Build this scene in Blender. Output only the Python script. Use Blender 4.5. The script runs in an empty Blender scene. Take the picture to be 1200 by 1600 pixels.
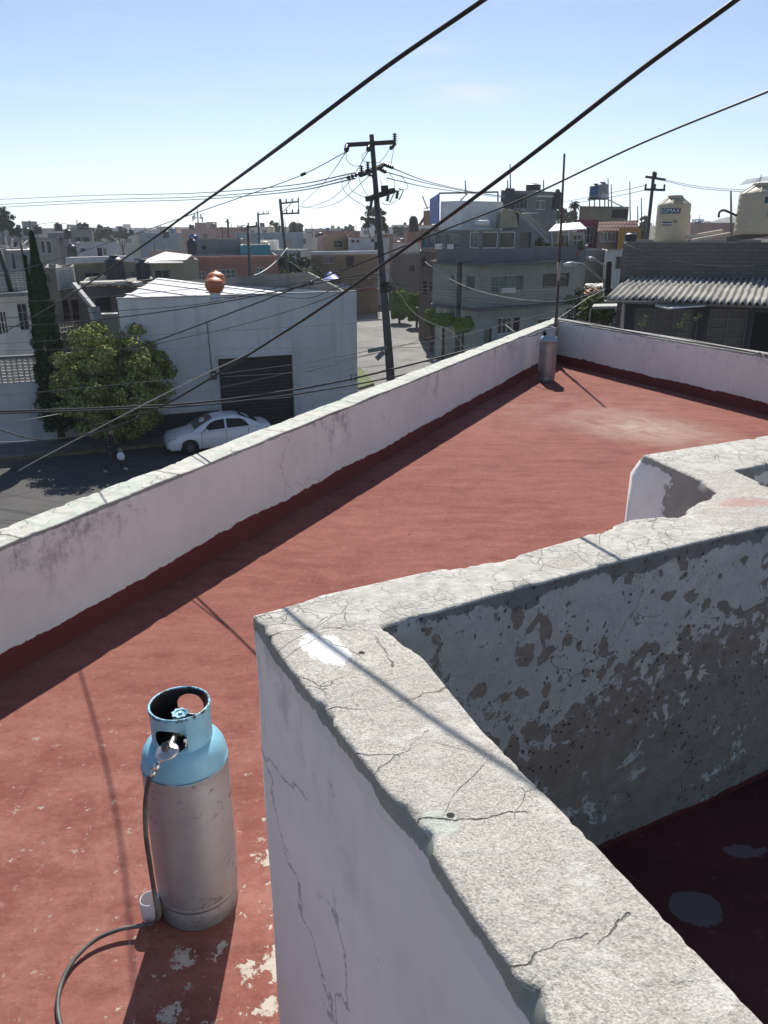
import bpy, bmesh, math, random
import numpy as np
from mathutils import Vector, Matrix, noise as mnoise
R = math.radians
random.seed(7); rng = np.random.default_rng(11)
sc = bpy.context.scene
col = sc.collection
# ---------------------------------------------------------------- camera, sky, sun, exposure
FPX, PITCH, CAMH = 1202.0, 20.1, 2.6
cd = bpy.data.cameras.new('camera'); cam = bpy.data.objects.new('camera', cd); col.objects.link(cam)
cam.location = (0, 0, CAMH); cam.rotation_euler = (R(90-PITCH), 0, 0)
cd.sensor_fit = 'VERTICAL'; cd.sensor_height = 24; cd.sensor_width = 18; cd.lens = 24*FPX/1600
cd.clip_start = .05; cd.clip_end = 60000
sc.camera = cam
SUN_EL, SUN_AZ = 44.5, -1.0          # azimuth measured from +Y towards +X
w = bpy.data.worlds.new('World'); sc.world = w; w.use_nodes = True
wn = w.node_tree.nodes; wl = w.node_tree.links; wn.clear()
sky = wn.new('ShaderNodeTexSky'); sky.sky_type = 'NISHITA'; sky.sun_disc = False
sky.sun_elevation = R(SUN_EL); sky.sun_rotation = R(SUN_AZ); sky.altitude = 2200
sky.air_density = 1.0; sky.dust_density = 0.6; sky.ozone_density = 3.5
# thin cirrus and low cloud banks: noise over the sky's own direction
tc = wn.new('ShaderNodeTexCoord'); sep = wn.new('ShaderNodeSeparateXYZ'); wl.new(tc.outputs['Generated'], sep.inputs[0])
mp = wn.new('ShaderNodeMapping'); mp.inputs['Scale'].default_value = (2.0, 2.0, 18); wl.new(tc.outputs['Generated'], mp.inputs[0])
nz = wn.new('ShaderNodeTexNoise'); nz.inputs['Scale'].default_value = 1.9; nz.inputs['Detail'].default_value = 7; nz.inputs['Roughness'].default_value = .55
wl.new(mp.outputs[0], nz.inputs['Vector'])
mr = wn.new('ShaderNodeMapRange'); mr.inputs[1].default_value = .56; mr.inputs[2].default_value = .80; wl.new(nz.outputs[0], mr.inputs[0])
mz = wn.new('ShaderNodeMapRange'); mz.inputs[1].default_value = .42; mz.inputs[2].default_value = .06; mz.inputs[4].default_value = .45; wl.new(sep.outputs[2], mz.inputs[0])
mm = wn.new('ShaderNodeMath'); mm.operation = 'MULTIPLY'; wl.new(mr.outputs[0], mm.inputs[0]); wl.new(mz.outputs[0], mm.inputs[1])
def cirrus(dx, dz, wx, wz, amt):       # a wisp centred on one compass bearing and height
    d = wn.new('ShaderNodeVectorMath'); d.operation = 'SUBTRACT'; wl.new(tc.outputs['Generated'], d.inputs[0]); d.inputs[1].default_value = (dx, 1, dz)
    m_ = wn.new('ShaderNodeVectorMath'); m_.operation = 'MULTIPLY'; wl.new(d.outputs[0], m_.inputs[0]); m_.inputs[1].default_value = (1/wx, .2, 1/wz)
    l_ = wn.new('ShaderNodeVectorMath'); l_.operation = 'LENGTH'; wl.new(m_.outputs[0], l_.inputs[0])
    r_ = wn.new('ShaderNodeMapRange'); r_.interpolation_type = 'SMOOTHSTEP'; r_.inputs[1].default_value = 1.; r_.inputs[2].default_value = .0; r_.inputs[4].default_value = amt; wl.new(l_.outputs['Value'], r_.inputs[0])
    n_ = wn.new('ShaderNodeMapRange'); n_.inputs[1].default_value = .35; n_.inputs[2].default_value = .6; wl.new(nz.outputs[0], n_.inputs[0])
    p_ = wn.new('ShaderNodeMath'); p_.operation = 'MULTIPLY'; wl.new(r_.outputs[0], p_.inputs[0]); wl.new(n_.outputs[0], p_.inputs[1]); return p_
for a_ in ((.085, .145, .10, .018, .75), (.055, .19, .07, .012, .35), (.14, .055, .20, .030, .55), (-.35, .05, .25, .03, .35), (.42, .13, .10, .02, .25)):
    c_ = cirrus(*a_); ad = wn.new('ShaderNodeMath'); ad.operation = 'MAXIMUM'; wl.new(mm.outputs[0], ad.inputs[0]); wl.new(c_.outputs[0], ad.inputs[1]); mm = ad
mx = wn.new('ShaderNodeMix'); mx.data_type = 'RGBA'; wl.new(mm.outputs[0], mx.inputs[0]); wl.new(sky.outputs[0], mx.inputs[6]); mx.inputs[7].default_value = (6.8, 7.0, 7.3, 1)
bg = wn.new('ShaderNodeBackground'); bg.inputs[1].default_value = .078; wl.new(mx.outputs[2], bg.inputs[0])
wo = wn.new('ShaderNodeOutputWorld'); wl.new(bg.outputs[0], wo.inputs[0])
sd = bpy.data.lights.new('sun', 'SUN'); sd.energy = 5.0; sd.angle = R(.5); sd.color = (1, .95, .88)
so = bpy.data.objects.new('sun', sd); col.objects.link(so)
sdir = Vector((math.sin(R(SUN_AZ))*math.cos(R(SUN_EL)), math.cos(R(SUN_AZ))*math.cos(R(SUN_EL)), math.sin(R(SUN_EL))))
so.rotation_euler = sdir.to_track_quat('Z', 'Y').to_euler(); so.location = (0, 0, 30)
sc.view_settings.view_transform = 'Standard'; sc.view_settings.look = 'None'
sc.view_settings.exposure = 0.48; sc.view_settings.gamma = 1; sc.view_settings.use_curve_mapping = False
sc.cycles.max_bounces = 6; sc.cycles.diffuse_bounces = 3; sc.cycles.glossy_bounces = 2; sc.cycles.transmission_bounces = 4
sc.cycles.volume_bounces = 1; sc.cycles.transparent_max_bounces = 6
GZ = -5.6                              # street level; the roof terrace floor is z = 0

# ---------------------------------------------------------------- helpers
_c, _s = math.cos(R(PITCH)), math.sin(R(PITCH))
def ray(px, py):
    x = (px-600)/FPX; y = (800-py)/FPX
    return Vector((x, _c+y*_s, -_s+y*_c))
def at(px, py, Y):
    d = ray(px, py); t = Y/d.y; return Vector((d.x*t, Y, CAMH+d.z*t))
def gr(px, py, z=0.0):
    d = ray(px, py); t = (z-CAMH)/d.z; return Vector((d.x*t, d.y*t, z))
def onplane(px, py, p0, p1):
    """where the sight line meets the vertical plane through p0, p1: distance along it, height"""
    d = ray(px, py); u = Vector((p1[0]-p0[0], p1[1]-p0[1])); L = u.length; u /= L; n = Vector((-u.y, u.x))
    t = (n.x*p0[0]+n.y*p0[1])/(n.x*d.x+n.y*d.y); p = Vector((d.x*t, d.y*t))
    return (p.x-p0[0])*u.x+(p.y-p0[1])*u.y, CAMH+d.z*t

class MB:
    def __init__(s): s.v = []; s.f = []; s.m = []; s.sm = []
    def add(s, vs, fs, m=0, smooth=False):
        b = len(s.v); s.v += [tuple(v) for v in vs]; s.f += [tuple(i+b for i in f) for f in fs]; s.m += [m]*len(fs); s.sm += [smooth]*len(fs); return s
    def box(s, c, d, rz=0, m=0, tilt=None):
        hx, hy, hz = d[0]/2, d[1]/2, d[2]/2
        M = Matrix.Rotation(rz, 3, 'Z')
        if tilt: M = M @ Matrix.Rotation(tilt[1], 3, tilt[0])
        vs = [M @ Vector((x, y, z))+Vector(c) for x in (-hx, hx) for y in (-hy, hy) for z in (-hz, hz)]
        return s.add(vs, [(0,1,3,2),(4,6,7,5),(0,4,5,1),(2,3,7,6),(0,2,6,4),(1,5,7,3)], m)
    def bar(s, a, b, w_, h_, m=0):
        a, b = Vector(a), Vector(b); d = (b-a); L = d.length
        if L < 1e-6: return s
        q = d.to_track_quat('X', 'Z').to_matrix(); c = (a+b)/2
        vs = [q @ Vector((x, y, z))+c for x in (-L/2, L/2) for y in (-w_/2, w_/2) for z in (-h_/2, h_/2)]
        return s.add(vs, [(0,1,3,2),(4,6,7,5),(0,4,5,1),(2,3,7,6),(0,2,6,4),(1,5,7,3)], m)
    def cone(s, a, b, r0, r1, n=12, m=0, caps=True):
        a, b = Vector(a), Vector(b); q = (b-a).to_track_quat('Z', 'Y').to_matrix()
        vs = []
        for p, r in ((a, r0), (b, r1)):
            for k in range(n):
                t = 2*math.pi*k/n; vs.append(q @ Vector((r*math.cos(t), r*math.sin(t), 0))+p)
        s.add(vs, [(k, (k+1) % n, n+(k+1) % n, n+k) for k in range(n)], m, True)
        if caps: s.add(vs[:n], [tuple(reversed(range(n)))], m); s.add(vs[n:], [tuple(range(n))], m)
        return s
    def lathe(s, prof, c=(0,0,0), n=24, m=0, axis=None):
        c = Vector(c); q = Matrix.Identity(3) if axis is None else Vector(axis).to_track_quat('Z', 'Y').to_matrix()
        vs = [q @ Vector((r*math.cos(2*math.pi*k/n), r*math.sin(2*math.pi*k/n), z))+c for r, z in prof for k in range(n)]
        fs = [(i*n+k, i*n+(k+1) % n, (i+1)*n+(k+1) % n, (i+1)*n+k) for i in range(len(prof)-1) for k in range(n)]
        return s.add(vs, fs, m, True)
    def tube(s, pts, r, n=6, m=0):
        pts = [Vector(p) for p in pts]; N = len(pts); vs = []
        rr = r if isinstance(r, (list, tuple)) else [r]*N
        up = Vector((0, 0, 1)); t0 = (pts[1]-pts[0]).normalized()
        if abs(t0.z) > .95: up = Vector((1, 0, 0))
        for i, p in enumerate(pts):
            t = (pts[min(i+1, N-1)]-pts[max(i-1, 0)]).normalized()
            a = t.cross(up)
            if a.length < 1e-4: a = t.cross(Vector((1, 0, 0)))
            a.normalize(); b = t.cross(a); up = -b if b.dot(up) < 0 else b
            for k in range(n):
                th = 2*math.pi*k/n; vs.append(p+a*(rr[i]*math.cos(th))+up*(rr[i]*math.sin(th)))
        s.add(vs, [(i*n+k, i*n+(k+1) % n, (i+1)*n+(k+1) % n, (i+1)*n+k) for i in range(N-1) for k in range(n)], m, True)
        s.add(vs[:n], [tuple(range(n))], m); s.add(vs[-n:], [tuple(range(n))], m); return s
    def prism(s, poly, z0, z1, m=0):
        n = len(poly); vs = [(p[0], p[1], z0) for p in poly]+[(p[0], p[1], z1) for p in poly]
        s.add(vs, [(k, (k+1) % n, n+(k+1) % n, n+k) for k in range(n)]+[tuple(range(n, 2*n)), tuple(reversed(range(n)))], m); return s
    def build(s, name, mat, parent=None, loc=None):
        me = bpy.data.meshes.new(name); me.from_pydata(s.v, [], s.f)
        for mt in (mat if isinstance(mat, (list, tuple)) else [mat]): me.materials.append(mt)
        me.polygons.foreach_set('material_index', s.m); me.polygons.foreach_set('use_smooth', s.sm)
        bm = bmesh.new(); bm.from_mesh(me); bmesh.ops.remove_doubles(bm, verts=bm.verts, dist=1e-5); bmesh.ops.recalc_face_normals(bm, faces=bm.faces)
        bm.to_mesh(me); bm.free(); me.update()
        o = bpy.data.objects.new(name, me); col.objects.link(o)
        if parent is not None: o.parent = parent
        if loc is not None: o.location = loc
        return o
def tag(o, label=None, cat=None, group=None, kind=None):
    if label: o['label'] = label
    if cat: o['category'] = cat
    if group: o['group'] = group
    if kind: o['kind'] = kind
    return o
def thing(name, label, cat, loc=(0,0,0), rz=0, group=None):
    o = bpy.data.objects.new(name, None); o.empty_display_size = .2; col.objects.link(o); o.location = loc; o.rotation_euler = (0, 0, rz)
    return tag(o, label, cat, group, 'thing')
def copy_tree(o, parent=None):
    c = o.copy(); col.objects.link(c); c.parent = parent
    for ch in [x for x in bpy.data.objects if x.parent == o]: copy_tree(ch, c)
    return c
def cr(pts, k=8):
    """Catmull-Rom through 3-D points"""
    P = [Vector(p) for p in pts]; P = [P[0]*2-P[1]]+P+[P[-1]*2-P[-2]]; out = []
    for i in range(1, len(P)-2):
        a, b, c, d = P[i-1:i+3]
        for j in range(k):
            t = j/k; out.append(.5*((2*b)+(c-a)*t+(2*a-5*b+4*c-d)*t*t+(3*b-a-3*c+d)*t**3))
    out.append(P[-2]); return out

# ---------------------------------------------------------------- materials
class NT:
    def __init__(s, name):
        s.mat = bpy.data.materials.new(name); s.mat.use_nodes = True; s.t = s.mat.node_tree; s.n = s.t.nodes; s.l = s.t.links
        s.b = s.n['Principled BSDF']; s.tc = s.n.new('ShaderNodeTexCoord').outputs['Object']
    def put(s, sock, v):
        if hasattr(v, 'is_output') or isinstance(v, bpy.types.NodeSocket): s.l.new(v, sock)
        elif isinstance(v, (tuple, list)) and len(v) == 3 and sock.type == 'RGBA': sock.default_value = (*v, 1)
        else: sock.default_value = v
    def map(s, scale=(1,1,1), rot=(0,0,0), loc=(0,0,0), vec=None):
        n = s.n.new('ShaderNodeMapping'); n.inputs['Scale'].default_value = scale; n.inputs['Rotation'].default_value = rot; n.inputs['Location'].default_value = loc
        s.l.new(vec or s.tc, n.inputs[0]); return n.outputs[0]
    def noise(s, scale, detail=4, rough=.55, dist=0, vec=None, color=False):
        n = s.n.new('ShaderNodeTexNoise'); s.l.new(vec or s.tc, n.inputs['Vector']); n.inputs['Scale'].default_value = scale
        n.inputs['Detail'].default_value = detail; n.inputs['Roughness'].default_value = rough; n.inputs['Distortion'].default_value = dist
        return n.outputs[1 if color else 0]
    def vor(s, scale, feature='DISTANCE_TO_EDGE', vec=None, rand=1, out=0):
        n = s.n.new('ShaderNodeTexVoronoi'); n.feature = feature; s.l.new(vec or s.tc, n.inputs['Vector']); n.inputs['Scale'].default_value = scale; n.inputs['Randomness'].default_value = rand
        return n.outputs[out]
    def warp(s, amt, scale, vec=None, detail=3):
        c = s.noise(scale, detail, vec=vec, color=True)
        a = s.n.new('ShaderNodeVectorMath'); a.operation = 'MULTIPLY_ADD'; s.l.new(c, a.inputs[0]); a.inputs[1].default_value = (amt,)*3
        s.l.new(vec or s.tc, a.inputs[2]); return a.outputs[0]
    def rng(s, v, a, b, c=0., d=1., smooth=False):
        n = s.n.new('ShaderNodeMapRange'); s.put(n.inputs[0], v); n.inputs[1].default_value = a; n.inputs[2].default_value = b; n.inputs[3].default_value = c; n.inputs[4].default_value = d
        if smooth: n.interpolation_type = 'SMOOTHSTEP'
        return n.outputs[0]
    def m(s, op, a, b=0., c=None):
        n = s.n.new('ShaderNodeMath'); n.operation = op; s.put(n.inputs[0], a); s.put(n.inputs[1], b)
        if c is not None: s.put(n.inputs[2], c)
        return n.outputs[0]
    def mul(s, *a):
        r = a[0]
        for x in a[1:]: r = s.m('MULTIPLY', r, x)
        return r
    def mx(s, *a):
        r = a[0]
        for x in a[1:]: r = s.m('MAXIMUM', r, x)
        return r
    def mix(s, f, a, b, blend='MIX'):
        n = s.n.new('ShaderNodeMix'); n.data_type = 'RGBA'; n.blend_type = blend; s.put(n.inputs[0], f); s.put(n.inputs[6], a); s.put(n.inputs[7], b); return n.outputs[2]
    def xyz(s, vec=None):
        n = s.n.new('ShaderNodeSeparateXYZ'); s.l.new(vec or s.tc, n.inputs[0]); return n.outputs
    def near(s, x, y, r0, r1, sy=1., rot=0, z=None):
        """1 inside r0 of the spot (x, y), 0 beyond r1"""
        X, Y, Z = s.xyz(); dx = s.m('SUBTRACT', X, x); dy = s.m('SUBTRACT', Y if z is None else Z, y if z is None else z)
        if rot:
            cx, sx = math.cos(rot), math.sin(rot)
            a = s.m('ADD', s.mul(dx, cx), s.mul(dy, sx)); b = s.m('SUBTRACT', s.mul(dy, cx), s.mul(dx, sx)); dx, dy = a, b
        dy = s.mul(dy, 1/sy)
        return s.rng(s.m('SQRT', s.m('ADD', s.mul(dx, dx), s.mul(dy, dy))), r1, r0)
    def seg(s, vec, a, b, w):
        """1 along the line a-b (plan coordinates), fading over w"""
        X, Y, Z = s.xyz(vec); d = Vector((b[0]-a[0], b[1]-a[1])); L2 = max(1e-6, d.length_squared); px = s.m('SUBTRACT', X, a[0]); py = s.m('SUBTRACT', Y, a[1])
        h = s.m('ADD', s.mul(px, d.x/L2), s.mul(py, d.y/L2)); h = s.m('MINIMUM', s.m('MAXIMUM', h, 0.), 1.); ex = s.m('SUBTRACT', px, s.mul(h, d.x)); ey = s.m('SUBTRACT', py, s.mul(h, d.y))
        return s.rng(s.m('SQRT', s.m('ADD', s.mul(ex, ex), s.mul(ey, ey))), w, w*.35)
    def bump(s, h, strength=.5, dist=.01, prev=None):
        n = s.n.new('ShaderNodeBump'); n.inputs['Strength'].default_value = strength; n.inputs['Distance'].default_value = dist; s.put(n.inputs['Height'], h)
        if prev is not None: s.l.new(prev, n.inputs['Normal'])
        return n.outputs[0]
    def done(s, colr, rough=.8, normal=None, metal=None, spec=None):
        s.put(s.b.inputs['Base Color'], colr); s.put(s.b.inputs['Roughness'], rough)
        if normal is not None: s.l.new(normal, s.b.inputs['Normal'])
        if metal is not None: s.put(s.b.inputs['Metallic'], metal)
        if spec is not None: s.b.inputs['Specular IOR Level'].default_value = spec
        return s.mat
_mc = {}
def flat(name, c, rough=.8, metal=0., var=.18, scale=3., bump=.15, spec=.5):
    """weathered plain surface: base colour broken up by two noises, with fine relief"""
    if name in _mc: return _mc[name]
    t = NT(name); a = t.noise(scale, 6, .6); b = t.noise(scale*9, 3, .6)
    f = t.m('ADD', t.mul(a, .7), t.mul(b, .3))
    cc = t.mix(t.rng(f, .3, .7), tuple(x*(1-var) for x in c), tuple(min(1, x*(1+var)) for x in c))
    _mc[name] = t.done(cc, rough, t.bump(b, bump, .01), metal, spec); return _mc[name]
def plaster(name, c, stain=.5, scale=.5, block=None, streak=True, row=.2):
    """painted or bare render of a house: blotches, rain streaks, optional block courses"""
    if name in _mc: return _mc[name]
    t = NT(name); a = t.noise(scale, 6, .6)
    st = t.noise(1.0, 5, .6, vec=t.map((2.6, 2.6, .25)))
    cc = t.mix(t.rng(a, .3, .72), tuple(x*.8 for x in c), tuple(min(1, x*1.12) for x in c))
    if streak: cc = t.mix(t.rng(st, .5, .75, 0, stain), cc, tuple(x*.45 for x in c))
    h = t.noise(20, 3); nrm = t.bump(h, .2, .02)
    if block:
        n = t.n.new('ShaderNodeTexBrick'); n.inputs['Scale'].default_value = 1.0; n.inputs['Brick Width'].default_value = .4; n.inputs['Row Height'].default_value = row
        n.inputs['Mortar Size'].default_value = .014
        X, Y, Z = t.xyz(); cb = t.n.new('ShaderNodeCombineXYZ'); t.l.new(t.m('ADD', t.mul(X, .92), t.mul(Y, .39)), cb.inputs[0]); t.l.new(Z, cb.inputs[1]); t.l.new(cb.outputs[0], n.inputs['Vector'])
        n.inputs['Color1'].default_value = (*[x*.9 for x in c], 1); n.inputs['Color2'].default_value = (*[x*1.15 for x in c], 1); n.inputs['Mortar'].default_value = (*[x*block for x in c], 1)
        cc = t.mix(.6, cc, n.outputs[0]); nrm = t.bump(t.m('SUBTRACT', 1, n.outputs[1]), .5, .01, nrm)
    _mc[name] = t.done(cc, .9, nrm, spec=.2); return _mc[name]
# ================================================================ THE ROOF TERRACE
EH = 1.62; KK = (CAMH-EH)/1.22; WFZ = .43      # enclosure wall height; well floor level
def mat_floor():
    t = NT('red roof coating')
    wv = t.warp(.5, 1.1, detail=2)
    st = t.noise(1.0, 6, .62, vec=t.map((1.6, 9, 3), (0, 0, R(24)), vec=wv))          # broom strokes
    st2 = t.noise(1.0, 5, .65, vec=t.map((8, 34, 9), (0, 0, R(-12)), vec=t.warp(.25, 3)))
    big = t.noise(.55, 5, .6); fine = t.noise(60, 3, .6)
    c = t.mix(t.rng(t.m('ADD', t.mul(st, .55), t.mul(t.noise(3.3, 7, .7), .45)), .36, .66), (.175, .060, .048), (.280, .113, .090))
    c = t.mix(t.rng(big, .45, .70, 0, .35), c, (.34, .150, .122))
    c = t.mix(t.rng(st2, .52, .72, 0, .32), c, (.13, .036, .028))
    X, Y, Z = t.xyz()
    nearm = t.rng(Y, 4.6, 2.6); worn = t.rng(t.noise(2.3, 7, .68), .46, .66)
    c = t.mix(t.mul(nearm, worn, .5), c, (.40, .205, .165))
    fl = t.noise(15, 6, .72); fm = t.rng(t.noise(1.8, 3), .35, .6)
    spots = t.mul(t.rng(fl, .615, .63), t.rng(Y, 4.2, 2.9), fm)                      # pale flecks where the coat has lifted
    patch = t.noise(9, 6, .68)
    pm = 0
    for (px, py, r) in ((405, 1345, .12), (432, 1282, .06), (412, 1280, .05), (283, 1500, .10), (348, 1478, .05), (262, 1580, .07), (440, 1420, .10), (395, 1520, .09), (425, 1570, .08), (440, 1500, .12)):
        g = gr(px, py); q = t.near(g.x, g.y, 0, r)
        pm = q if isinstance(pm, int) else t.mx(pm, q)
    scat = t.mul(t.near(-.50, 2.2, .1, .75, 1.2), .078); chips = t.rng(t.m('ADD', t.m('ADD', t.mul(patch, .6), t.mul(t.noise(26, 5, .7), .4)), t.m('ADD', t.mul(pm, .15), scat)), .665, .672)
    ch = t.mx(spots, chips)
    c = t.mix(ch, c, t.mix(t.noise(25, 3), (.38, .33, .27), (.52, .47, .40)))
    g = gr(1005, 668)
    dust = t.mul(t.near(g.x, g.y, .1, 1.5, .75, R(-40)), t.rng(t.noise(2.2, 6, .65, 1.), .25, .6)); c = t.mix(t.mul(dust, .85), c, (.43, .36, .28))
    g = gr(880, 640); c = t.mix(t.mul(t.near(g.x, g.y, .1, 2.6, .5, R(10)), t.rng(t.noise(1.6, 5, .6), .4, .65), .45), c, (.42, .28, .235))
    c = t.mix(t.rng(t.noise(19, 6, .75), .52, .66, 0, .35), c, (.37, .175, .145)); c = t.mix(t.rng(t.noise(33, 5, .75), .54, .66, 0, .38), c, (.10, .03, .022)); dirt = t.rng(t.noise(7, 7, .75), .62, .70); c = t.mix(t.mul(dirt, .35), c, (.14, .05, .045))
    for (px, py, r) in ((500, 905, .012), (790, 800, .02), (625, 770, .018), (560, 748, .015), (640, 835, .02)):
        g = gr(px, py); c = t.mix(t.near(g.x, g.y, r*.6, r), c, (.12, .05, .045))
    n = t.bump(st, .08, .01); n = t.bump(st2, .5, .005, n); n = t.bump(fine, .3, .002, n); n = t.bump(ch, .6, -.0015, n)
    return t.done(c, .9, n, spec=.12)
def cracks(t, scale, warp_amt, wd, mask=None, wscale=2.0):
    v = t.vor(scale, vec=t.warp(warp_amt, wscale, detail=6)); f = t.rng(v, 0, wd, 1, 0)
    return t.mul(f, mask) if mask is not None else f
def mat_enclosure_top():
    t = NT('cracked cement wall top'); X, Y, Z = t.xyz()
    fine = t.m('ADD', t.mul(t.noise(230, 2, .6), .55), t.mul(t.noise(95, 5, .8), .45)); mid = t.noise(16, 6, .7); big = t.noise(2.2, 5, .6)
    cem = t.mix(t.rng(fine, .36, .60), (.24, .222, .195), (.565, .54, .485)); cem = t.mix(t.rng(mid, .50, .74, 0, .6), cem, (.62, .59, .54))
    cem = t.mix(t.rng(big, .45, .7, 0, .5), cem, (.34, .31, .275)); cem = t.mix(t.mul(t.rng(t.noise(5.5, 6, .7), .56, .66), .45), cem, (.72, .70, .65))
    pnt = t.mix(t.rng(mid, .35, .7), (.40, .385, .345), (.62, .605, .55)); pnt = t.mix(t.rng(t.noise(28, 5, .7), .58, .7, 0, .45), pnt, (.42, .40, .36))
    # painted skin on the far arm, bare cement on the near arm
    edge = t.m('ADD', t.m('ADD', Y, t.mul(X, .08)), t.mul(t.m('SUBTRACT', t.noise(7, 5, .7), .5), .22))
    pm = t.mul(t.rng(edge, 2.235*KK, 2.25*KK), t.rng(t.m('ADD', X, t.mul(t.m('SUBTRACT', t.noise(3.5, 6, .7), .5), .9)), 1.42*KK, 1.40*KK))
    back = t.rng(t.m('SUBTRACT', Y, t.mul(X, .35)), 3.3*KK, 3.4*KK); pm = t.mx(pm, back)
    a = gr(888, 878, EH); pm = t.mul(pm, t.m('SUBTRACT', 1, t.rng(t.m('ADD', t.near(a.x, a.y, 0, .16, .45, R(28)), t.mul(t.m('SUBTRACT', mid, .5), .8)), .45, .47)))
    a = gr(508, 1012, EH); wp = t.rng(t.m('ADD', t.near(a.x, a.y, 0, .21, .5, R(-52)), t.mul(t.m('SUBTRACT', t.noise(22, 6, .75), .5), .9)), .52, .56)
    c = t.mix(pm, cem, pnt); c = t.mix(wp, c, (.70, .70, .68))
    a = gr(1165, 785, EH); red = t.rng(t.m('ADD', t.near(a.x, a.y, 0, .22, .55, R(20)), t.mul(t.m('SUBTRACT', mid, .5), 2.0)), .45, .7); c = t.mix(t.mul(red, .5), c, (.42, .19, .16))
    a = gr(690, 1285, EH); gp = t.rng(t.m('ADD', t.near(a.x, a.y, 0, .07, .8), t.mul(t.m('SUBTRACT', mid, .5), .8)), .4, .5); c = t.mix(t.mul(gp, .5), c, (.50, .56, .50))
    k1 = cracks(t, 2.9, .13, .004, t.rng(t.noise(2.6, 3), .55, .60)); k1b = cracks(t, 5.3, .22, .006, t.rng(t.noise(1.9, 3), .52, .56))
    k2 = cracks(t, 14, .16, .03, t.mul(pm, t.rng(t.noise(6, 4), .44, .56)), 6.); k3 = cracks(t, 34, .04, .06, t.mul(pm, t.rng(t.noise(5, 3), .5, .58)), 12.)
    gouge = t.mul(t.rng(t.noise(8, 5, .75, vec=t.map((1, 3.5, 1), (0, 0, R(-24)), vec=t.warp(.1, 4))), .66, .70), t.mx(t.mul(pm, 1), .15))
    wv = t.warp(.075, 9, detail=6); ks = 0.
    for ln in ([(506, 1099), (600, 1092), (650, 1080), (705, 1070), (730, 1056)], [(581, 1206), (640, 1168), (698, 1125)], [(545, 1150), (600, 1160), (650, 1166)], [(640, 1258), (700, 1252), (760, 1256), (849, 1249)], [(784, 1486), (850, 1468), (897, 1445), (940, 1425)], [(884, 1594), (930, 1580), (980, 1575), (1070, 1590)], [(960, 1440), (1015, 1400)], [(420, 990), (470, 975), (560, 968)], [(560, 968), (600, 978), (640, 1030)]):
        for a, b in zip(ln, ln[1:]): ks = t.m('MAXIMUM', ks, t.seg(wv, gr(*a, EH), gr(*b, EH), .0024))
    k = t.mx(t.mul(ks, t.rng(t.noise(7, 3), .38, .52, .12, .85)), t.mul(k1, .5), t.mul(k1b, .5), t.mul(k2, .48), t.mul(k3, .25))
    c = t.mix(t.mul(gouge, .8), c, (.25, .235, .21))
    for (px, py, r) in ((704, 1275, .0075), (985, 968, .006), (565, 1020, .008)):
        a = gr(px, py, EH); h = t.near(a.x, a.y, r*.8, r); c = t.mix(h, c, (.03, .03, .03)); k = t.mx(k, h)
    c = t.mix(t.mul(k, .88), c, (.06, .055, .05))
    n = t.bump(fine, .7, .004); n = t.bump(mid, .7, .012, n); n = t.bump(t.mx(k, gouge), 1., -.006, n); n = t.bump(pm, .5, .002, n)
    return t.done(c, .92, n, spec=.15)
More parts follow.
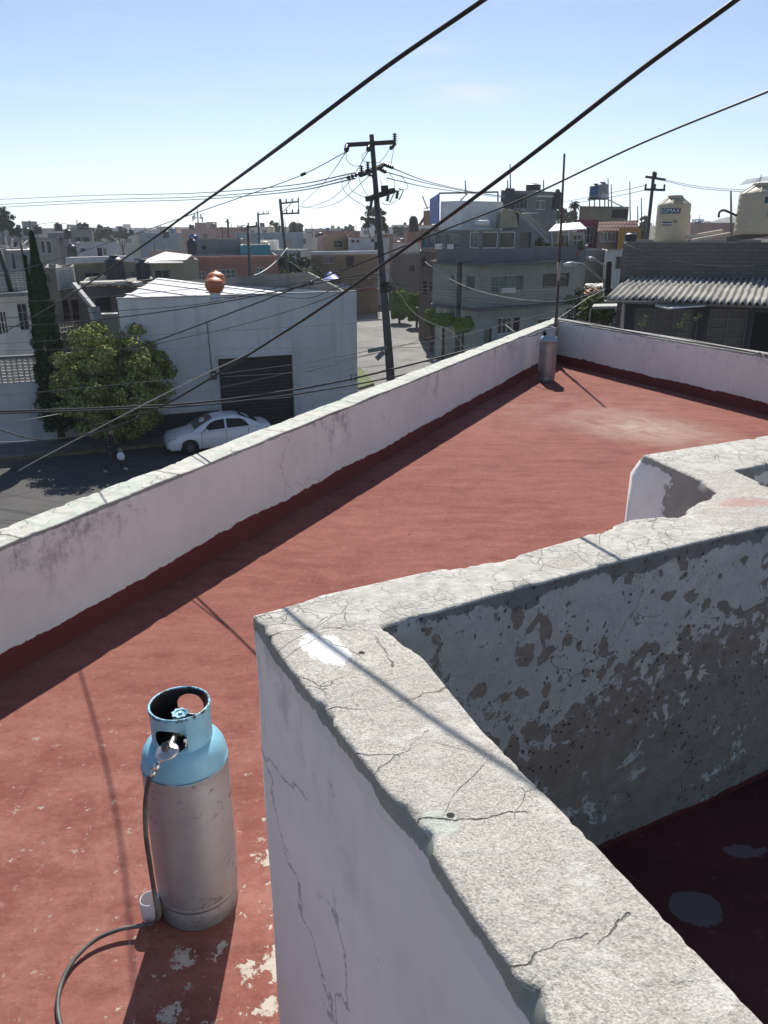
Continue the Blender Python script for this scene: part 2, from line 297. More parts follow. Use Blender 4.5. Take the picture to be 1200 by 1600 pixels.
def mat_peeling():
    t = NT('peeling grey paint over cement'); X, Y, Z = t.xyz(); Z = t.mul(t.m('SUBTRACT', Z, WFZ), 1.38/(EH-WFZ))
    a = t.noise(9.5, 12, .74, 1.0); b = t.noise(17, 8, .7); d = t.noise(52, 4, .7)
    pits = t.vor(11, 'F1', vec=t.warp(.14, 8)); 
    f = t.m('ADD', t.m('ADD', t.mul(a, .66), t.mul(b, .31)), t.m('ADD', t.mul(t.rng(Z, .1, 1.35), .26), t.mul(t.m('SUBTRACT', t.noise(1.9, 6, .65), .5), .70)))
    f = t.m('SUBTRACT', f, t.mul(t.rng(X, .4, 1.9), .03))
    f = t.m('SUBTRACT', f, t.mul(t.rng(pits, .42, .16), t.rng(t.noise(3, 4), .38, .48), .26))
    paint = t.rng(f, .606, .612); lip = t.m('SUBTRACT', t.rng(f, .600, .608), t.rng(f, .616, .634))
    cem = t.mix(t.rng(b, .3, .7), (.19, .17, .145), (.33, .30, .255)); cem = t.mix(t.rng(t.noise(2.2, 4), .45, .7, 0, .5), cem, (.25, .20, .165))
    pc = t.mix(t.rng(b, .35, .7), (.48, .465, .425), (.68, .66, .61)); pc = t.mix(t.rng(t.noise(1.6, 5, .6), .42, .66, 0, .7), pc, (.42, .47, .44))
    pc = t.mix(t.rng(d, .60, .72, 0, .6), pc, (.17, .16, .15))
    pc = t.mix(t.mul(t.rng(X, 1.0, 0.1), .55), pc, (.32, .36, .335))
    k = t.mul(.6, cracks(t, 3, .22, .004, t.rng(t.noise(2, 3), .60, .63), 5.)); k2 = cracks(t, 38, .03, .07, t.rng(t.noise(3, 3), .42, .5), 20.)
    c = t.mix(paint, cem, pc); c = t.mix(t.mul(lip, .7), c, (.82, .80, .77)); c = t.mix(t.mul(t.mx(k, t.mul(k2, paint, .25)), .85), c, (.05, .05, .05))
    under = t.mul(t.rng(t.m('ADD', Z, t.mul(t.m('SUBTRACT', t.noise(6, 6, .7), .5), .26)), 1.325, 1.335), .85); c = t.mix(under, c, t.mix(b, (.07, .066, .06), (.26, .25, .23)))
    pit2 = t.mul(t.rng(t.vor(34, 'F1', vec=t.warp(.05, 14)), .22, .14), t.rng(t.noise(3.5, 4), .45, .55)); c = t.mix(t.mul(pit2, .8), c, (.06, .055, .05))
    red = t.rng(t.m('ADD', Z, t.mul(t.m('SUBTRACT', t.noise(5, 7, .7), .5), .07)), .036, .03); c = t.mix(red, c, (.12, .03, .028))
    n = t.bump(t.m('SUBTRACT', f, 0), .25, .03); n = t.bump(paint, .9, .004, n); n = t.bump(t.mx(k, pit2), 1, -.006, n); n = t.bump(d, .5, .003, n); n = t.bump(under, .8, -.006, n)
    return t.done(c, .85, n, spec=.25)
def mat_paint(name, band, top, base=(.78, .79, .735), mildew=.7, green=False, bare=None):
    """lime-painted render: ragged red skirting below `band`, mildew and cracks under the coping"""
    t = NT(name); X, Y, Z = t.xyz()
    a = t.noise(1.3, 6, .6); b = t.noise(11, 5, .65); d = t.noise(45, 3)
    c = t.mix(t.rng(a, .3, .7), tuple(x*.90 for x in base), tuple(min(1, x*1.07) for x in base)); c = t.mix(t.rng(b, .45, .75, 0, .25), c, tuple(x*.8 for x in base))
    st = t.noise(1., 6, .7, vec=t.map((5, 5, .8))); hi = t.rng(Z, top-.55, top-.02)
    mil = t.mul(t.rng(t.m('ADD', t.mul(t.noise(6, 8, .75), .6), t.mul(st, .4)), .50, .60), t.rng(t.noise(.8, 3), .42, .56), hi)
    c = t.mix(t.mul(mil, mildew), c, (.17, .16, .16))
    drip = t.mul(t.rng(t.noise(1., 3, .5, vec=t.map((11, 11, .35))), .66, .78), t.rng(Z, band, top), .28); c = t.mix(drip, c, (.30, .28, .29))
    k = cracks(t, 1.5, .22, .006, t.rng(t.noise(.9, 2), .57, .60), 5.); k2 = t.mul(.8, t.rng(t.vor(1.7, vec=t.warp(.2, 4, vec=t.map((1, 1, .35)), detail=6)), 0, .006, 1, 0), t.rng(t.noise(1.3, 2), .64, .66))
    k = t.mx(k, k2); c = t.mix(t.mul(k, .55), c, (.12, .11, .12))
    sp = t.mul(t.rng(t.noise(24, 3, .6), .74, .77), .6); c = t.mix(sp, c, (.24, .21, .22))
    if green:   # the older green coat shows where the lip has broken away
        e = t.rng(t.m('ADD', Z, t.mul(t.m('SUBTRACT', t.noise(5, 6, .7), .5), .09)), top-.040, top-.035); c = t.mix(t.mul(e, .85), c, t.mix(t.noise(19, 6, .75), (.07, .08, .062), (.36, .38, .32)))
        e2 = t.rng(t.m('ADD', Z, t.mul(t.m('SUBTRACT', t.noise(5, 6, .7, vec=t.map(loc=(3, 1, 2))), .5), .10)), top-.08, top-.075); c = t.mix(t.mul(t.m('SUBTRACT', e2, e), .35), c, (.66, .66, .64))
    else:
        e = t.rng(t.m('ADD', Z, t.mul(t.m('SUBTRACT', t.noise(6, 6, .7), .5), .05)), top-.030, top-.026); c = t.mix(t.mul(e, .75), c, (.16, .17, .15))
    if band > 0:
        red = t.rng(t.m('ADD', Z, t.m('ADD', t.mul(t.m('SUBTRACT', t.noise(7, 8, .75), .5), .085), t.mul(t.m('SUBTRACT', t.noise(.7, 2), .5), .12))), band+.003, band)
        c = t.mix(red, c, t.mix(a, (.125, .028, .024), (.17, .043, .036)))  # red held darker than the roof coat, standing in for the band's shade
    if bare:
        q = t.rng(t.m('ADD', Y, t.mul(t.m('SUBTRACT', t.noise(5, 7, .7), .5), .35)), bare+.01, bare); c = t.mix(t.mul(q, t.rng(X, .9, 1.0)), c, t.mix(b, (.20, .19, .17), (.42, .40, .37)))
    n = t.bump(b, .25, .006); n = t.bump(d, .3, .002, n); n = t.bump(k, .8, -.004, n); n = t.bump(mil, .4, -.002, n)
    return t.done(c, .8, n, spec=.25)
def mat_coping(name, u, mint=.5):
    t = NT(name); X, Y, Z = t.xyz(); s_ = t.m('ADD', t.mul(X, u[0]), t.mul(Y, u[1])); v_ = t.m('SUBTRACT', t.mul(X, u[1]), t.mul(Y, u[0]))
    mid = t.noise(13, 7, .7); fine = t.noise(50, 4, .7)
    c = t.mix(t.rng(mid, .35, .68), (.42, .41, .365), (.66, .65, .595)); c = t.mix(t.rng(fine, .55, .75, 0, .3), c, (.40, .38, .33))
    w2 = t.m('ADD', s_, t.mul(t.m('SUBTRACT', t.noise(6, 5, .7), .5), .16))
    def bands(per, wd, off):
        p = t.m('PINGPONG', t.m('ADD', w2, off), per); return t.rng(p, wd, wd*.6)
    mn = t.mul(t.rng(t.noise(8, 7, .75), .47, .53), t.rng(t.noise(1.5, 3), .42, .50), mint); c = t.mix(mn, c, (.44, .54, .45))
    bb = t.mul(bands(.115, .024, .04), t.rng(t.noise(.8, 2), .40, .5), t.rng(mid, .35, .45)); c = t.mix(t.mul(bb, .75), c, (.40, .42, .35))
    jt = t.mul(t.rng(t.m('PINGPONG', w2, .74), .016, .008), .9); k = cracks(t, 4.2, .2, .012, t.rng(t.noise(1.7, 3), .5, .55), 5.)
    c = t.mix(t.mul(t.mx(jt, k), .75), c, (.13, .12, .10))
    n = t.bump(mid, .6, .012); n = t.bump(fine, .4, .004, n); n = t.bump(t.mx(jt, k), .9, -.006, n)
    return t.done(c, .9, n, spec=.15)

def ringwall(root, outline, top, mats_side, mat_top, step=.02, chip=.03, rough=.004, zbot=0.0, flare=0.0, hvar=.004, names=('wall_face', 'coping'), zs=(0, .06, .2, .45, .7), bevel=None):
    """extrudes a plan outline to a wall with broken arrises. outline: [(x, y, material slot of the segment that starts here), ...] anticlockwise"""
    pts = []; N = len(outline)
    for i in range(N):
        a = Vector(outline[i][:2]); b = Vector(outline[(i+1) % N][:2]); L = (b-a).length; st_ = step if outline[i][2] >= 0 else .25
        k = max(1, int(L/st_)); nrm = Vector(((b-a).y, -(b-a).x)).normalized()
        for j in range(k): pts.append([a.lerp(b, j/k), nrm.copy(), outline[i][2], L])
    M = len(pts); nn = []
    for i in range(M):
        v = pts[i][1]+pts[i-1][1]; l = v.length; v = v.normalized() if l > .3 else pts[i][1]
        nn.append(v*min(1.6, 1/max(.4, l/2)))
    def nz(p, s, k=0): return mnoise.noise(Vector((p.x*s, p.y*s, k)))
    zlist = [zbot+f*(top-.10-zbot) if f > .2 else zbot+f for f in zs]+[top-.10, top-.055, top-.03]
    rings = []
    ch = []
    for p, _, m_, _ in pts:
        c = min(1., max(0, nz(p, 6, 3)+.45*nz(p, 17, 5)-.22)*4.5)*chip*(.45+.8*abs(nz(p, 23, 6)))+max(0, nz(p, 55, 8)-.1)*chip*.30+min(1, max(0, nz(p, 2.3, 11)-.40)*6)*chip*.5
        ch.append(c if m_ >= 0 else 0)
    for z in zlist:
        r = []
        for i, (p, _, m_, _) in enumerate(pts):
            o = rough*(mnoise.noise(Vector((p.x*3, p.y*3, z*3)))+.5*mnoise.noise(Vector((p.x*13, p.y*13, z*13))))
            if z <= zbot+.07 and flare: o += flare*(1-(z-zbot)/.09)
            if bevel:
                d = (p-Vector(bevel[:2])).length
                if d < bevel[2]: o += bevel[3]*(1-d/bevel[2])*min(1, (top-z)/bevel[4])
            if z > top-.06: o -= ch[i]*(.04 if z < top-.04 else .16)
            r.append((p.x+nn[i].x*o, p.y+nn[i].y*o, z))
        rings.append(r)
    sideN = len(rings)
    for ins, dz, cf in ((.001, .007, .8), (.003, .0025, 1.0), (.007, .0006, 1.1), (.016, 0, 1.2)):
        r = []
        for i, (p, _, m_, _) in enumerate(pts):
            o = -(ins+ch[i]*cf); z = top-dz-ch[i]*(.5 if dz > .01 else .28 if dz > .003 else .08 if dz > 0 else 0)+hvar*nz(p, 2.1, 20)
            r.append((p.x+nn[i].x*o, p.y+nn[i].y*o, z))
        rings.append(r)
    side = MB(); vs = [v for r in rings[:sideN+1] for v in r]
    for k in range(sideN):
        side.add([], [])
    b = len(side.v); side.v += vs
    for k in range(sideN):
        for i in range(M):
            j = (i+1) % M; side.f.append((k*M+i, k*M+j, (k+1)*M+j, (k+1)*M+i)); side.m.append(max(0, pts[i][2])); side.sm.append(True)
    so_ = side.build(names[0], mats_side, root)
    bm = bmesh.new(); rv = [[bm.verts.new(v) for v in r] for r in rings[sideN:]]
    for k in range(len(rv)-1):
        for i in range(M):
            j = (i+1) % M; f = bm.faces.new((rv[k][i], rv[k][j], rv[k+1][j], rv[k+1][i])); f.smooth = True
    from mathutils.geometry import delaunay_2d_cdt
    last = rv[-1]; v2, _, f2, ov, _, _ = delaunay_2d_cdt([Vector((v.co.x, v.co.y)) for v in last], [(i, (i+1) % M) for i in range(M)], [], 1, 1e-6)
    mp_ = [last[o_[0]] if o_ else bm.verts.new((p.x, p.y, top)) for p, o_ in zip(v2, ov)]
    for fc_ in f2:
        vv = [mp_[i] for i in fc_]
        if len(set(vv)) == len(vv):
            try: f = bm.faces.new(vv); f.smooth = True
            except ValueError: pass
    bmesh.ops.recalc_face_normals(bm, faces=bm.faces)
    if sum(f.normal.z*f.calc_area() for f in bm.faces) < 0: bmesh.ops.reverse_faces(bm, faces=bm.faces)
    me = bpy.data.meshes.new(names[1]); bm.to_mesh(me); bm.free(); me.materials.append(mat_top)
    to = bpy.data.objects.new(names[1], me); col.objects.link(to); to.parent = root
    return so_, to

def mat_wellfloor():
    t = NT('red coating darkened for shade'); a = t.noise(2, 6, .65); b = t.noise(14, 6, .7)
    c = t.mix(t.rng(a, .3, .7), (.06, .017, .016), (.125, .033, .029)); c = t.mix(t.rng(b, .58, .7, 0, .5), c, (.24, .10, .09))  # red coat darkened in its colour to stand in for the well's shade
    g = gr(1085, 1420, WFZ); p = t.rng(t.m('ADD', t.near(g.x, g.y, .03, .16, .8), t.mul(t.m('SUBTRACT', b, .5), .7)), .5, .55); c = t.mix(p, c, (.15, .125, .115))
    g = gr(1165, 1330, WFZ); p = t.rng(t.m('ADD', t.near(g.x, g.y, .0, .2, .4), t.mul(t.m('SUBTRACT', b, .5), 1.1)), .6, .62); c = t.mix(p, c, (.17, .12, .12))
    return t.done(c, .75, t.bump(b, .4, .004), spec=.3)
# --- plan of the terrace
CORNER = Vector((3.60, 16.35)); LW = Vector((.4386, .8987))       # left parapet runs along LW
LA = CORNER-LW*18.6
RWD = Vector((.400, -.9165)); RB = CORNER+RWD*13
TH = .26; PT = .82
nl = Vector((-LW.y, LW.x)); nr = Vector((.9165, .400))
outer_l0 = LA+nl*TH; 
# outer corner of the two parapets
def isect(p, d, q, e):
    k = d.x*e.y-d.y*e.x; s_ = ((q.x-p.x)*e.y-(q.y-p.y)*e.x)/k; return p+d*s_
OC = isect(outer_l0, LW, CORNER+nr*TH, RWD)
floor_poly = [(LA.x-.02, LA.y), (6.5, LA.y), (RB.x+.02, RB.y), (CORNER.x+.02, CORNER.y+.02)]
b_ = MB(); n_ = 60
fl = MB(); fl.add([(p[0], p[1], 0) for p in floor_poly], [(0, 1, 2, 3)])
tag(fl.build('roof_floor', mat_floor()), kind='structure')
# parapets: one thing each
pw = thing('parapet_wall', 'long white parapet with mint-flaked top along the street side of the red roof', 'parapet wall', (0, 0, 0))
mp_l = mat_paint('parapet paint street side', .155, PT); mp_ext = plaster('exterior render', (.55, .53, .52), .3)
ringwall(pw, [(LA.x, LA.y, 0), (CORNER.x, CORNER.y, -1), (OC.x, OC.y, 1), (outer_l0.x, outer_l0.y, -1)], PT, [mp_l, mp_ext], mat_coping('flaking white coping', LW), step=.035, chip=.022, rough=.008, flare=.035, hvar=.012, zbot=-.02)
pr = thing('parapet_wall', 'white parapet in front of the corrugated roof, with loose wires along its top', 'parapet wall', (0, 0, 0))
ro = CORNER+RWD*13+nr*TH
ringwall(pr, [(CORNER.x+.004, CORNER.y, 1), (RB.x, RB.y, -1), (ro.x, ro.y, 1), (OC.x+.004, OC.y, -1)][::-1] and
         [(RB.x, RB.y, -1), (ro.x, ro.y, 1), (OC.x+.006, OC.y-.002, -1), (CORNER.x+.006, CORNER.y-.002, 0)], PT+.02, [mat_paint('parapet paint far side', .16, PT+.02, mildew=.35), mp_ext], mat_coping('white coping far side', RWD, .12), step=.035, chip=.015, rough=.006, flare=.03, hvar=.006, zbot=-.02)
# the house under the terrace
hb = thing('house', 'the white house whose red roof terrace fills the foreground', 'house', (0, 0, 0))
MB().prism([(LA.x+nl.x*.1, LA.y), (6.5, LA.y), (RB.x+.1, RB.y), (OC.x-.04, OC.y-.1)], GZ, -.05).build('wall', mp_ext, hb)
# enclosure wall of the stair well
V2 = lambda px, py: (lambda g: (g.x, g.y))(gr(px, py, EH))
enc = thing('well_wall', 'thick zigzag wall with cracked cement top and peeling inner face in the right foreground', 'wall', (0, 0, 0))
A_ = V2(395, 960); a4 = V2(860, 1600); d4 = V2(1200, 1600); C_ = V2(605, 978)
ext = lambda p, q, s_: (p[0]+(q[0]-p[0])*s_, p[1]+(q[1]-p[1])*s_)
a9 = ext(A_, a4, 2.0); d9 = ext(C_, d4, 2.15)
out = [(*a9, -1), (*d9, 1), (*V2(935, 1322), 1), (*V2(750, 1135), 1), (*V2(650, 1012), 1), (*C_, 1), (*V2(760, 934), 1), (*V2(1000, 868), 1), (*V2(1200, 822), 1), (4.6*KK, 4.72*KK, -1),
       (4.6*KK, 4.95*KK, 3), (1.985*KK, 3.60*KK, 3), (1.90*KK, 3.99*KK, 3), (4.6*KK, 5.30*KK, -1), (4.6*KK, 5.72*KK, 3), (*V2(1200, 680), 3), (*V2(1005, 709), 2), (*V2(1085, 745), 2), (*V2(1120, 769), 3), (*V2(1090, 785), 3), (*V2(1058, 804), 3),
       (*V2(985, 811), 3), (*V2(900, 840), 3), (*V2(800, 869), 3), (*V2(660, 894), 3), (*V2(500, 928), 3), (*A_, 0), (*V2(450, 1040), 0), (*V2(600, 1232), 0), (*V2(650, 1290), 0), (*V2(720, 1402), 0), (*a4, 0)]
mw = mat_paint('well wall paint', 0, EH, (.82, .825, .78), .45, True)
mw2 = mat_paint('weathered white paint', 0, EH, (.80, .80, .79), .5, True, bare=V2(1050, 728)[1])
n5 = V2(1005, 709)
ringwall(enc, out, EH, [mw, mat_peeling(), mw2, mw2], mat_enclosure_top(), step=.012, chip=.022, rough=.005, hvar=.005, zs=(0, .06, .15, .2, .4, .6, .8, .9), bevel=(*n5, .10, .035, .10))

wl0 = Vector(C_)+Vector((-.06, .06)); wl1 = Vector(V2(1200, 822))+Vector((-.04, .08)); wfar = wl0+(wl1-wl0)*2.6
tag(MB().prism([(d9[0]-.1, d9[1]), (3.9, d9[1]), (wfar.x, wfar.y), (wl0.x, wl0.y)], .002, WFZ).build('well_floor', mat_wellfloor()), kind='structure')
# ---------------------------------------------------------------- gas cylinders
def boolean_cut(o, cutters):
    for c in cutters:
        md = o.modifiers.new('cut', 'BOOLEAN'); md.operation = 'DIFFERENCE'; md.solver = 'EXACT'; md.object = c
    dg = bpy.context.evaluated_depsgraph_get(); me = bpy.data.meshes.new_from_object(o.evaluated_get(dg)); o.modifiers.clear(); o.data = me
    for c in cutters: bpy.data.objects.remove(c)
def mat_tank(name, body, blue, zline, metal, worn):
    t = NT(name); X, Y, Z = t.xyz(); inner = t.rng(t.m('SQRT', t.m('ADD', t.mul(X, X), t.mul(Y, Y))), .1092, .1082) if zline < 0 else 0.; a = t.noise(5, 6, .6); b = t.noise(40, 4, .7)
    c = t.mix(t.rng(a, .3, .7), tuple(x*.85 for x in body), tuple(x*1.15 for x in body))
    sc_ = t.mul(t.rng(t.noise(16, 8, .8), .575, .61), t.rng(t.noise(3.5, 3), .44, .52)); c = t.mix(t.mul(sc_, .7), c, (.07, .06, .055))
    rust = t.mul(t.rng(t.noise(4, 7, .7), .5, .7), worn); c = t.mix(rust, c, (.19, .12, .085))
    low = t.mul(t.rng(Z, .10, .02), t.rng(t.noise(9, 5), .3, .6), .5); c = t.mix(low, c, (.10, .085, .075))
    bl = t.rng(t.m('ADD', Z, t.mul(t.m('SUBTRACT', t.noise(7, 5, .7), .5), .06)), zline, zline+.02)
    bc = t.mix(t.rng(t.noise(6, 5), .3, .7), tuple(x*.85 for x in blue), tuple(min(1, x*1.15) for x in blue)); bc = t.mix(t.mul(t.rng(t.noise(22, 6, .75), .67, .70), .8), bc, (.06, .07, .08))
    c = t.mix(bl, c, bc)
    if zline > 0: c = t.mix(t.mul(t.rng(Z, .80, .803), t.rng(t.m('SQRT', t.m('ADD', t.mul(X, X), t.mul(Y, Y))), .1075, .1065)), c, (.012, .014, .017))  # dome inside the collar blackened: its shade is put into the colour
    if zline < 0: c = t.mix(t.mul(inner, t.rng(Z, .953, .950), t.rng(t.m('SQRT', t.m('ADD', t.mul(X, X), t.mul(Y, Y))), .05, .06)), c, (.012, .014, .017))  # collar's inner face painted near black in place of shade
    if zline < 0: c = t.mix(t.mul(t.rng(Z, .938, .946), t.rng(t.noise(45, 5, .8), .50, .54)), c, (.05, .055, .055))
    else: c = t.mix(t.mul(t.rng(t.m('ABSOLUTE', t.m('SUBTRACT', Z, .7125)), .0035, .0015), t.rng(t.noise(12, 4), .4, .5), .7), c, (.05, .045, .04)); c = t.mix(t.mul(t.rng(t.m('ABSOLUTE', t.m('SUBTRACT', Z, .094)), .006, .003), .7), c, (.06, .05, .045))
    n = t.bump(b, .12, .001); n = t.bump(a, .35, .014, n); n = t.bump(t.noise(2.2, 2), .3, .03, n)
    return t.done(c, t.rng(a, .3, .7, .36, .52), n, t.mul(t.m('SUBTRACT', 1, bl), metal), .5)
def gas_cylinder(label, loc, hole_ang, mat, collar_mat, regulator=True, sc_=1.0):
    root = thing('gas_cylinder', label, 'gas cylinder', loc)
    r = .160
    prof = [(0, .012), (.135, .012), (.140, .0), (.152, .0), (.155, .006), (.155, .078), (.152, .083), (.1545, .088), (.160, .100), (.160, .108), (.158, .112), (.160, .117), (r+.002, .20), (r+.002, .66), (r+.001, .700), (.163, .703), (.164, .709), (.163, .714), (.160, .716),
            (.158, .738), (.152, .762), (.141, .783), (.126, .799), (.108, .808), (.06, .818), (0, .82)]
    MB().lathe(prof, n=64).build('body', mat, root)
    rc = .1105
    cp = [(rc-.004, .790), (rc, .790), (rc+.0005, .80), (rc, .938), (rc+.003, .942), (rc+.0045, .948), (rc+.003, .954), (rc-.002, .956), (rc-.006, .953), (rc-.006, .945), (rc-.0045, .93), (rc-.004, .79)]
    co = MB().lathe(cp, n=72).build('collar', collar_mat, root)
    cuts = []
    for k, (ang, zc, rw, rh) in enumerate(((hole_ang, .860, .060, .046), (hole_ang+math.pi, .878, .054, .046))):
        m = MB(); d = Vector((math.cos(ang), math.sin(ang), 0)); sd_ = Vector((-d.y, d.x, 0)); n = 32; vs = []
        for q in (.05, .2):
            for i in range(n):
                th = 2*math.pi*i/n; cx = abs(math.cos(th))**.8*math.copysign(1, math.cos(th)); cz = abs(math.sin(th))**.8*math.copysign(1, math.sin(th))
                vs.append(d*q+sd_*(rw*cx)+Vector((0, 0, zc+rh*cz)))
        m.add(vs, [(i, (i+1) % n, n+(i+1) % n, n+i) for i in range(n)]+[tuple(range(n)), tuple(reversed(range(n, 2*n)))])
        c = m.build('cut', mat); c.location = loc; cuts.append(c)
    bpy.context.view_layer.update(); boolean_cut(co, cuts)
    va = MB().lathe([(0, .81), (.022, .81), (.022, .832), (.014, .836), (.014, .872), (.018, .876), (.018, .886), (0, .886)], n=20)
    d = Vector((math.cos(hole_ang), math.sin(hole_ang), 0)); va.cone(Vector((0, 0, .855)), d*.055+Vector((0, 0, .855)), .011, .011, 14); 
    va.build('valve', flat('brass', (.45, .33, .14), .35, .9), root)
    hw = MB(); n = 48; pr_ = lambda k: .030+.0035*math.cos(8*2*math.pi*k/n)
    for z0, z1 in ((.894, .912),):
        vs = [(pr_(k)*math.cos(2*math.pi*k/n), pr_(k)*math.sin(2*math.pi*k/n), z) for z in (z0, z1) for k in range(n)]; vs += [(.021*math.cos(2*math.pi*k/n), .021*math.sin(2*math.pi*k/n), z1) for k in range(n)]; vs += [(.017*math.cos(2*math.pi*k/n), .017*math.sin(2*math.pi*k/n), z1-.005) for k in range(n)]
        hw.add(vs, [(k, (k+1) % n, n+(k+1) % n, n+k) for k in range(n)]+[(n+k, n+(k+1) % n, 2*n+(k+1) % n, 2*n+k) for k in range(n)]+[(2*n+k, 2*n+(k+1) % n, 3*n+(k+1) % n, 3*n+k) for k in range(n)]+[tuple(range(3*n, 4*n)), tuple(reversed(range(n)))])
    hw.cone((0, 0, .885), (0, 0, .915), .009, .008, 12); hw.build('valve_wheel', collar_mat, root)
    return root
m_tankA = mat_tank('silver cylinder paint', (.33, .335, .335), (.22, .46, .58), .700, .25, .15)
m_colA = mat_tank('light blue collar paint', (.22, .46, .58), (.20, .45, .58), -1, .0, .0)
CY = Vector((-.760, 2.437, 0)); hang = R(-99)
gas_cylinder('silver gas cylinder with light blue top and regulator standing in the foreground', CY, hang, m_tankA, m_colA)
# regulator screwed on the near cylinder and its hose
rg = thing('gas_regulator', 'round metal gas regulator plugged into the blue collar of the near cylinder', 'regulator', (CY.x, CY.y, 0))
dd = Vector((math.cos(hang), math.sin(hang), 0)); rc0 = dd*.150+Vector((.008, 0, .850))
ax = (dd*.16+Vector((-.08, 0, .98))).normalized()
zinc = flat('zinc casting', (.62, .60, .58), .32, .85, .12, 30); dark_r = flat('dark cap', (.10, .095, .09), .45)
MB().lathe([(0, -.018), (.020, -.018), (.036, -.009), (.0415, -.004), (.0425, .0), (.0415, .003), (.036, .006), (.024, .013), (.016, .016)], rc0, 32, axis=ax).build('housing', zinc, rg)
MB().lathe([(.0165, .014), (.0145, .034), (.012, .037), (0, .037)], rc0, 20, axis=ax).build('cap', dark_r, rg)
MB().tube([dd*.05+Vector((0, 0, .855)), rc0-ax*.004], .011, 12).build('inlet', zinc, rg)
h0 = rc0+Vector((-.028, -.030, -.030)); h1 = h0+Vector((-.022, -.020, -.038))
MB().tube([rc0-ax*.006, h0], .008, 10).tube([h0, h0.lerp(h1, .5)], .0125, 6).tube([h0.lerp(h1, .5), h1], .0095, 12).build('hose_fitting', flat('polished nickel', (.7, .69, .67), .25, .9, .1, 20), rg)
hp = [CY+h0.lerp(h1, .6), CY+h1+Vector((-.006, -.006, -.014)), at(233, 1217, 2.245), at(227, 1255, 2.25), at(228, 1305, 2.255), at(235, 1355, 2.262), at(242, 1400, 2.268), at(246, 1428, 2.262), gr(242, 1441, .045), gr(222, 1446, .04), gr(188, 1452, .035), gr(150, 1468, .03), gr(118, 1497, .02), gr(98, 1532, .012), gr(90, 1570, .009), gr(98, 1612, .008), gr(125, 1670, .008), gr(175, 1760, .008)]
hs = NT('rubber hose'); cc_ = hs.mix(hs.rng(hs.noise(9, 5), .4, .7), (.055, .052, .05), (.17, .155, .14)); m_hose = hs.done(cc_, .55, hs.bump(hs.noise(200, 2), .2, .001))
tag(MB().tube(cr(hp, 8), .0086, 12).build('gas_hose', m_hose), 'black rubber gas hose running down the near cylinder and curling away over the red floor', 'hose')
# translucent plastic cup lying behind the hose
pc = gr(236, 1448, 0); pt = NT('cloudy plastic'); pt.b.inputs['Transmission Weight'].default_value = .25; pt.b.inputs['Alpha'].default_value = 1; m_pl = pt.done((.80, .78, .80), .35)
cu = thing('plastic_cup', 'small cloudy plastic cup beside the foot of the near gas cylinder', 'cup', (pc.x-.005, pc.y+.035, 0))
MB().lathe([(0, .014), (.036, .014), (.038, .02), (.041, .085), (.040, .105), (.036, .112), (.034, .110), (.036, .09), (.034, .022), (0, .02)], n=28).build('cup_wall', m_pl, cu)
MB().lathe([(0, .0), (.033, 0), (.034, .013), (0, .013)], n=24).build('cup_base', flat('brown residue', (.22, .13, .09), .7), cu)
# far cylinder
m_tankB = mat_tank('tarnished cylinder paint', (.36, .33, .325), (.30, .37, .43), .735, .55, .45)
m_colB = mat_tank('chalky blue collar paint', (.30, .37, .43), (.33, .41, .47), -1, .1, .25)
fc = gr(853, 597); FC = Vector((fc.x+.03, fc.y+.16, 0))
gas_cylinder('tarnished gas cylinder with chalky blue top standing in the far corner of the red roof', FC, R(200), m_tankB, m_colB)
cpt = at(823, 523, FC.y-.02); 
tag(MB().tube(cr([FC+Vector((-.06, 0, .865)), FC+Vector((-.17, .02, .87)), at(838, 523, FC.y+.05), at(826, 525, FC.y+.3), at(812, 521, FC.y+.7), gr(803, 518, PT+.005), gr(790, 508, PT-.1)], 6), .011, 8).build('gas_hose', m_hose), 'short dark hose from the far cylinder over the parapet top', 'hose')
# mast tied up in the corner, wrapped with rag and wire
mb0 = at(868, 532, 16.08); mt0 = at(882, 240, 15.9)
mast = thing('antenna_mast', 'tall thin rusty pipe mast tied up in the far corner of the roof', 'mast', tuple(mb0))
m_rust = flat('rusty pipe', (.09, .065, .055), .75, .2, .4, 8)
mm0 = mb0.lerp(mt0, .36)
MB().cone((0, 0, -.5), mm0-mb0, .032, .028, 10).cone(mm0-mb0, mt0-mb0, .024, .020, 10).build('pipe', m_rust, mast)
m_rag = flat('sun-bleached rag', (.34, .30, .26), .95, 0, .3, 14)
rg_ = MB()
for f, r in ((.005, .06), (.03, .05), (.055, .06), (.08, .045), (.10, .05)): rg_.cone((mt0-mb0)*f, (mt0-mb0)*(f+.03), r, r*.75, 9)
rg_.build('rag_wrap', m_rag, mast)
w2_ = MB()
w2_.cone((mt0-mb0)*.34, (mt0-mb0)*.44, .034, .036, 9)
w2_.tube([(mt0-mb0)*.36, (mt0-mb0)*.365+Vector((.1, 0, .02)), (mt0-mb0)*.36+Vector((.14, 0, -.03))], .006, 5); w2_.build('wire_wrap', m_rag, mast)
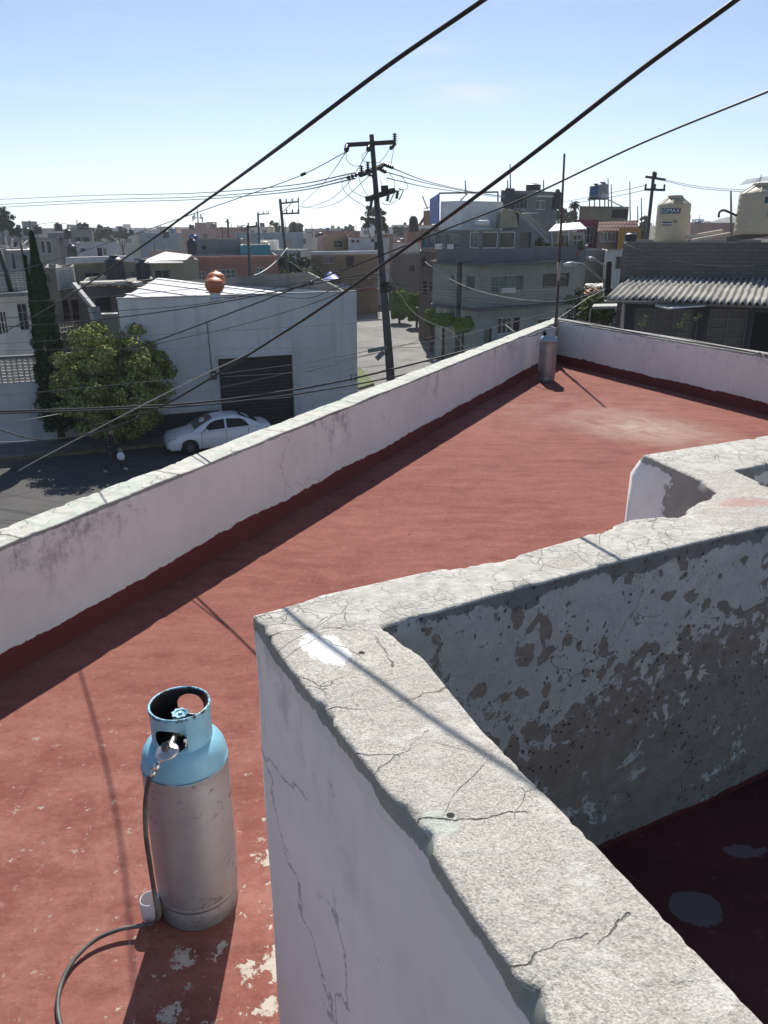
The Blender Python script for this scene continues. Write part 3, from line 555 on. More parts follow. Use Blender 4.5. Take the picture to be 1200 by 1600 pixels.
# loose wires lying along the right parapet
def rpt(s_, off, z): p = CORNER+RWD*s_+nr*off; return (p.x, p.y, PT+.02+z)
m_wirew = flat('weathered white wire', (.48, .46, .43), .6); m_wired = flat('black cable sheath', (.009, .009, .010), .55, 0, .3, 20, spec=.4)
m_wireg = flat('grey cable sheath', (.16, .155, .15), .6)
for k, (mt_, lb) in enumerate(((m_wired, 'black wire lying along the right parapet top nearest the street'), (m_wirew, 'pale wire lying along the middle of the right parapet top'), (m_wireg, 'grey wire hugging the inner edge of the right parapet top'))):
    o_ = .125-.045*k
    tag(MB().tube(cr([rpt(s_, o_+.012*math.sin(s_*1.7+k), .02+.008*math.sin(s_*2.3+k*2)) for s_ in np.linspace(-.1, 12.5, 26)], 4), .017, 6).build('loose_wire', mt_), lb, 'wire', 'wires lying on the right parapet')
tag(MB().tube(cr([rpt(5.0, .06, .03), rpt(5.15, -.01, .04), rpt(5.3, -.06, -.06), rpt(5.5, -.06, -.15), rpt(5.8, -.08, -.18), rpt(6.3, -.02, -.13)], 6), .008, 6).build('loose_wire', m_wirew), 'pale wire end looping down the inner face of the right parapet', 'wire')
# ================================================================ STREET LEVEL
U = Vector((.93, .37)).normalized(); NC = Vector((U.y, -U.x))          # along the street; towards the camera
WP = Vector((-9.9, 31.1))
def W2(s_, d, z=None):
    p = WP+U*s_+NC*d; return (p.x, p.y) if z is None else (p.x, p.y, z)
def mat_asphalt(name, c):
    t = NT(name); a = t.noise(.25, 6, .65); b = t.noise(2, 6, .7); d = t.noise(40, 3)
    cc = t.mix(t.rng(a, .35, .7), tuple(x*.8 for x in c), tuple(x*1.35 for x in c)); cc = t.mix(t.rng(b, .5, .7, 0, .3), cc, tuple(x*1.7 for x in c)); cc = t.mix(t.rng(d, .6, .7, 0, .4), cc, tuple(x*.5 for x in c))
    k = t.rng(t.vor(.35, vec=t.warp(.9, .8)), 0, .006, 1, 0); cc = t.mix(t.mul(k, .7), cc, tuple(x*.3 for x in c))
    return t.done(cc, .9, t.bump(d, .3, .01), spec=.2)
m_asph = mat_asphalt('asphalt', (.085, .083, .08)); m_conc = mat_asphalt('pavement concrete', (.20, .19, .175)); m_lot = mat_asphalt('pale worn asphalt', (.20, .195, .18))
t = NT('distant ground'); m_gnd = t.done(t.mix(t.rng(t.noise(.02, 6, .7), .35, .65), (.11, .10, .085), (.20, .18, .155)), .95, spec=.1)
S = 30000
tag(MB().add([(-S, -60, GZ-.012), (S, -60, GZ-.012), (S, S, GZ-.012), (-S, S, GZ-.012)], [(0, 1, 2, 3)]).build('ground', m_gnd), kind='structure')
rd = MB(); p = [W2(-60, 14), W2(60, 14), W2(60, 1.1), W2(-60, 1.1)]
rd.add([(x, y, GZ-.006) for x, y in p], [(0, 1, 2, 3)]); tag(rd.build('road', m_asph), kind='structure')
# side street and the worn square beyond the warehouse corner
lp = [W2(9.6, 1.2), W2(34, 1.2), gr(760, 565, GZ), gr(722, 552, GZ), gr(690, 538, GZ), gr(655, 497, GZ), gr(640, 478, GZ), gr(520, 470, GZ), gr(470, 500, GZ)]
tag(MB().add([(q[0], q[1], GZ) for q in lp], [tuple(range(len(lp)))]).build('side_street', m_lot), kind='structure')
sw = MB(); sw.prism([W2(-40, 1.1), W2(9.3, 1.1), W2(9.3, -1.05), W2(-40, -1.05)], GZ-.1, GZ+.13)
tag(sw.build('pavement', m_conc), kind='structure')
m_yel = flat('worn yellow kerb paint', (.15, .13, .075), .85, 0, .3, 2)
kb = MB(); 
for k in range(-9, 5): kb.prism([W2(k*2.05, 1.10), W2(k*2.05+2.0, 1.10), W2(k*2.05+2.0, 1.24), W2(k*2.05, 1.24)], GZ-.1, GZ+.125)
tag(kb.build('kerb', m_yel), kind='structure')
g0, g1, g2, g3 = gr(560, 578, GZ), gr(568, 590, GZ), gr(585, 602, GZ), gr(572, 604, GZ)
tag(MB().prism([(g0.x-.6, g0.y), (g0.x+.1, g0.y+.3), (g1.x+.25, g1.y), (g2.x, g2.y), (g3.x-.4, g3.y-1)], GZ-.1, GZ+.12).build('grass_strip', flat('dry grass', (.10, .13, .04), .95, 0, .4, 4)), kind='structure')

# ---------------------------------------------------------------- building kit
def frame_col(n, c, **k): return flat(n, c, .5, **k)
F_W = frame_col('white window frame', (.62, .62, .60)); F_A = frame_col('aluminium frame', (.35, .36, .36), metal=.5); F_K = frame_col('dark window frame', (.05, .05, .055))
F_B = frame_col('brown window frame', (.10, .06, .04))
def glass(n, c):
    if n in _mc: return _mc[n]
    t = NT(n); X, Y, Z = t.xyz(); f = t.noise(1.3, 3, .5)
    _mc[n] = t.done(t.mix(t.rng(f, .35, .65), tuple(x*.5 for x in c), c), .12, t.bump(t.noise(.8, 2), .15, .05), spec=.5); return _mc[n]
G_D = glass('dark window glass', (.035, .045, .05)); G_G = glass('greenish window glass', (.10, .16, .15)); G_C = glass('curtained glass', (.22, .22, .21)); G_K = flat('dark opening', (.012, .012, .014), .9)
M_ROOF = flat('flat roof concrete', (.27, .26, .24), .95, 0, .25, .8); M_RED = flat('red roof coat', (.30, .09, .07), .9, 0, .25, .8)
def wall_open(mb, p0, p1, z0, z1, ops, rev=.12, m=0):
    """wall sheet from p0 to p1 (outside on its right hand side) with real openings and reveals"""
    p0 = Vector(p0[:2]); p1 = Vector(p1[:2]); L = (p1-p0).length; u = (p1-p0)/L; n = Vector((u.y, -u.x))
    ss = sorted({0, L} | {o[0] for o in ops} | {o[1] for o in ops}); zz = sorted({z0, z1} | {o[2] for o in ops} | {o[3] for o in ops})
    P = lambda s_, z, d=0: (p0.x+u.x*s_-n.x*d, p0.y+u.y*s_-n.y*d, z)
    for i in range(len(ss)-1):
        for j in range(len(zz)-1):
            a, b, c, d = ss[i], ss[i+1], zz[j], zz[j+1]; sm, zm = (a+b)/2, (c+d)/2
            if any(o[0] < sm < o[1] and o[2] < zm < o[3] for o in ops): continue
            mb.add([P(a, c), P(b, c), P(b, d), P(a, d)], [(0, 1, 2, 3)], m)
    for o in ops:
        a, b, c, d = o[:4]
        mb.add([P(a, c), P(b, c), P(b, d), P(a, d), P(a, c, rev), P(b, c, rev), P(b, d, rev), P(a, d, rev)], [(0, 4, 5, 1), (1, 5, 6, 2), (2, 6, 7, 3), (3, 7, 4, 0)], m)
def add_window(root, p0, p1, o, rev=.12):
    """o: s0, s1, z0, z1, kind, cols, rows, frame, glass"""
    p0 = Vector(p0[:2]); p1 = Vector(p1[:2]); u = (p1-p0).normalized(); n = Vector((u.y, -u.x))
    a, b, c, d = o[:4]; kind, cols, rows, fm, gm = o[4:9]
    P = lambda s_, z, q: Vector((p0.x+u.x*s_-n.x*q, p0.y+u.y*s_-n.y*q, z))
    fw = min(.06, (b-a)*.09)
    if kind in 'kK':
        m = MB(); m.add([P(a, c, rev), P(b, c, rev), P(b, d, rev), P(a, d, rev)], [(0, 1, 2, 3)]); return m.build('opening', gm, root)
    f = MB()
    def hb_(z, w_): f.bar(P(a, z, rev-.03), P(b, z, rev-.03), .05, w_)
    def vb_(s_, w_, z0_=c, z1_=d): f.box(P(s_, (z0_+z1_)/2, rev-.03), (w_, .05, z1_-z0_-fw*1.2), math.atan2(u.y, u.x))
    hb_(c+fw/2, fw); hb_(d-fw/2, fw); vb_(a+fw/2, fw); vb_(b-fw/2, fw)
    for k in range(1, cols): vb_(a+(b-a)*k/cols, fw*.8)
    for k in range(1, rows): hb_(c+(d-c)*k/rows, fw*.7)
    w_ = f.build('window' if kind != 'd' else 'door', fm, root)
    g_ = MB(); g_.add([P(a, c, rev-.004), P(b, c, rev-.004), P(b, d, rev-.004), P(a, d, rev-.004)], [(0, 1, 2, 3)]); g_.build('pane' if kind != 'd' else 'door_panel', gm, w_)
    return w_
def pxop(p0, p1, q):
    x0, y0, x1, y1 = q[:4]; xm, ym = (x0+x1)/2, (y0+y1)/2
    s0, s1 = sorted((onplane(x0, ym, p0, p1)[0], onplane(x1, ym, p0, p1)[0])); z1 = onplane(xm, y0, p0, p1)[1]; z0 = onplane(xm, y1, p0, p1)[1]
    k = list(q[4:]); k += ['w', 2, 1, F_W, G_D][len(k):]
    return [s0, s1, z0, z1]+k
def mass(root, pts, z0, z1, mat, ops=None, roof=M_ROOF, par=.25, name='wall', trim=None):
    """one storey block: walls with openings (ops[edge] = pixel rects), parapet rim and roof floor"""
    pts = [Vector(p[:2]) for p in pts]; N = len(pts); mb = MB(); wl_ = []
    for i in range(N):
        a, b = pts[i], pts[(i+1) % N]; L = (b-a).length; o_ = []
        for q in (ops or {}).get(i, []):
            o = pxop(a, b, q) if len(q) < 10 or q[-1] != 'sz' else list(q[:9])
            o[0] = max(.05, o[0]); o[1] = min(L-.05, o[1]); o[2] = max(z0+.02, o[2]); o[3] = min(z1-.05, o[3])
            if o[1]-o[0] > .1 and o[3]-o[2] > .1: o_.append(o); wl_.append((a, b, o))
        wall_open(mb, a, b, z0, z1, o_)
    cen = sum(pts, Vector((0, 0)))/N
    wd = mb.build(name, mat, root)
    th = .14; inn = []
    for i in range(N):
        d0 = (pts[i]-pts[i-1]).normalized(); d1 = (pts[(i+1) % N]-pts[i]).normalized(); n0 = Vector((-d0.y, d0.x)); n1 = Vector((-d1.y, d1.x)); v = n0+n1
        inn.append(pts[i]+v*(th/max(.3, 1+n0.dot(n1))))
    r = MB(); zf = z1-par
    vs = [(p.x, p.y, z1) for p in pts]+[(p.x, p.y, z1) for p in inn]+[(p.x, p.y, zf) for p in inn]
    r.add(vs, [(i, (i+1) % N, N+(i+1) % N, N+i) for i in range(N)]+[(N+i, N+(i+1) % N, 2*N+(i+1) % N, 2*N+i) for i in range(N)]+[tuple(range(2*N, 3*N))])
    r.build('roof', roof, root)
    for a, b, o in wl_: add_window(root, a, b, o)
    return wd
def block_pts(xl, xr, yt, Yl, Yr, depth):
    a = at(xl, yt, Yl); b = at(xr, yt, Yr); n = Vector(((a.x+b.x)/(a.y+b.y)*.92, 1)).normalized()*depth
    return [Vector((a.x, a.y)), Vector((b.x, b.y)), Vector((b.x, b.y))+n, Vector((a.x, a.y))+n], (a.z+0*b.z)
def house(label, xl, xr, yt, Yl, Yr, depth, mat, ops=(), cat='house', group=None, zb=GZ-.05, roof=M_ROOF, par=.25, yb=None, name='house', root=None, side=None):
    pts, z1 = block_pts(xl, xr, yt, Yl, Yr, depth)
    if root is None: root = thing(name, label, cat, (0, 0, 0), 0, group)
    if yb is not None: zb = at(xl, yb, Yl).z
    mass(root, pts, zb, z1, mat, {0: list(ops), **(side or {})}, roof, par)
    return root
def slab(root, xl, xr, y, Yl, Yr, proj, th, mat, name='slab'):
    a, b = at(xl, y, Yl), at(xr, y, Yr); d = Vector((b.x-a.x, b.y-a.y)).normalized(); n = Vector((d.y, -d.x)); b.z = a.z
    p = [(a.x, a.y), (b.x, b.y)]; p = [(a.x+n.x*proj, a.y+n.y*proj), (b.x+n.x*proj, b.y+n.y*proj), (b.x-n.x*.004, b.y-n.y*.004), (a.x-n.x*.004, a.y-n.y*.004)]
    return MB().prism(p, a.z-th, a.z).build(name, mat, root)

# ---------------------------------------------------------------- water tanks, antennas
M_TBLK = flat('black tank plastic', (.018, .02, .024), .5, 0, .3, 2); M_TBEI = flat('beige tank plastic', (.50, .43, .31), .6, 0, .1, 1); M_TBLU = flat('blue tank plastic', (.02, .07, .22), .5); M_TGRY = flat('grey tank plastic', (.26, .25, .23), .6)
def tank_mb(r, h):
    pr_ = [(0, 0), (r*.98, 0)]
    for k in range(6): z = h*.76*k/6; pr_ += [(r, z+.01), (r, z+h*.105), (r*.988, z+h*.115)]
    pr_ += [(r, h*.77), (r*.97, h*.80), (r*.45, h*.93), (r*.43, h*.93), (0, h*.93)]
    return MB().lathe(pr_, n=24)
def tank(label, px, py, Y, r, h, mat=None, group=None, z=None):
    p = at(px, py, Y)
    if z is not None: p.z = z
    root = thing('water_tank', label, 'water tank', tuple(p), 0, group)
    tank_mb(r, h).build('tank_body', mat or M_TBLK, root)
    MB().lathe([(0, h*.93), (r*.46, h*.93), (r*.46, h*.99), (r*.40, h), (0, h)], n=16).build('lid', mat or M_TBLK, root)
    return root

# ---------------------------------------------------------------- the warehouse
m_wh = plaster('warehouse white paint', (.68, .69, .69), .45, .35)
FL, FR = at(183, 468, 30.75), at(557, 455, 34.55)
ztop = FL.z; wh = thing('warehouse', 'white single storey warehouse with a dark roll-up gate, across the street', 'warehouse', (0, 0, 0))
wp0, wp1 = Vector((FL.x, FL.y)), Vector((FR.x, FR.y)); BLp = at(247, 434, 43); wp3 = Vector((BLp.x, BLp.y))
go_ = pxop(wp0, wp1, (343, 557, 459, 640)); go_[2] = GZ+.13
gate_m = NT('dark roller gate'); X, Y, Z = gate_m.xyz(); wv = gate_m.m('SINE', gate_m.mul(Z, 42)); gate_m.done(gate_m.mix(gate_m.rng(gate_m.noise(1, 4), .3, .7), (.009, .010, .017), (.018, .02, .028)), .5, gate_m.bump(wv, .4, .012))
mb = MB(); wall_open(mb, wp0, wp1, GZ-.05, ztop, [go_], .22)
dR = (wp1-wp0).normalized(); backR = wp1+Vector((-dR.y, dR.x))*.3
for a, b in ((wp1, backR), (backR, wp3), (wp3, wp0)): wall_open(mb, a, b, GZ-.05, ztop-.02, [])
mb.build('wall', m_wh, wh)
add_window(wh, wp0, wp1, go_[:4]+['k', 1, 1, F_K, gate_m.mat], .22).name = 'roller_gate'
# gate jambs a little proud of the wall, dark skirting, rim along the top
def onW(s_, z, q=0): n = Vector((dR.y, -dR.x)); return Vector((wp0.x+dR.x*s_+n.x*q, wp0.y+dR.y*s_+n.y*q, z))
jm = MB()
for s_ in (go_[0]-.05, go_[1]+.05): jm.bar(onW(s_, GZ+.13, .02), onW(s_, go_[3]+.10, .02), .10, .10)
jm.bar(onW(go_[0]-.1, go_[3]+.05, .022), onW(go_[1]+.1, go_[3]+.05, .022), .10, .10); jm.build('gate_frame', m_wh, wh)
dd_ = MB(); dd_.bar(onW(0, GZ+.55, .01), onW(go_[0]-.12, GZ+.55, .01), .03, 1.0); dd_.build('skirting', flat('dark blue skirting paint', (.03, .038, .05), .8), wh)
rm = MB(); rm.bar(onW(-.02, ztop+.03, -.07), onW((wp1-wp0).length, ztop+.03, -.07), .16, .06); rm.build('parapet_cap', flat('pale cap', (.42, .42, .40), .9), wh)
t = NT('white sheet roof'); m_sheet = t.done(t.mix(t.rng(t.noise(.8, 6, .6), .3, .7), (.40, .40, .41), (.50, .50, .50)), .45, t.bump(t.m('SINE', t.mul(t.m('ADD', t.mul(t.xyz()[0], .55), t.mul(t.xyz()[1], .8)), 22)), .3, .02))
rr = at(452, 465, 33.6); rz = lambda p: p
tri = [Vector((wp0.x+.1, wp0.y+.15, ztop+.02)), Vector((rr.x, rr.y, ztop+.03)), Vector((BLp.x, BLp.y, BLp.z))]
rf = MB(); rf.add([*tri, *[v-Vector((0, 0, .05)) for v in tri]], [(0, 1, 2), (3, 5, 4), (0, 3, 4, 1), (1, 4, 5, 2), (2, 5, 3, 0)]); rfo = rf.build('roof', m_sheet, wh)
m_strip = flat('translucent white strip', (.80, .80, .78), .5)
for f in (.16, .42, .70, .93):
    a = tri[0].lerp(tri[2], f); b = tri[0].lerp(tri[1], f); a = a.lerp(b, .02); MB().bar(a+Vector((0, 0, .03)), b.lerp(a, .03)+Vector((0, 0, .03)), .34, .03).build('roof_light', m_strip, rfo)
# meter box, conduit, house number
mt_ = thing('electric_meter', 'small dark meter box on the warehouse wall left of the roller gate', 'meter box', tuple(onW(onplane(333, 586, wp0, wp1)[0], onplane(333, 586, wp0, wp1)[1], .06)), math.atan2(dR.y, dR.x))
MB().box((0, 0, 0), (.26, .12, .36)).build('box', flat('meter case', (.04, .045, .05), .5), mt_); MB().box((0, -.063, .05), (.14, .01, .10)).build('dial', flat('meter dial', (.30, .32, .33), .3), mt_)
MB().cone((-.05, 0, .18), (-.10, 0, 2.2), .018, .018, 6).build('conduit', m_wireg, mt_)
def text_mesh(body, size, mat, name='lettering', parent=None, bend=None, ext=.004):
    cu_ = bpy.data.curves.new(name, 'FONT'); cu_.body = body; cu_.size = size; cu_.extrude = ext; cu_.align_x = 'CENTER'; cu_.align_y = 'CENTER'; cu_.resolution_u = 3
    o = bpy.data.objects.new(name, cu_); col.objects.link(o); dg = bpy.context.evaluated_depsgraph_get(); me = bpy.data.meshes.new_from_object(o.evaluated_get(dg)); bpy.data.objects.remove(o)
    if bend:   # wrap round a vertical cylinder of radius bend[0], centred at angle bend[1], height bend[2]
        for v in me.vertices: a = bend[1]+v.co.x/bend[0]; r = bend[0]+v.co.z; v.co = (r*math.cos(a), r*math.sin(a), bend[2]+v.co.y)
    me.materials.clear(); me.materials.append(mat); o = bpy.data.objects.new(name, me); col.objects.link(o); o.parent = parent; return o
s_, z_ = onplane(555, 590, wp0, wp1); nt_ = text_mesh('33', .42, flat('faded black paint', (.10, .10, .11), .8), 'wall_number', wh)
nt_.matrix_world = Matrix.Translation(onW(s_-.1, z_, .006)) @ Matrix.Rotation(math.atan2(dR.y, dR.x), 4, 'Z') @ Matrix.Rotation(R(90), 4, 'X')
m_tc = flat('orange turbine paint', (.50, .14, .045), .45, 0, .2, 4); 
def turbine(label, px, py, Y, k):
    p = at(px, py+2, Y); k *= 1.12; root = thing('roof_ventilator', label, 'roof ventilator', tuple(p), 0, 'turbine vents on the warehouse roof')
    m = MB(); n = 48; pr_ = [(.22, .30), (.24, .34), (.33, .42), (.385, .55), (.385, .66), (.33, .78), (.24, .85), (.12, .90), (.02, .97), (0, .98)]
    vs = [(r*k*(1+(.035 if q % 2 else 0))*math.cos(2*math.pi*q/n+z*.5), r*k*(1+(.035 if q % 2 else 0))*math.sin(2*math.pi*q/n+z*.5), z*k) for r, z in pr_ for q in range(n)]
    m.add(vs, [(i*n+q, i*n+(q+1) % n, (i+1)*n+(q+1) % n, (i+1)*n+q) for i in range(len(pr_)-1) for q in range(n)]); m.build('turbine_head', m_tc, root)
    MB().lathe([(.26*k, 0), (.24*k, .08*k), (.215*k, .32*k)], n=20).build('base_pipe', flat('galvanised base', (.5, .5, .5), .4, .6), root)
turbine('nearer orange onion-shaped turbine vent on the white warehouse roof', 337, 467, 31.9, .86)
turbine('farther orange turbine vent half hidden behind the nearer one', 339, 457, 34.4, .90)
# neighbour's bare gable wall rising behind the roof
gm = thing('gable_wall', 'bare grey rendered wall sloping down behind the white sheet roof', 'wall', (0, 0, 0))
q0, q1, q2 = at(292, 438, 42.3), at(480, 425, 36.6), at(541, 457, 35.3); m_gr = plaster('grey render', (.33, .315, .275), .5, .6)
g_ = MB()
for a, b in ((q0, q1), (q1, q2)):
    d = Vector((b.x-a.x, b.y-a.y, 0)).normalized(); n = Vector((-d.y, d.x, 0))*.15; lo = lambda v: Vector((v.x, v.y, GZ))
    g_.add([a, b, lo(b), lo(a), a+n, b+n, lo(b)+n, lo(a)+n], [(0, 3, 2, 1), (4, 5, 6, 7), (0, 1, 5, 4), (1, 2, 6, 5), (3, 0, 4, 7)])
g_.build('wall', m_gr, gm)

# ---------------------------------------------------------------- utility pole with its hardware
PY_ = 24.0
pb, pt_ = at(624.5, 775, 24.4), at(580.5, 210, PY_); pb.z = GZ
pole = thing('utility_pole', 'tall leaning concrete utility pole with three crossarms in the centre of the picture', 'utility pole', tuple(pb))
m_pole = flat('weathered pole', (.085, .08, .078), .9, 0, .25, 3, .4); m_ins = flat('dark insulator', (.03, .022, .02), .3, 0, .2, 10, spec=.6); m_arm = flat('rusty crossarm', (.05, .045, .042), .7, .3, .25, 6)
MB().cone((0, 0, 0), pt_-pb, .175, .065, 10).build('shaft', m_pole, pole)
def AP(x, y, dY=0.): return at(x, y, PY_+dY)-pb
def arm(a, b, w_=.10): MB().bar(a, b, w_, w_*1.1).build('crossarm', m_arm, pole)
arm(AP(542, 226.5, -.12), AP(618, 222, -.12)); arm(AP(563, 272, -.5), AP(599, 257, .6), .09); arm(AP(563, 274, -.62), AP(597, 260, .45), .09); arm(AP(573, 311, -.35), AP(615, 297.5, .3), .13)
def insul(a, b, r=.07, n=4):
    a, b = Vector(a), Vector(b); d = b-a; m = MB(); pr_ = [(0, 0)]
    L = d.length
    for k in range(n): z = L*(k+.15)/n; pr_ += [(r*.4, z), (r, z+L*.25/n), (r*.95, z+L*.42/n), (r*.4, z+L*.55/n)]
    pr_ += [(r*.4, L), (0, L)]; m.lathe(pr_, a, 10, axis=d); m.build('insulator', m_ins, pole)
for q in (((617, 222, -.1), (616.5, 208, -.1)), ((617, 224, -.1), (610.5, 232, -.5)), ((543, 227, -.1), (541, 235, -.5)), ((578, 228, -.1), (575.5, 234, -.5)), ((565, 271, -.5), (564.5, 258.5, -.5)), ((575, 266, -.2), (574.5, 253, -.2)),
          ((600, 257, .6), (614.5, 262, 1.0)), ((590, 262, .3), (603, 269, .9)), ((564, 271, -.5), (542, 278.5, -.9)), ((571, 270, -.3), (584, 276, -.3)), ((598, 258, .5), (590, 261, .3))):
    insul(AP(*q[0]), AP(*q[1]), .075 if abs(q[0][0]-q[1][0]) < 4 else .06)
for cx, cy in ((581, 312), (607, 302), (621.5, 298)):      # fused cutouts hanging from the lowest arm
    fcu = MB(); a = AP(cx, cy, -.1); b = AP(cx-2, cy+13, -.1); q = MB()
    pr_ = [(0, 0)]; L = (b-a).length
    for k in range(5): z = L*(k+.1)/5; pr_ += [(.035, z), (.07, z+L*.05), (.035, z+L*.12)]
    pr_ += [(0, L)]; q.lathe(pr_, a, 10, axis=b-a); cut = q.build('fuse_cutout', m_ins, pole)
    MB().tube([a+Vector((.03, 0, .06)), a+Vector((.16, 0, -.0)), b+Vector((.07, 0, -.03))], .018, 6).build('fuse_tube', m_arm, cut)
MB().bar(AP(614, 298, .3), AP(622, 299, .3), .05, .05).build('bracket', m_arm, pole)
for yy in (443, 449, 455): MB().cone(AP(594, yy, -.05), AP(608, yy-1, -.05), .05, .05, 8).build('cable_bracket', m_arm, pole)
MB().cone(AP(601.5, 300, 0), AP(600.6, 290, 0), .115, .112, 10).build('strap', m_arm, pole)
# street name plates
m_sign = flat('weathered green sign plate', (.13, .17, .17), .6, 0, .25, 6)
def plate(label, q, Y, nm='street_sign'):
    c = [at(x, y, Y+dy) for x, y, dy in q]; n = (c[1]-c[0]).cross(c[3]-c[0]).normalized()*.02; o = thing(nm, label, 'street sign', tuple(c[0]))
    m = MB(); vs = [v-c[0] for v in c]+[v-c[0]+n for v in c]; m.add(vs, [(0, 1, 2, 3), (4, 7, 6, 5), (0, 4, 5, 1), (1, 5, 6, 2), (2, 6, 7, 3), (3, 7, 4, 0)]); m.build('plate', m_sign, o); return o
plate('long horizontal street name plate fixed to the left of the leaning utility pole', [(574.5, 545.5, 0), (604, 540, -.25), (605, 546.5, -.25), (575, 552, 0)], 24.0)
plate('short tilted street name plate hanging below the long one on the leaning pole', [(586, 558, -.4), (597, 547.5, -.25), (603, 552.5, -.2), (591, 564, -.35)], 23.9)

# ---------------------------------------------------------------- overhead wires
m_wd = flat('dark wire', (.03, .03, .033), .6, 0, .2, 3); m_wl = flat('light grey wire', (.34, .33, .32), .5, .2, .2, 3); m_wm = flat('grey wire', (.12, .125, .14), .6, 0, .2, 3)  # m_wl is simply the lightest of the three wire greys
def wire(label, pts, r=.012, mat=None, group=None, name='overhead_wire', k=8):
    return tag(MB().tube(cr([at(*p) for p in pts], k), r, 6).build(name, mat or m_wd), label, 'wire', group)
def lin(pts, Y0, Y1):
    n = len(pts); return [(x, y, Y0+(Y1-Y0)*i/(n-1)) for i, (x, y) in enumerate(pts)]
# ================================================================ FOLIAGE
def leaf_mat(name, c, var=.5):
    if name in _mc: return _mc[name]
    t = NT(name); gi = t.n.new('ShaderNodeNewGeometry'); rnd = gi.outputs['Random Per Island']
    a = t.noise(1.2, 3, .6); cc = t.mix(rnd, tuple(x*(1-var) for x in c), tuple(min(1, x*(1+var)) for x in c)); cc = t.mix(t.rng(a, .4, .7, 0, .4), cc, (c[0]*1.5, c[1]*1.25, c[2]*.8))
    t.b.inputs['Subsurface Weight'].default_value = 0
    _mc[name] = t.done(cc, .85, spec=.08); return _mc[name]
M_BARK = flat('bark', (.09, .07, .055), .95, 0, .3, 8, .6)
def leaves(name, P, Nrm, size, mat, parent, asp=.5):
    """one mesh of small leaf quads at points P (n,3), facing Nrm, size array"""
    n = len(P); P = np.asarray(P, float); Nrm = np.asarray(Nrm, float); Nrm /= np.linalg.norm(Nrm, axis=1)[:, None]+1e-9
    q = rng.normal(size=(n, 3)); a = np.cross(Nrm, q); a /= np.linalg.norm(a, axis=1)[:, None]+1e-9; b = np.cross(Nrm, a)
    s_ = np.asarray(size)*np.ones(n); a = a*s_[:, None]; b = b*s_[:, None]*asp
    V = np.stack([P-a, P-b*.9+Nrm*s_[:, None]*.15, P+a, P+b*.9+Nrm*s_[:, None]*.15], 1).reshape(-1, 3)
    me = bpy.data.meshes.new(name); me.vertices.add(4*n); me.vertices.foreach_set('co', V.ravel()); me.loops.add(4*n); me.loops.foreach_set('vertex_index', np.arange(4*n, dtype=np.int32))
    me.polygons.add(n); me.polygons.foreach_set('loop_start', np.arange(0, 4*n, 4, dtype=np.int32)); me.polygons.foreach_set('loop_total', np.full(n, 4, dtype=np.int32)); me.update(calc_edges=True); me.validate()
    me.materials.append(mat); o = bpy.data.objects.new(name, me); col.objects.link(o); o.parent = parent; return o
def clumped(center, rad, nclump, per, cr_, fill=.35, flatb=-.5):
    c = []
    while len(c) < nclump:
        v = rng.normal(size=3); v /= np.linalg.norm(v)
        if v[2] < flatb: continue
        r = 1-.5*rng.random()**1.6 if rng.random() > fill else rng.random()*.75
        c.append(np.array(center)+v*np.array(rad)*r)
    P, Nn = [], []
    for k in c:
        m = int(per*(.6+.8*rng.random())); v = rng.normal(size=(m, 3)); v /= np.linalg.norm(v, axis=1)[:, None]; rr_ = cr_*(.65+.6*rng.random())*(rng.random(m)**.4)
        P.append(k+v*rr_[:, None]*np.array([1, 1, .75])); Nn.append(v+rng.normal(size=(m, 3))*.55+np.array([0, 0, .35]))
    return np.concatenate(P), np.concatenate(Nn)
def tree(label, pos, h, rx, rz, mat, nclump=30, per=60, cl=None, leaf=.12, trunk_r=.12, group=None, name='broadleaf_tree', limbs=4, flatb=-.5):
    """pos: foot; h: height of the crown centre; rx, rz: crown radii"""
    root = thing(name, label, 'tree', tuple(pos), 0, group); m = MB(); c = Vector((0, 0, h))
    m.tube([(0, 0, -.1), (.03*h*.2, .02, h*.35), (0, .05, h*.75)], [trunk_r*1.2, trunk_r*.9, trunk_r*.6], 8)
    for k in range(limbs):
        a = k*2.4+pos[0]; m.tube([(0, 0, h*.45+.07*h*k/limbs), (rx*.4*math.cos(a), rx*.4*math.sin(a), h*.8), (rx*.75*math.cos(a), rx*.75*math.sin(a), h+rz*.3)], [trunk_r*.55, trunk_r*.4, trunk_r*.15], 6)
    m.build('trunk', M_BARK, root)
    P, Nn = clumped((0, 0, h), (rx, rx, rz), nclump, per, cl or rx*.3, flatb=flatb)
    leaves('crown', P, Nn, leaf*(.6+.8*rng.random(len(P))), mat, root); return root
L_MID = leaf_mat('mid green leaves', (.075, .105, .032)); L_DK = leaf_mat('dark green leaves', (.030, .055, .022)); L_TOP = leaf_mat('clipped hedge leaves', (.12, .205, .036)); L_FAR = leaf_mat('grey green leaves', (.055, .075, .045)); L_TREE = leaf_mat('street tree leaves', (.235, .27, .092)); L_OLV = leaf_mat('yellow green leaves', (.125, .150, .045), .4)
f0 = gr(183, 700, GZ); cpos = at(181, 590, f0.y+.1)
tree('big round yellow-green street tree in front of the white warehouse', (f0.x+.05, f0.y+.25, GZ+.1), 2.60, 2.2, 2.22, L_TREE, 330, 200, .36, .075, .15, name='street_tree', limbs=6, flatb=-1)
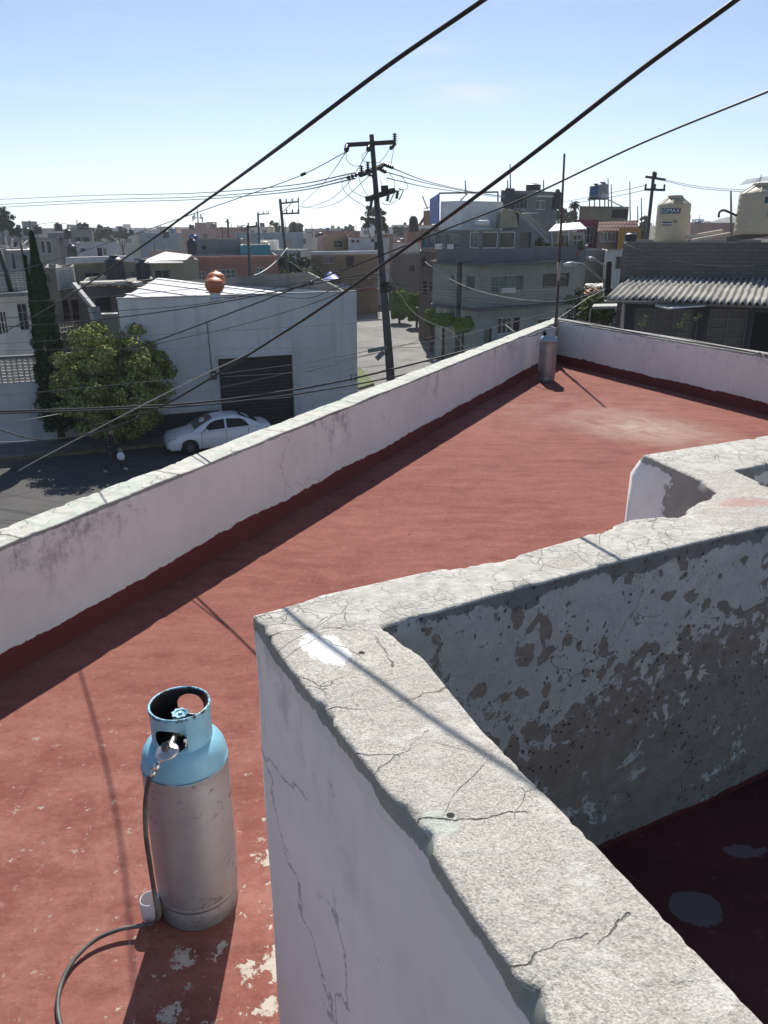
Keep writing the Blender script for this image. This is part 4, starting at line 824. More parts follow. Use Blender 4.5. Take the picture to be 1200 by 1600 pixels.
# two-pointed cypress left of it
cx = at(84, 600, 30.6); cy_ = thing('cypress_tree', 'tall dark narrow cypress with two tips beside the yellow-green street tree', 'tree', (cx.x, 30.6, GZ+.1))
MB().tube([(0, 0, -.1), (0, 0, 3), (.05, 0, 6.5)], [.16, .12, .03], 8).build('trunk', M_BARK, cy_)
P, Nn = [], []
for (ox, zt, k, R_) in ((0, 8.05, 15000, .72), (-.38, 7.2, 4500, .22)):
    z = rng.random(k)**.85*(zt-.5)+.5; f = z/zt; prof = R_*np.clip(np.where(f < .12, .55+f*3.6, 1.02-.98*(np.clip(f-.12, 0, 1)/.88)**1.35), .02, None)*(1+.12*np.sin(z*5+ox)+.08*np.sin(z*13)); a = rng.random(k)*2*np.pi
    lob = 1+.10*np.sin(a*5+z*2); r = prof*lob*(.78+.25*rng.random(k)); P.append(np.stack([ox*np.clip(1.3-f*.3, 0, 1)+r*np.cos(a), r*np.sin(a), z], 1)); Nn.append(np.stack([np.cos(a), np.sin(a), .1+0*a], 1)+rng.normal(size=(k, 3))*.4)
leaves('crown', np.concatenate(P), np.concatenate(Nn), .07*(.6+.8*rng.random(19500)), L_DK, cy_, .45)
# clipped trees along the far side street
def topiary(label, px, pyb, Y, wpx, ytop, ybot, Yo=None):
    g = gr(px, pyb, GZ); g = g if Yo is None else Vector(((px-600)/FPX*Yo*1.14, Yo, GZ)); Y = g.y; k = FPX/(Y/1.02); rx = wpx/2/k; zt = at(px, ytop, Y).z-GZ; zb = at(px, ybot, Y).z-GZ
    root = thing('clipped_tree', label, 'tree', (g.x, g.y, GZ), 0, 'clipped trees along the side street'); MB().tube([(0, 0, 0), (0, 0, zb+.4)], [.12, .09], 7).build('trunk', M_BARK, root)
    n = 5200; v = rng.normal(size=(n, 3)); v /= np.linalg.norm(v, axis=1)[:, None]; v2 = np.sign(v)*np.abs(v)**.75; r = (.86+.18*rng.random(n))*(1+.06*np.sin(v[:, 0]*9)+.06*np.sin(v[:, 2]*8+2))
    P = v2*r[:, None]*np.array([rx, rx, (zt-zb)/2])+np.array([0, 0, (zt+zb)/2]); leaves('crown', P, v+rng.normal(size=(n, 3))*.4, .12*(.6+.8*rng.random(n)), L_TOP, root)
topiary('far tall clipped tree nearest the utility pole', 624, 505, 80, 32, 454, 497); topiary('taller clipped bushy tree right of the first, second from the utility pole', 651, 512, 75, 34, 458, 501)
topiary('small clipped bush low between the taller pair and the flat-topped tree', 664, 520, 60, 22, 484, 508, 56); topiary('flat-topped clipped round tree, third from the utility pole', 680, 530, 62, 30, 491, 508, 51.5); topiary('nearest small round clipped tree above the parapet', 706, 540, 58, 29, 498, 517, 48.5)

# ================================================================ THE WHITE CAR
m_car = NT('white car paint'); m_car = m_car.done((.86, .87, .88), .22); m_car.node_tree.nodes['Principled BSDF'].inputs['Coat Weight'].default_value = .6
m_gls = glass('car glass', (.02, .028, .035)); m_tyre = flat('tyre rubber', (.018, .018, .018), .8); m_rim = flat('alloy rim', (.45, .46, .47), .3, .8); m_trim = flat('black trim', (.015, .015, .016), .5)
car = thing('parked_car', 'white four-door sedan parked at the kerb in front of the warehouse', 'car', W2(.55, 2.12, GZ), math.atan2(U.y, U.x))
def car_body():
    NS = 91; L = 4.5; m = MB(); rows = []
    def interp(x, T):
        for (a, b), (c, d) in zip(T, T[1:]):
            if x <= c: f = (x-a)/(c-a); return b+(d-b)*f
        return T[-1][1]
    top = [(0, .50), (.04, .60), (.12, .70), (.35, .79), (.7, .87), (1.15, .95), (1.6, .965), (3.6, 1.02), (3.85, 1.05), (4.25, 1.04), (4.42, .98), (4.48, .80), (4.5, .55)]
    hw = [(0, .52), (.06, .66), (.2, .79), (.5, .86), (1, .875), (3.4, .875), (4.1, .84), (4.35, .77), (4.46, .66), (4.5, .55)]
    for i in range(NS):
        x = L*i/(NS-1); zt = interp(x, top); h = interp(x, hw); zb = .20 if .12 < x < 4.4 else .26
        for wx in (.92, 3.62):
            d = abs(x-wx)
            if d < .37: zb = max(zb, .30+math.sqrt(.37**2-d*d)*.98)
        zm = min(.58, zt-.06); sh = [(h*.90, zb), (h*.985, max(zb, .28)+.0), (h, max(zb+.01, zm-.1)), (h*.995, max(zb+.02, zm+.06)), (h*.965, zt-.08), (h*.92, zt-.025), (h*.80, zt), (h*.4, zt+.025), (0, zt+.035)]
        rows.append([(x, -y, z) for y, z in sh]+[(x, y, z) for y, z in sh[-2::-1]])
    K = len(rows[0]); m.add([v for r in rows for v in r], [(i*K+j, i*K+j+1, (i+1)*K+j+1, (i+1)*K+j) for i in range(NS-1) for j in range(K-1)], 0, True)
    m.add(rows[0], [tuple(range(K))]); m.add(rows[-1], [tuple(reversed(range(K)))]); 
    m.build('body', m_car, car)
    # roof shell and pillars
    rl = [(1.05, .93), (1.3, 1.08), (1.6, 1.25), (1.9, 1.38), (2.15, 1.435), (2.5, 1.46), (2.9, 1.455), (3.2, 1.41), (3.5, 1.30), (3.8, 1.14), (3.98, 1.045)]
    m = MB(); rows = []
    for i in range(50):
        x = 1.05+(3.98-1.05)*i/49; zt = interp(x, rl); zb = interp(x, top)-.02; f = (zt-zb)/.48; yt = .80-.22*min(1, f); rows.append([(x, -.83, zb), (x, -yt, zt-.015), (x, -yt*.93, zt+.008), (x, -yt*.5, zt+.03), (x, 0, zt+.036), (x, yt*.5, zt+.03), (x, yt*.93, zt+.008), (x, yt, zt-.015), (x, .83, zb)])
    K = 9; m.add([v for r in rows for v in r], [(i*K+j, i*K+j+1, (i+1)*K+j+1, (i+1)*K+j) for i in range(49) for j in range(K-1)], 0, True); m.build('cabin', m_car, car)
    def P(x, f, side, off=.008):
        zt = interp(x, rl); zb = interp(x, top)-.02; ff = (zt-zb)/.48; yt = .80-.22*min(1, ff); y = .83+(yt-.83)*f; z = zb+(zt-.015-zb)*f; return (x, side*(y+off), z+off*.4)
    for sd_ in (-1, 1):
        for nm, seq in (('front_window', [(1.50, .10), (2.42, .10), (2.42, .88), (2.08, .88), (1.80, .82)]), ('rear_window', [(2.50, .10), (3.46, .14), (3.30, .70), (3.12, .87), (2.50, .88)])):
            g = MB(); g.add([P(x, f, sd_) for x, f in seq], [tuple(range(len(seq)))]); g.build(nm, m_gls, car)
        hl = MB(); hl.add([(.055, sd_*.60, .60), (.13, sd_*.745, .60), (.36, sd_*.835, .70), (.42, sd_*.825, .76), (.22, sd_*.72, .745), (.10, sd_*.56, .70)], [tuple(range(6))]); [None]; o = hl.build('headlight', flat('headlamp lens', (.45, .47, .48), .1), car); o.location = (-.012, sd_*.012, .012)
        mi = MB(); mi.box((1.62, sd_*.95, 1.0), (.12, .18, .12)); mi.build('mirror', m_car, car)
        for gx in (1.42, 2.46, 3.40): MB().bar((gx, sd_*.878, .36 if gx < 3 else .62), (gx, sd_*.85, .97), .012, .012).build('panel_gap', m_trim, car)
        MB().box((2.30, sd_*.872, .80), (.16, .03, .03)).build('door_handle', m_car, car); 
        for wx in (.92, 3.62):
            wl_ = MB().lathe([(.18, -.10), (.29, -.10), (.31, -.07), (.315, 0), (.31, .07), (.29, .10), (.18, .10)], (wx, sd_*.77, .315), 28, axis=(0, 1, 0)).build('wheel', m_tyre, car)
            rim = MB(); ysd = sd_*.865; rim.lathe([(.20, -.02), (.20, .0), (.185, .005), (.18, -.02)], (wx, ysd, .315), 28, axis=(0, sd_, 0))
            for k in range(10): a = 2*math.pi*k/10; rim.bar((wx+.03*math.cos(a), ysd-.005*sd_, .315+.03*math.sin(a)), (wx+.185*math.cos(a+.1), ysd-.002*sd_, .315+.185*math.sin(a+.1)), .022, .022)
            rim.build('rim', m_rim, wl_); MB().lathe([(0, 0), (.19, 0)], (wx, sd_*.80, .315), 20, axis=(0, sd_, 0)).build('hub_shadow', m_trim, wl_)
    ws = MB(); ws.add([(1.20, -.70, 1.035), (1.20, .70, 1.035), (1.98, .53, 1.43), (1.98, -.53, 1.43)], [(0, 1, 2, 3)]); o = ws.build('windscreen', m_gls, car); o.location = (-.035, 0, .022)
    rw = MB(); rw.add([(3.10, -.53, 1.425), (3.10, .53, 1.425), (3.82, .70, 1.125), (3.82, -.70, 1.125)], [(0, 1, 2, 3)]); o = rw.build('rear_screen', m_gls, car); o.location = (.03, 0, .052)
    MB().box((.04, 0, .40), (.03, 1.0, .14)).build('grille', m_trim, car)
car_body(); car.scale = (.93, .95, .91)
# ================================================================ THE WALKER
def skin(name, V, E_, Rr, mat, parent, sub=2, root=0):
    me = bpy.data.meshes.new(name); me.from_pydata(V, E_, []); o = bpy.data.objects.new(name, me); col.objects.link(o)
    md = o.modifiers.new('s', 'SKIN'); sv = me.skin_vertices[0].data
    for i, r in enumerate(Rr): sv[i].radius = (r, r) if not isinstance(r, tuple) else r; sv[i].use_root = (i == root)
    md.use_smooth_shade = True; s2 = o.modifiers.new('u', 'SUBSURF'); s2.levels = sub; s2.render_levels = sub
    dg = bpy.context.evaluated_depsgraph_get(); m2 = bpy.data.meshes.new_from_object(o.evaluated_get(dg)); o.modifiers.clear(); o.data = m2; m2.materials.clear(); m2.materials.append(mat); o.parent = parent; return o
pf = at(178, 738, 26.7); pg = gr(178, 738, GZ)
per = thing('person', 'person in dark jacket and trousers walking right along the shaded street, holding a bag', 'person', (pg.x, pg.y, GZ), R(14))
skn = flat('skin', (.30, .18, .12), .6); jk = flat('dark jacket cloth', (.012, .014, .02), .9); tr = flat('dark grey trousers', (.035, .038, .045), .9); sh_ = flat('pale shoes', (.40, .40, .42), .6)
J = dict(pel=(0, 0, .90), wa=(.01, 0, 1.05), ch=(.03, 0, 1.28), nk=(.06, 0, 1.44), he=(.09, 0, 1.52), h2=(.11, 0, 1.62), ls=(.03, .18, 1.38), le=(-.12, .24, 1.13), lw=(-.05, .25, .89), lh=(-.02, .25, .81), rs=(.03, -.18, 1.38), re=(.08, -.25, 1.12), rw=(.26, -.26, .93), rh=(.31, -.26, .87),
         lhp=(0, .09, .86), lk=(.20, .10, .50), la=(.34, .10, .10), lt=(.50, .10, .05), rhp=(0, -.09, .86), rk=(.02, -.10, .48), ra=(-.33, -.10, .16), rt=(-.20, -.10, .04))
K = list(J); ix = {k: i for i, k in enumerate(K)}; E0 = [('pel', 'wa'), ('wa', 'ch'), ('ch', 'nk'), ('nk', 'he'), ('he', 'h2'), ('ch', 'ls'), ('ls', 'le'), ('le', 'lw'), ('lw', 'lh'), ('ch', 'rs'), ('rs', 're'), ('re', 'rw'), ('rw', 'rh'), ('pel', 'lhp'), ('lhp', 'lk'), ('lk', 'la'), ('la', 'lt'), ('pel', 'rhp'), ('rhp', 'rk'), ('rk', 'ra'), ('ra', 'rt')]
rad = dict(pel=.12, wa=.11, ch=.13, nk=.05, he=.075, h2=.085, ls=.055, le=.042, lw=.03, lh=.035, rs=.055, re=.042, rw=.03, rh=.035, lhp=.085, lk=.055, la=.038, lt=.03, rhp=.085, rk=.055, ra=.038, rt=.03)
skin('body', [J[k] for k in K], [(ix[a], ix[b]) for a, b in E0], [rad[k] for k in K], skn, per)
def sub(keys, edges, f, name, mat, rt=0): return skin(name, [J[k] for k in keys], [(keys.index(a), keys.index(b)) for a, b in edges], [rad[k]*f+.012 for k in keys], mat, per, root=rt)
sub(['pel', 'wa', 'ch', 'ls', 'le', 'lw', 'rs', 're', 'rw'], [('pel', 'wa'), ('wa', 'ch'), ('ch', 'ls'), ('ls', 'le'), ('le', 'lw'), ('ch', 'rs'), ('rs', 're'), ('re', 'rw')], 1.12, 'jacket', jk)
sub(['pel', 'lhp', 'lk', 'la', 'rhp', 'rk', 'ra'], [('pel', 'lhp'), ('lhp', 'lk'), ('lk', 'la'), ('pel', 'rhp'), ('rhp', 'rk'), ('rk', 'ra')], 1.15, 'trousers', tr)
sub(['la', 'lt'], [('la', 'lt')], 1.1, 'shoe', sh_); sub(['ra', 'rt'], [('ra', 'rt')], 1.1, 'shoe', sh_)
hr = MB().lathe([(0, .10), (.05, .095), (.085, .06), (.096, .01), (.09, -.03), (.07, -.05)], (.095, 0, 1.63), 16); hr.build('hair', flat('dark hair', (.015, .012, .01), .7), per)
MB().lathe([(0, .03), (.012, .02), (.016, 0), (0, -.01)], (.20, 0, 1.58), 8).build('nose', skn, per)
bgp = thing('plastic_bag', 'white plastic bag carried by the walker on the shaded street', 'bag', tuple(Vector(per.location)+Matrix.Rotation(R(14), 3, 'Z') @ Vector((.33, -.27, .52))))
m = MB(); pr_ = [(0, 0), (.08, .0), (.12, .05), (.13, .14), (.10, .23), (.05, .29)]; m.lathe(pr_, n=12); m.v = [(x*1.1, y*.6, z+.02*math.sin(x*60)) for x, y, z in m.v]; m.tube([(-.05, 0, .27), (-.03, 0, .36), (.02, 0, .38), (.05, 0, .35), (.05, 0, .27)], .012, 5); m.build('bag_body', flat('white carrier plastic', (.75, .76, .78), .4), bgp)

# ================================================================ LEFT OF THE WAREHOUSE
m_lw = plaster('pale render', (.60, .60, .60), .4, .6); m_lw2 = plaster('cream render', (.55, .53, .48), .6, .6); m_blk = plaster('bare concrete block', (.24, .235, .225), .5, .6, .5); m_grc = plaster('raw concrete', (.22, .22, .215), .5, .7)  # m_lw is one even pale grey under its blotches
def lattice(root, a, b, z0, z1, cell=.2, th=.10, mat=None, w_=.045, name='block_lattice', diag=True):
    a = Vector(a[:2]); b = Vector(b[:2]); L = (b-a).length; u = (b-a)/L; nx = max(1, round(L/cell)); nzc = max(1, round((z1-z0)/cell)); m = MB(); cw, chh = L/nx, (z1-z0)/nzc
    P = lambda s_, z: Vector((a.x+u.x*s_, a.y+u.y*s_, z))
    for i in range(nx+1): m.bar(P(cw*i, z0), P(cw*i, z1), th, w_)
    for j in range(nzc+1): m.bar(P(0, z0+chh*j)+Vector((.002, .002, 0)), P(L, z0+chh*j)+Vector((.002, .002, 0)), th*.96, w_)
    if diag:
        for i in range(nx):
            for j in range(nzc):
                c = P(cw*(i+.5), z0+chh*(j+.5)); m.bar(c-Vector((u.x*cw*.28, u.y*cw*.28, 0)), c+Vector((u.x*cw*.28, u.y*cw*.28, 0)), th*.8, w_*.7)
    return m.build(name, mat or m_grc, root)
yd = thing('garden_wall', 'pale street wall with an open block lattice on top, at the left edge', 'wall', (0, 0, 0))
ga, gb = W2(-16, -1.2), W2(-1.15, -1.2); gz = at(30, 600, W2(-5, -1.2)[1]).z; gz2 = at(30, 562, W2(-5, -1.2)[1]).z
m = MB(); m.prism([ga, gb, W2(-1.15, -1.4), W2(-16, -1.4)], GZ-.05, gz); m.build('wall', m_lw, yd)
lattice(yd, W2(-12, -1.3), W2(-1.15, -1.3), gz+.02, gz2, .21, .12, m_lw2); MB().prism([W2(-12.1, -1.18), W2(-1.1, -1.18), W2(-1.1, -1.42), W2(-12.1, -1.42)], gz2+.02, gz2+.12).build('coping', m_grc, yd)
yf = MB(); yf.prism([W2(-16, -1.5), W2(-1, -1.5), W2(-1, -9), W2(-16, -9)], GZ-.05, GZ+.02); tag(yf.build('yard', m_conc), kind='structure')
h1_ = house('grey two storey house at the left edge with a block lattice balcony and projecting slab', -70, 55, 466, 34.5, 37, 7, m_lw, [(-3, 486, 13, 522, 'w', 3, 2, F_W, G_D), (29, 474, 45, 516, 'w', 2, 3, F_A, G_D), (-40, 488, -22, 522)])
slab(h1_, -72, 57, 460, 34.3, 36.8, .9, .16, m_grc)
a, b = at(-72, 452, 34.4), at(43, 452, 36.6); zb_ = at(43, 455, 36.6).z; lattice(h1_, a, b, zb_, at(43, 425, 36.6).z, .19, .1, m_lw2)
MB().prism([(a.x, a.y-.06), (b.x, b.y-.06), (b.x, b.y+.1), (a.x, a.y+.1)], at(43, 424, 36.6).z, at(43, 421, 36.6).z).build('rail', m_grc, h1_)
MB().prism([(at(54, 500, 36.5).x-.05, 36.3), (at(54, 500, 36.5).x+.02, 36.3), (at(54, 500, 36.5).x+.02, 36.4), (at(54, 500, 36.5).x-.05, 36.4)], GZ, 0).build('downpipe', m_arm, h1_)
h2_ = house('corrugated metal shed with a debris-strewn roof on top of the leftmost house', -70, 48, 392, 37.5, 39.5, 5, flat('dull corrugated metal', (.24, .25, .26), .6, .3, .3, 1.2), [], zb=-.2, roof=flat('pale roof debris', (.62, .60, .55), .9, 0, .4, 3), name='shed', par=.06, cat='shed')
for k, (x, y) in enumerate(((8, 385), (17, 388), (29, 388), (38, 386), (4, 390))):
    p_ = at(x, y+4, 38.2); o = thing('debris_plank', f'{["short upright", "leaning", "bent", "thin", "broad"][k]} scrap piece on the debris-strewn shed roof', 'scrap', tuple(p_), 0, 'scrap on the shed roof'); MB().box((0, 0, .12), (.25+.3*(k % 2), .3, .08), k).box((.1, 0, .30), (.07, .07, .5), k, tilt=('X', .4*k)).build('scrap', flat('scrap', (.5, .47, .42), .9), o)
for k, (x0, y0, x1, y1) in enumerate(((32, 379, 40, 422), (0, 392, 19, 462), (20, 396, 23, 420))):
    tag(MB().cone(at(x1, y1, 36), at(x0, y0, 36), .05+.06*(k == 1), .045+.05*(k == 1), 7).build('iron_post', m_arm), ['thin dark post standing before the metal shed, its right one', 'thick dark leaning post at the far left edge before the block lattice', 'short rusty post against the metal shed'][k], 'post')
pr3 = plaster('pinkish render', (.40, .31, .27), .4, .7)
h3 = house('grey block house with a wide lattice panel on its upper floor, right of the cypress', 70, 89, 418, 43, 42.3, 5, m_grc, [(73, 430, 77, 435, 'k', 1, 1, F_K, G_K), (75, 436, 79, 441, 'k', 1, 1, F_K, G_K)])
q_, z_ = block_pts(89, 114, 419, 42.2, 44.2, 3.5); mass(h3, q_, at(89, 455, 42.2).z, z_, m_blk, {}, M_ROOF); a, b = q_[0]+Vector((0, -.15)), q_[1]+Vector((0, -.15)); lattice(h3, a, b, at(89, 453, 42.2).z, z_-.1, .19, .08, m_lw2)
q_, z_ = block_pts(92, 160, 456, 42.8, 45, 4); mass(h3, q_, GZ, z_, pr3, {0: [(98, 466, 109, 500, 'w', 2, 2, F_B, G_D), (113, 468, 124, 500, 'w', 2, 2, F_B, G_D), (132, 470, 144, 500, 'w', 2, 2, F_B, G_D)]}, M_ROOF)
dct = thing('rain_duct', 'pale slanted duct running down between the pinkish wall and the warehouse', 'duct', tuple(at(115, 443, 38.2))); MB().bar((0, 0, 0), at(147, 482, 37.6)-at(115, 443, 38.2), .22, .16).bar(at(146, 480, 37.5)-at(115, 443, 38.2), at(152, 502, 37.4)-at(115, 443, 38.2), .45, .3).build('duct_body', flat('pale sheet metal', (.25, .255, .265), .5, .3), dct)
rl_ = thing('balcony_railing', 'small white baluster railing below the pinkish wall, just above the round tree', 'railing', (0, 0, 0)); a, b = at(94, 512, 40), at(130, 508, 41.5); lattice(rl_, a, b, at(94, 520, 40).z, at(94, 506, 40).z, .22, .08, m_lw2, .04, 'balusters', False)
pil = house('short grey concrete pillar with a pale cap between the round tree and the warehouse', 158, 184, 491, 33, 33.2, .6, m_grc, [], cat='pillar', name='gate_pillar', roof=flat('pale cap', (.42, .42, .40), .9), par=.02)
low = house('low cluttered brown roof left of the warehouse, covered with boards', 120, 240, 449, 39, 46, 9, flat('dim brown wall', (.12, .10, .085), .9), [(150, 465, 175, 490, 'k', 1, 1, F_K, G_K)])
for k in range(11):
    x = 146+k*7; p_ = at(x, 446-2*(k % 3), 41+k*.4); o = tag(MB().box((0, 0, 0), (1.2+.5*(k % 3), .35+.2*(k % 2), .07+.05*(k % 3)), .3*k, tilt=('X', .15*(k % 4-1))).build('roof_board', flat(['yellowed board', 'grey board', 'pale board'][k % 3], [(.42, .33, .16), (.25, .24, .22), (.5, .48, .43)][k % 3], .9)), ['yellowed board', 'grey board', 'pale board'][k % 3]+' lying on the cluttered roof left of the warehouse', 'board', 'boards on the cluttered roof'); o.location = p_
olv = plaster('olive yellow render', (.31, .30, .225), .5, .5)
h4 = house('olive yellow single storey house behind the black water tanks', 103, 310, 412, 49, 56, 8, olv, [(132, 425, 158, 439, 'w', 2, 1, F_A, G_D), (163, 424, 168, 438, 'd', 1, 1, F_W, G_K), (242, 421, 266, 436, 'w', 2, 1, F_A, G_D), (205, 424, 212, 437)])
slab(h4, 102, 200, 402, 48.8, 52.2, .6, .35, m_lw)
h5 = house('white box room with a small dark window on the roofs at the left', 118, 184, 379, 105, 109, 9, plaster('white render', (.55, .54, .55), .5, .6), [(126, 388, 134, 393, 'k', 1, 1, F_K, G_D), (152, 387, 160, 401, 'd', 1, 1, F_B, G_K), (162, 388, 167, 399)])
tank('big black water tank, the left one of two standing before the olive house', 182, 438, 47.5, .56, 1.42, z=None); tank('black water tank with a loose cover, right one of two before the olive house', 226, 438, 48.5, .46, 1.22)
h6 = house('long grey concrete house with white framed loggia behind the cypress', -40, 92, 372, 115, 122, 12, m_grc, [(64, 376, 71, 396, 'w', 1, 1, F_W, G_K), (73, 376, 81, 396, 'w', 1, 1, F_W, G_K), (5, 380, 14, 396, 'k', 1, 1, F_K, G_D), (22, 378, 28, 396, 'k', 1, 1, F_K, G_D)])
h7 = house('dark grey box house with two black tanks left of the white box room', 74, 107, 364, 128, 130, 10, plaster('dark render', (.17, .17, .175), .4), [(90, 372, 98, 379, 'k', 1, 1, F_K, G_D)])
h8 = house('grey upper storey with a brown open loggia above the white box room', 100, 143, 358, 140, 143, 10, m_blk, [(118, 371, 126, 378, 'k', 1, 1, F_K, G_K), (129, 371, 140, 378, 'k', 1, 1, F_K, G_K)])
for k, (x, y, Y, r, h, lb) in enumerate(((43, 368, 124, .55, 1.2, 'lone black tank on the long grey roof, leftmost of the skyline'), (60, 366, 124, .6, 1.35, 'second black tank from the left on the long grey roof'), (92, 361, 131, .6, 1.3, 'black tank on top of the dark grey box house'),
                                         (107, 373, 112, .55, 1.3, 'black tank set lower beside the dark grey box house'), (127, 359, 143, .55, 1.2, 'left one of a pair of black tanks on the grey upper storey'), (134.5, 359, 143, .55, 1.2, 'right one of a pair of black tanks on the grey upper storey'),
                                         (206, 368, 150, .45, 1.2, 'small black tank above the far rooftops left of the slanting cable'), (260, 372, 150, .55, 1.4, 'black tank standing right of the thick slanting cable'), (301, 398, 66, .42, 1.3, 'black tank below the blue one behind the pink house'))):
    tank(lb, x, y, Y, r, h, group='black rooftop water tanks')
tank('blue water tank stacked behind the black one left of the pink house', 303, 383, 68, .38, .9, M_TBLU)
tk = tank('black tank on the block wall of the low house right of the cypress', 113, 400, 104, .6, 1.5, group='black rooftop water tanks')
wr = MB(); a = at(214, 409, 52); 
shd = thing('sheet_awning', 'pale sloping sheet roof over the olive house, right of the black tanks', 'awning', tuple(a)); q = [at(214, 411, 51.5), at(285, 410, 54.5), at(300, 398, 60), at(258, 393, 60)]; m = MB(); m.add([v-a for v in q]+[v-a-Vector((0, 0, .08)) for v in q], [(0, 1, 2, 3), (4, 7, 6, 5), (0, 4, 5, 1), (1, 5, 6, 2), (2, 6, 7, 3), (3, 7, 4, 0)]); m.build('sheet', flat('pale sheet', (.55, .54, .51), .8, 0, .2, 1), shd)
pk = plaster('dusty pink render', (.36, .205, .18), .35, .4)
h9 = house('dusty pink two storey house with white barred windows behind the warehouse', 278, 434, 402, 60, 64, 9, pk, [(282, 424, 306, 438, 'w', 5, 2, F_W, G_C), (308, 424, 322, 438, 'w', 2, 2, F_W, G_C), (338, 421, 369, 436, 'w', 4, 2, F_W, G_G), (400, 418, 416, 430, 'w', 3, 2, F_W, G_G)])
slab(h9, 276, 436, 401, 59.8, 63.8, .25, .12, flat('pink coping', (.45, .27, .23), .9))
house('grey block wall room with a pale cluttered roof behind the pink house', 300, 380, 374, 70, 72, 8, m_grc, [(315, 384, 322, 390, 'k', 1, 1, F_K, G_K)]); house('turquoise walled rooftop room with a pale debris roof behind the pink house', 375, 422, 383, 67, 69, 5, plaster('turquoise paint', (.07, .27, .33), .35), [], roof=flat('pale roof debris', (.62, .60, .55), .9, 0, .4, 3))
# middle distance
peach = plaster('peach render', (.36, .255, .155), .35, .4)
hA = house('peach coloured two storey house with square windows left of the utility pole', 506, 545, 368, 88, 92, 9, peach, [(522, 376, 537, 387, 'w', 2, 2, F_A, G_D)]); hB = house('brown lower house wing with a balcony below the peach house', 486, 590, 396, 80, 84, 8, plaster('brown render', (.22, .165, .11), .4), [(505, 400, 522, 412, 'w', 2, 1, F_A, G_C), (541, 400, 553, 418, 'd', 1, 1, F_K, G_K), (495, 417, 502, 425)])
slab(hB, 484, 592, 393, 79.8, 83.8, .8, .3, m_lw)
hC = house('white rendered rooftop house with red roof edge just left of the utility pole', 544, 608, 372, 90, 93, 8, plaster('white render', (.55, .54, .55), .5, .6), [(549, 375, 555, 379, 'k', 1, 1, F_K, G_D), (557, 375, 562, 379, 'k', 1, 1, F_K, G_D), (580, 373, 586, 378, 'k', 1, 1, F_K, G_D), (585, 378, 591, 391, 'd', 1, 1, F_K, G_K)], roof=M_RED)
house('tan rooftop room right behind the utility pole', 598, 614, 366, 96, 98, 7, plaster('tan render', (.32, .24, .16), .4), [(600, 372, 604, 377, 'k', 1, 1, F_K, G_D)])
house('long grey brown block house right of the utility pole', 600, 668, 398, 97, 101, 9, plaster('grey brown block', (.165, .145, .125), .5, .6, .6), [(640, 415, 648, 424, 'k', 1, 1, F_K, G_K), (610, 404, 618, 412, 'w', 2, 1, F_A, G_D)])
house('dark brown shuttered shop house at the end of the side street', 520, 622, 452, 91, 93.5, 6, plaster('maroon render', (.10, .035, .03), .4), [(556, 462, 572, 476, 'k', 1, 1, F_K, G_K), (576, 461, 592, 476, 'k', 1, 1, F_K, G_K), (604, 461, 616, 475, 'k', 1, 1, F_K, G_K)])
def tarp(label, q, Y, c, n_, sag=.25, nm='market_tarp'):
    P_ = [at(x, y, Y+dy) for x, y, dy in q]; o0 = P_[0].copy(); m = MB(); K = 8; vs = []
    for i in range(K+1):
        for j in range(K+1):
            u, v = i/K, j/K; p = P_[0]*(1-u)*(1-v)+P_[1]*u*(1-v)+P_[2]*u*v+P_[3]*(1-u)*v; p = p-o0; p.z += -sag*math.sin(math.pi*u)*math.sin(math.pi*v)+.10*mnoise.noise(Vector((u*5, v*5, len(label)))); vs.append(p)
    vs += [v-Vector((0, 0, .03)) for v in vs]; n1 = (K+1)**2; fs = [(i*(K+1)+j, (i+1)*(K+1)+j, (i+1)*(K+1)+j+1, i*(K+1)+j+1) for i in range(K) for j in range(K)]
    m.add(vs, fs+[tuple(n1+k for k in reversed(f)) for f in fs], 0, True); o = thing(nm, label, 'tarpaulin', tuple(o0), 0, 'tarpaulins at the end of the side street'); m.build('sheet', flat(n_, c, .6), o); 
    mp_ = MB()
    for p in (P_[0], P_[1]): mp_.cone(p-o0, Vector((p.x, p.y, GZ))-o0, .03, .03, 6)
    for p in (P_[0], P_[1]): MB().cone(p-o0-Vector((0, 0, .05)), Vector((p.x, p.y, GZ))-o0, .03, .03, 6).build('pole', m_arm, o)
tarp('blue market tarpaulin above the warehouse corner', [(503, 441, 0), (531, 436, 0), (524, 428, 4), (506, 430, 4)], 76, (.10, .16, .55), 'blue tarp', -.5)
tarp('large red market tarpaulin left of the utility pole', [(545, 456, 0), (592, 451, 0), (578, 443, 5), (553, 445, 5)], 82, (.50, .09, .09), 'red tarp', -.3)
tarp('pale grey market sheet between the blue and the red tarpaulins', [(522, 447, 0), (548, 452, 0), (545, 445, 4), (526, 442, 4)], 79, (.50, .50, .50), 'pale tarp', -.2); tarp('small white sheet awning right under the pole arm', [(574, 446, 0), (604, 447, 0), (592, 439, 5), (568, 438, 5)], 88, (.6, .6, .6), 'white tarp', -.2)
# green trees behind the twin poles
g = at(452, 428, 74); tree('wide dark green tree behind the grey gable wall', (at(458, 430, 76).x, 76, GZ), 4.2, 2.6, 1.9, L_DK, 40, 70, .8, .22, .2); tree('bright green bushy tree at the foot of the steel poles', (at(438, 430, 70).x, 70, GZ), 3.4, 1.4, 1.5, L_OLV, 24, 60, .6, .18, .15)
tree('low yellow green shrub above the gable wall', (at(430, 430, 66).x, 66, GZ), 2.6, 1.3, 1.2, L_OLV, 20, 60, .5, .16, .12)
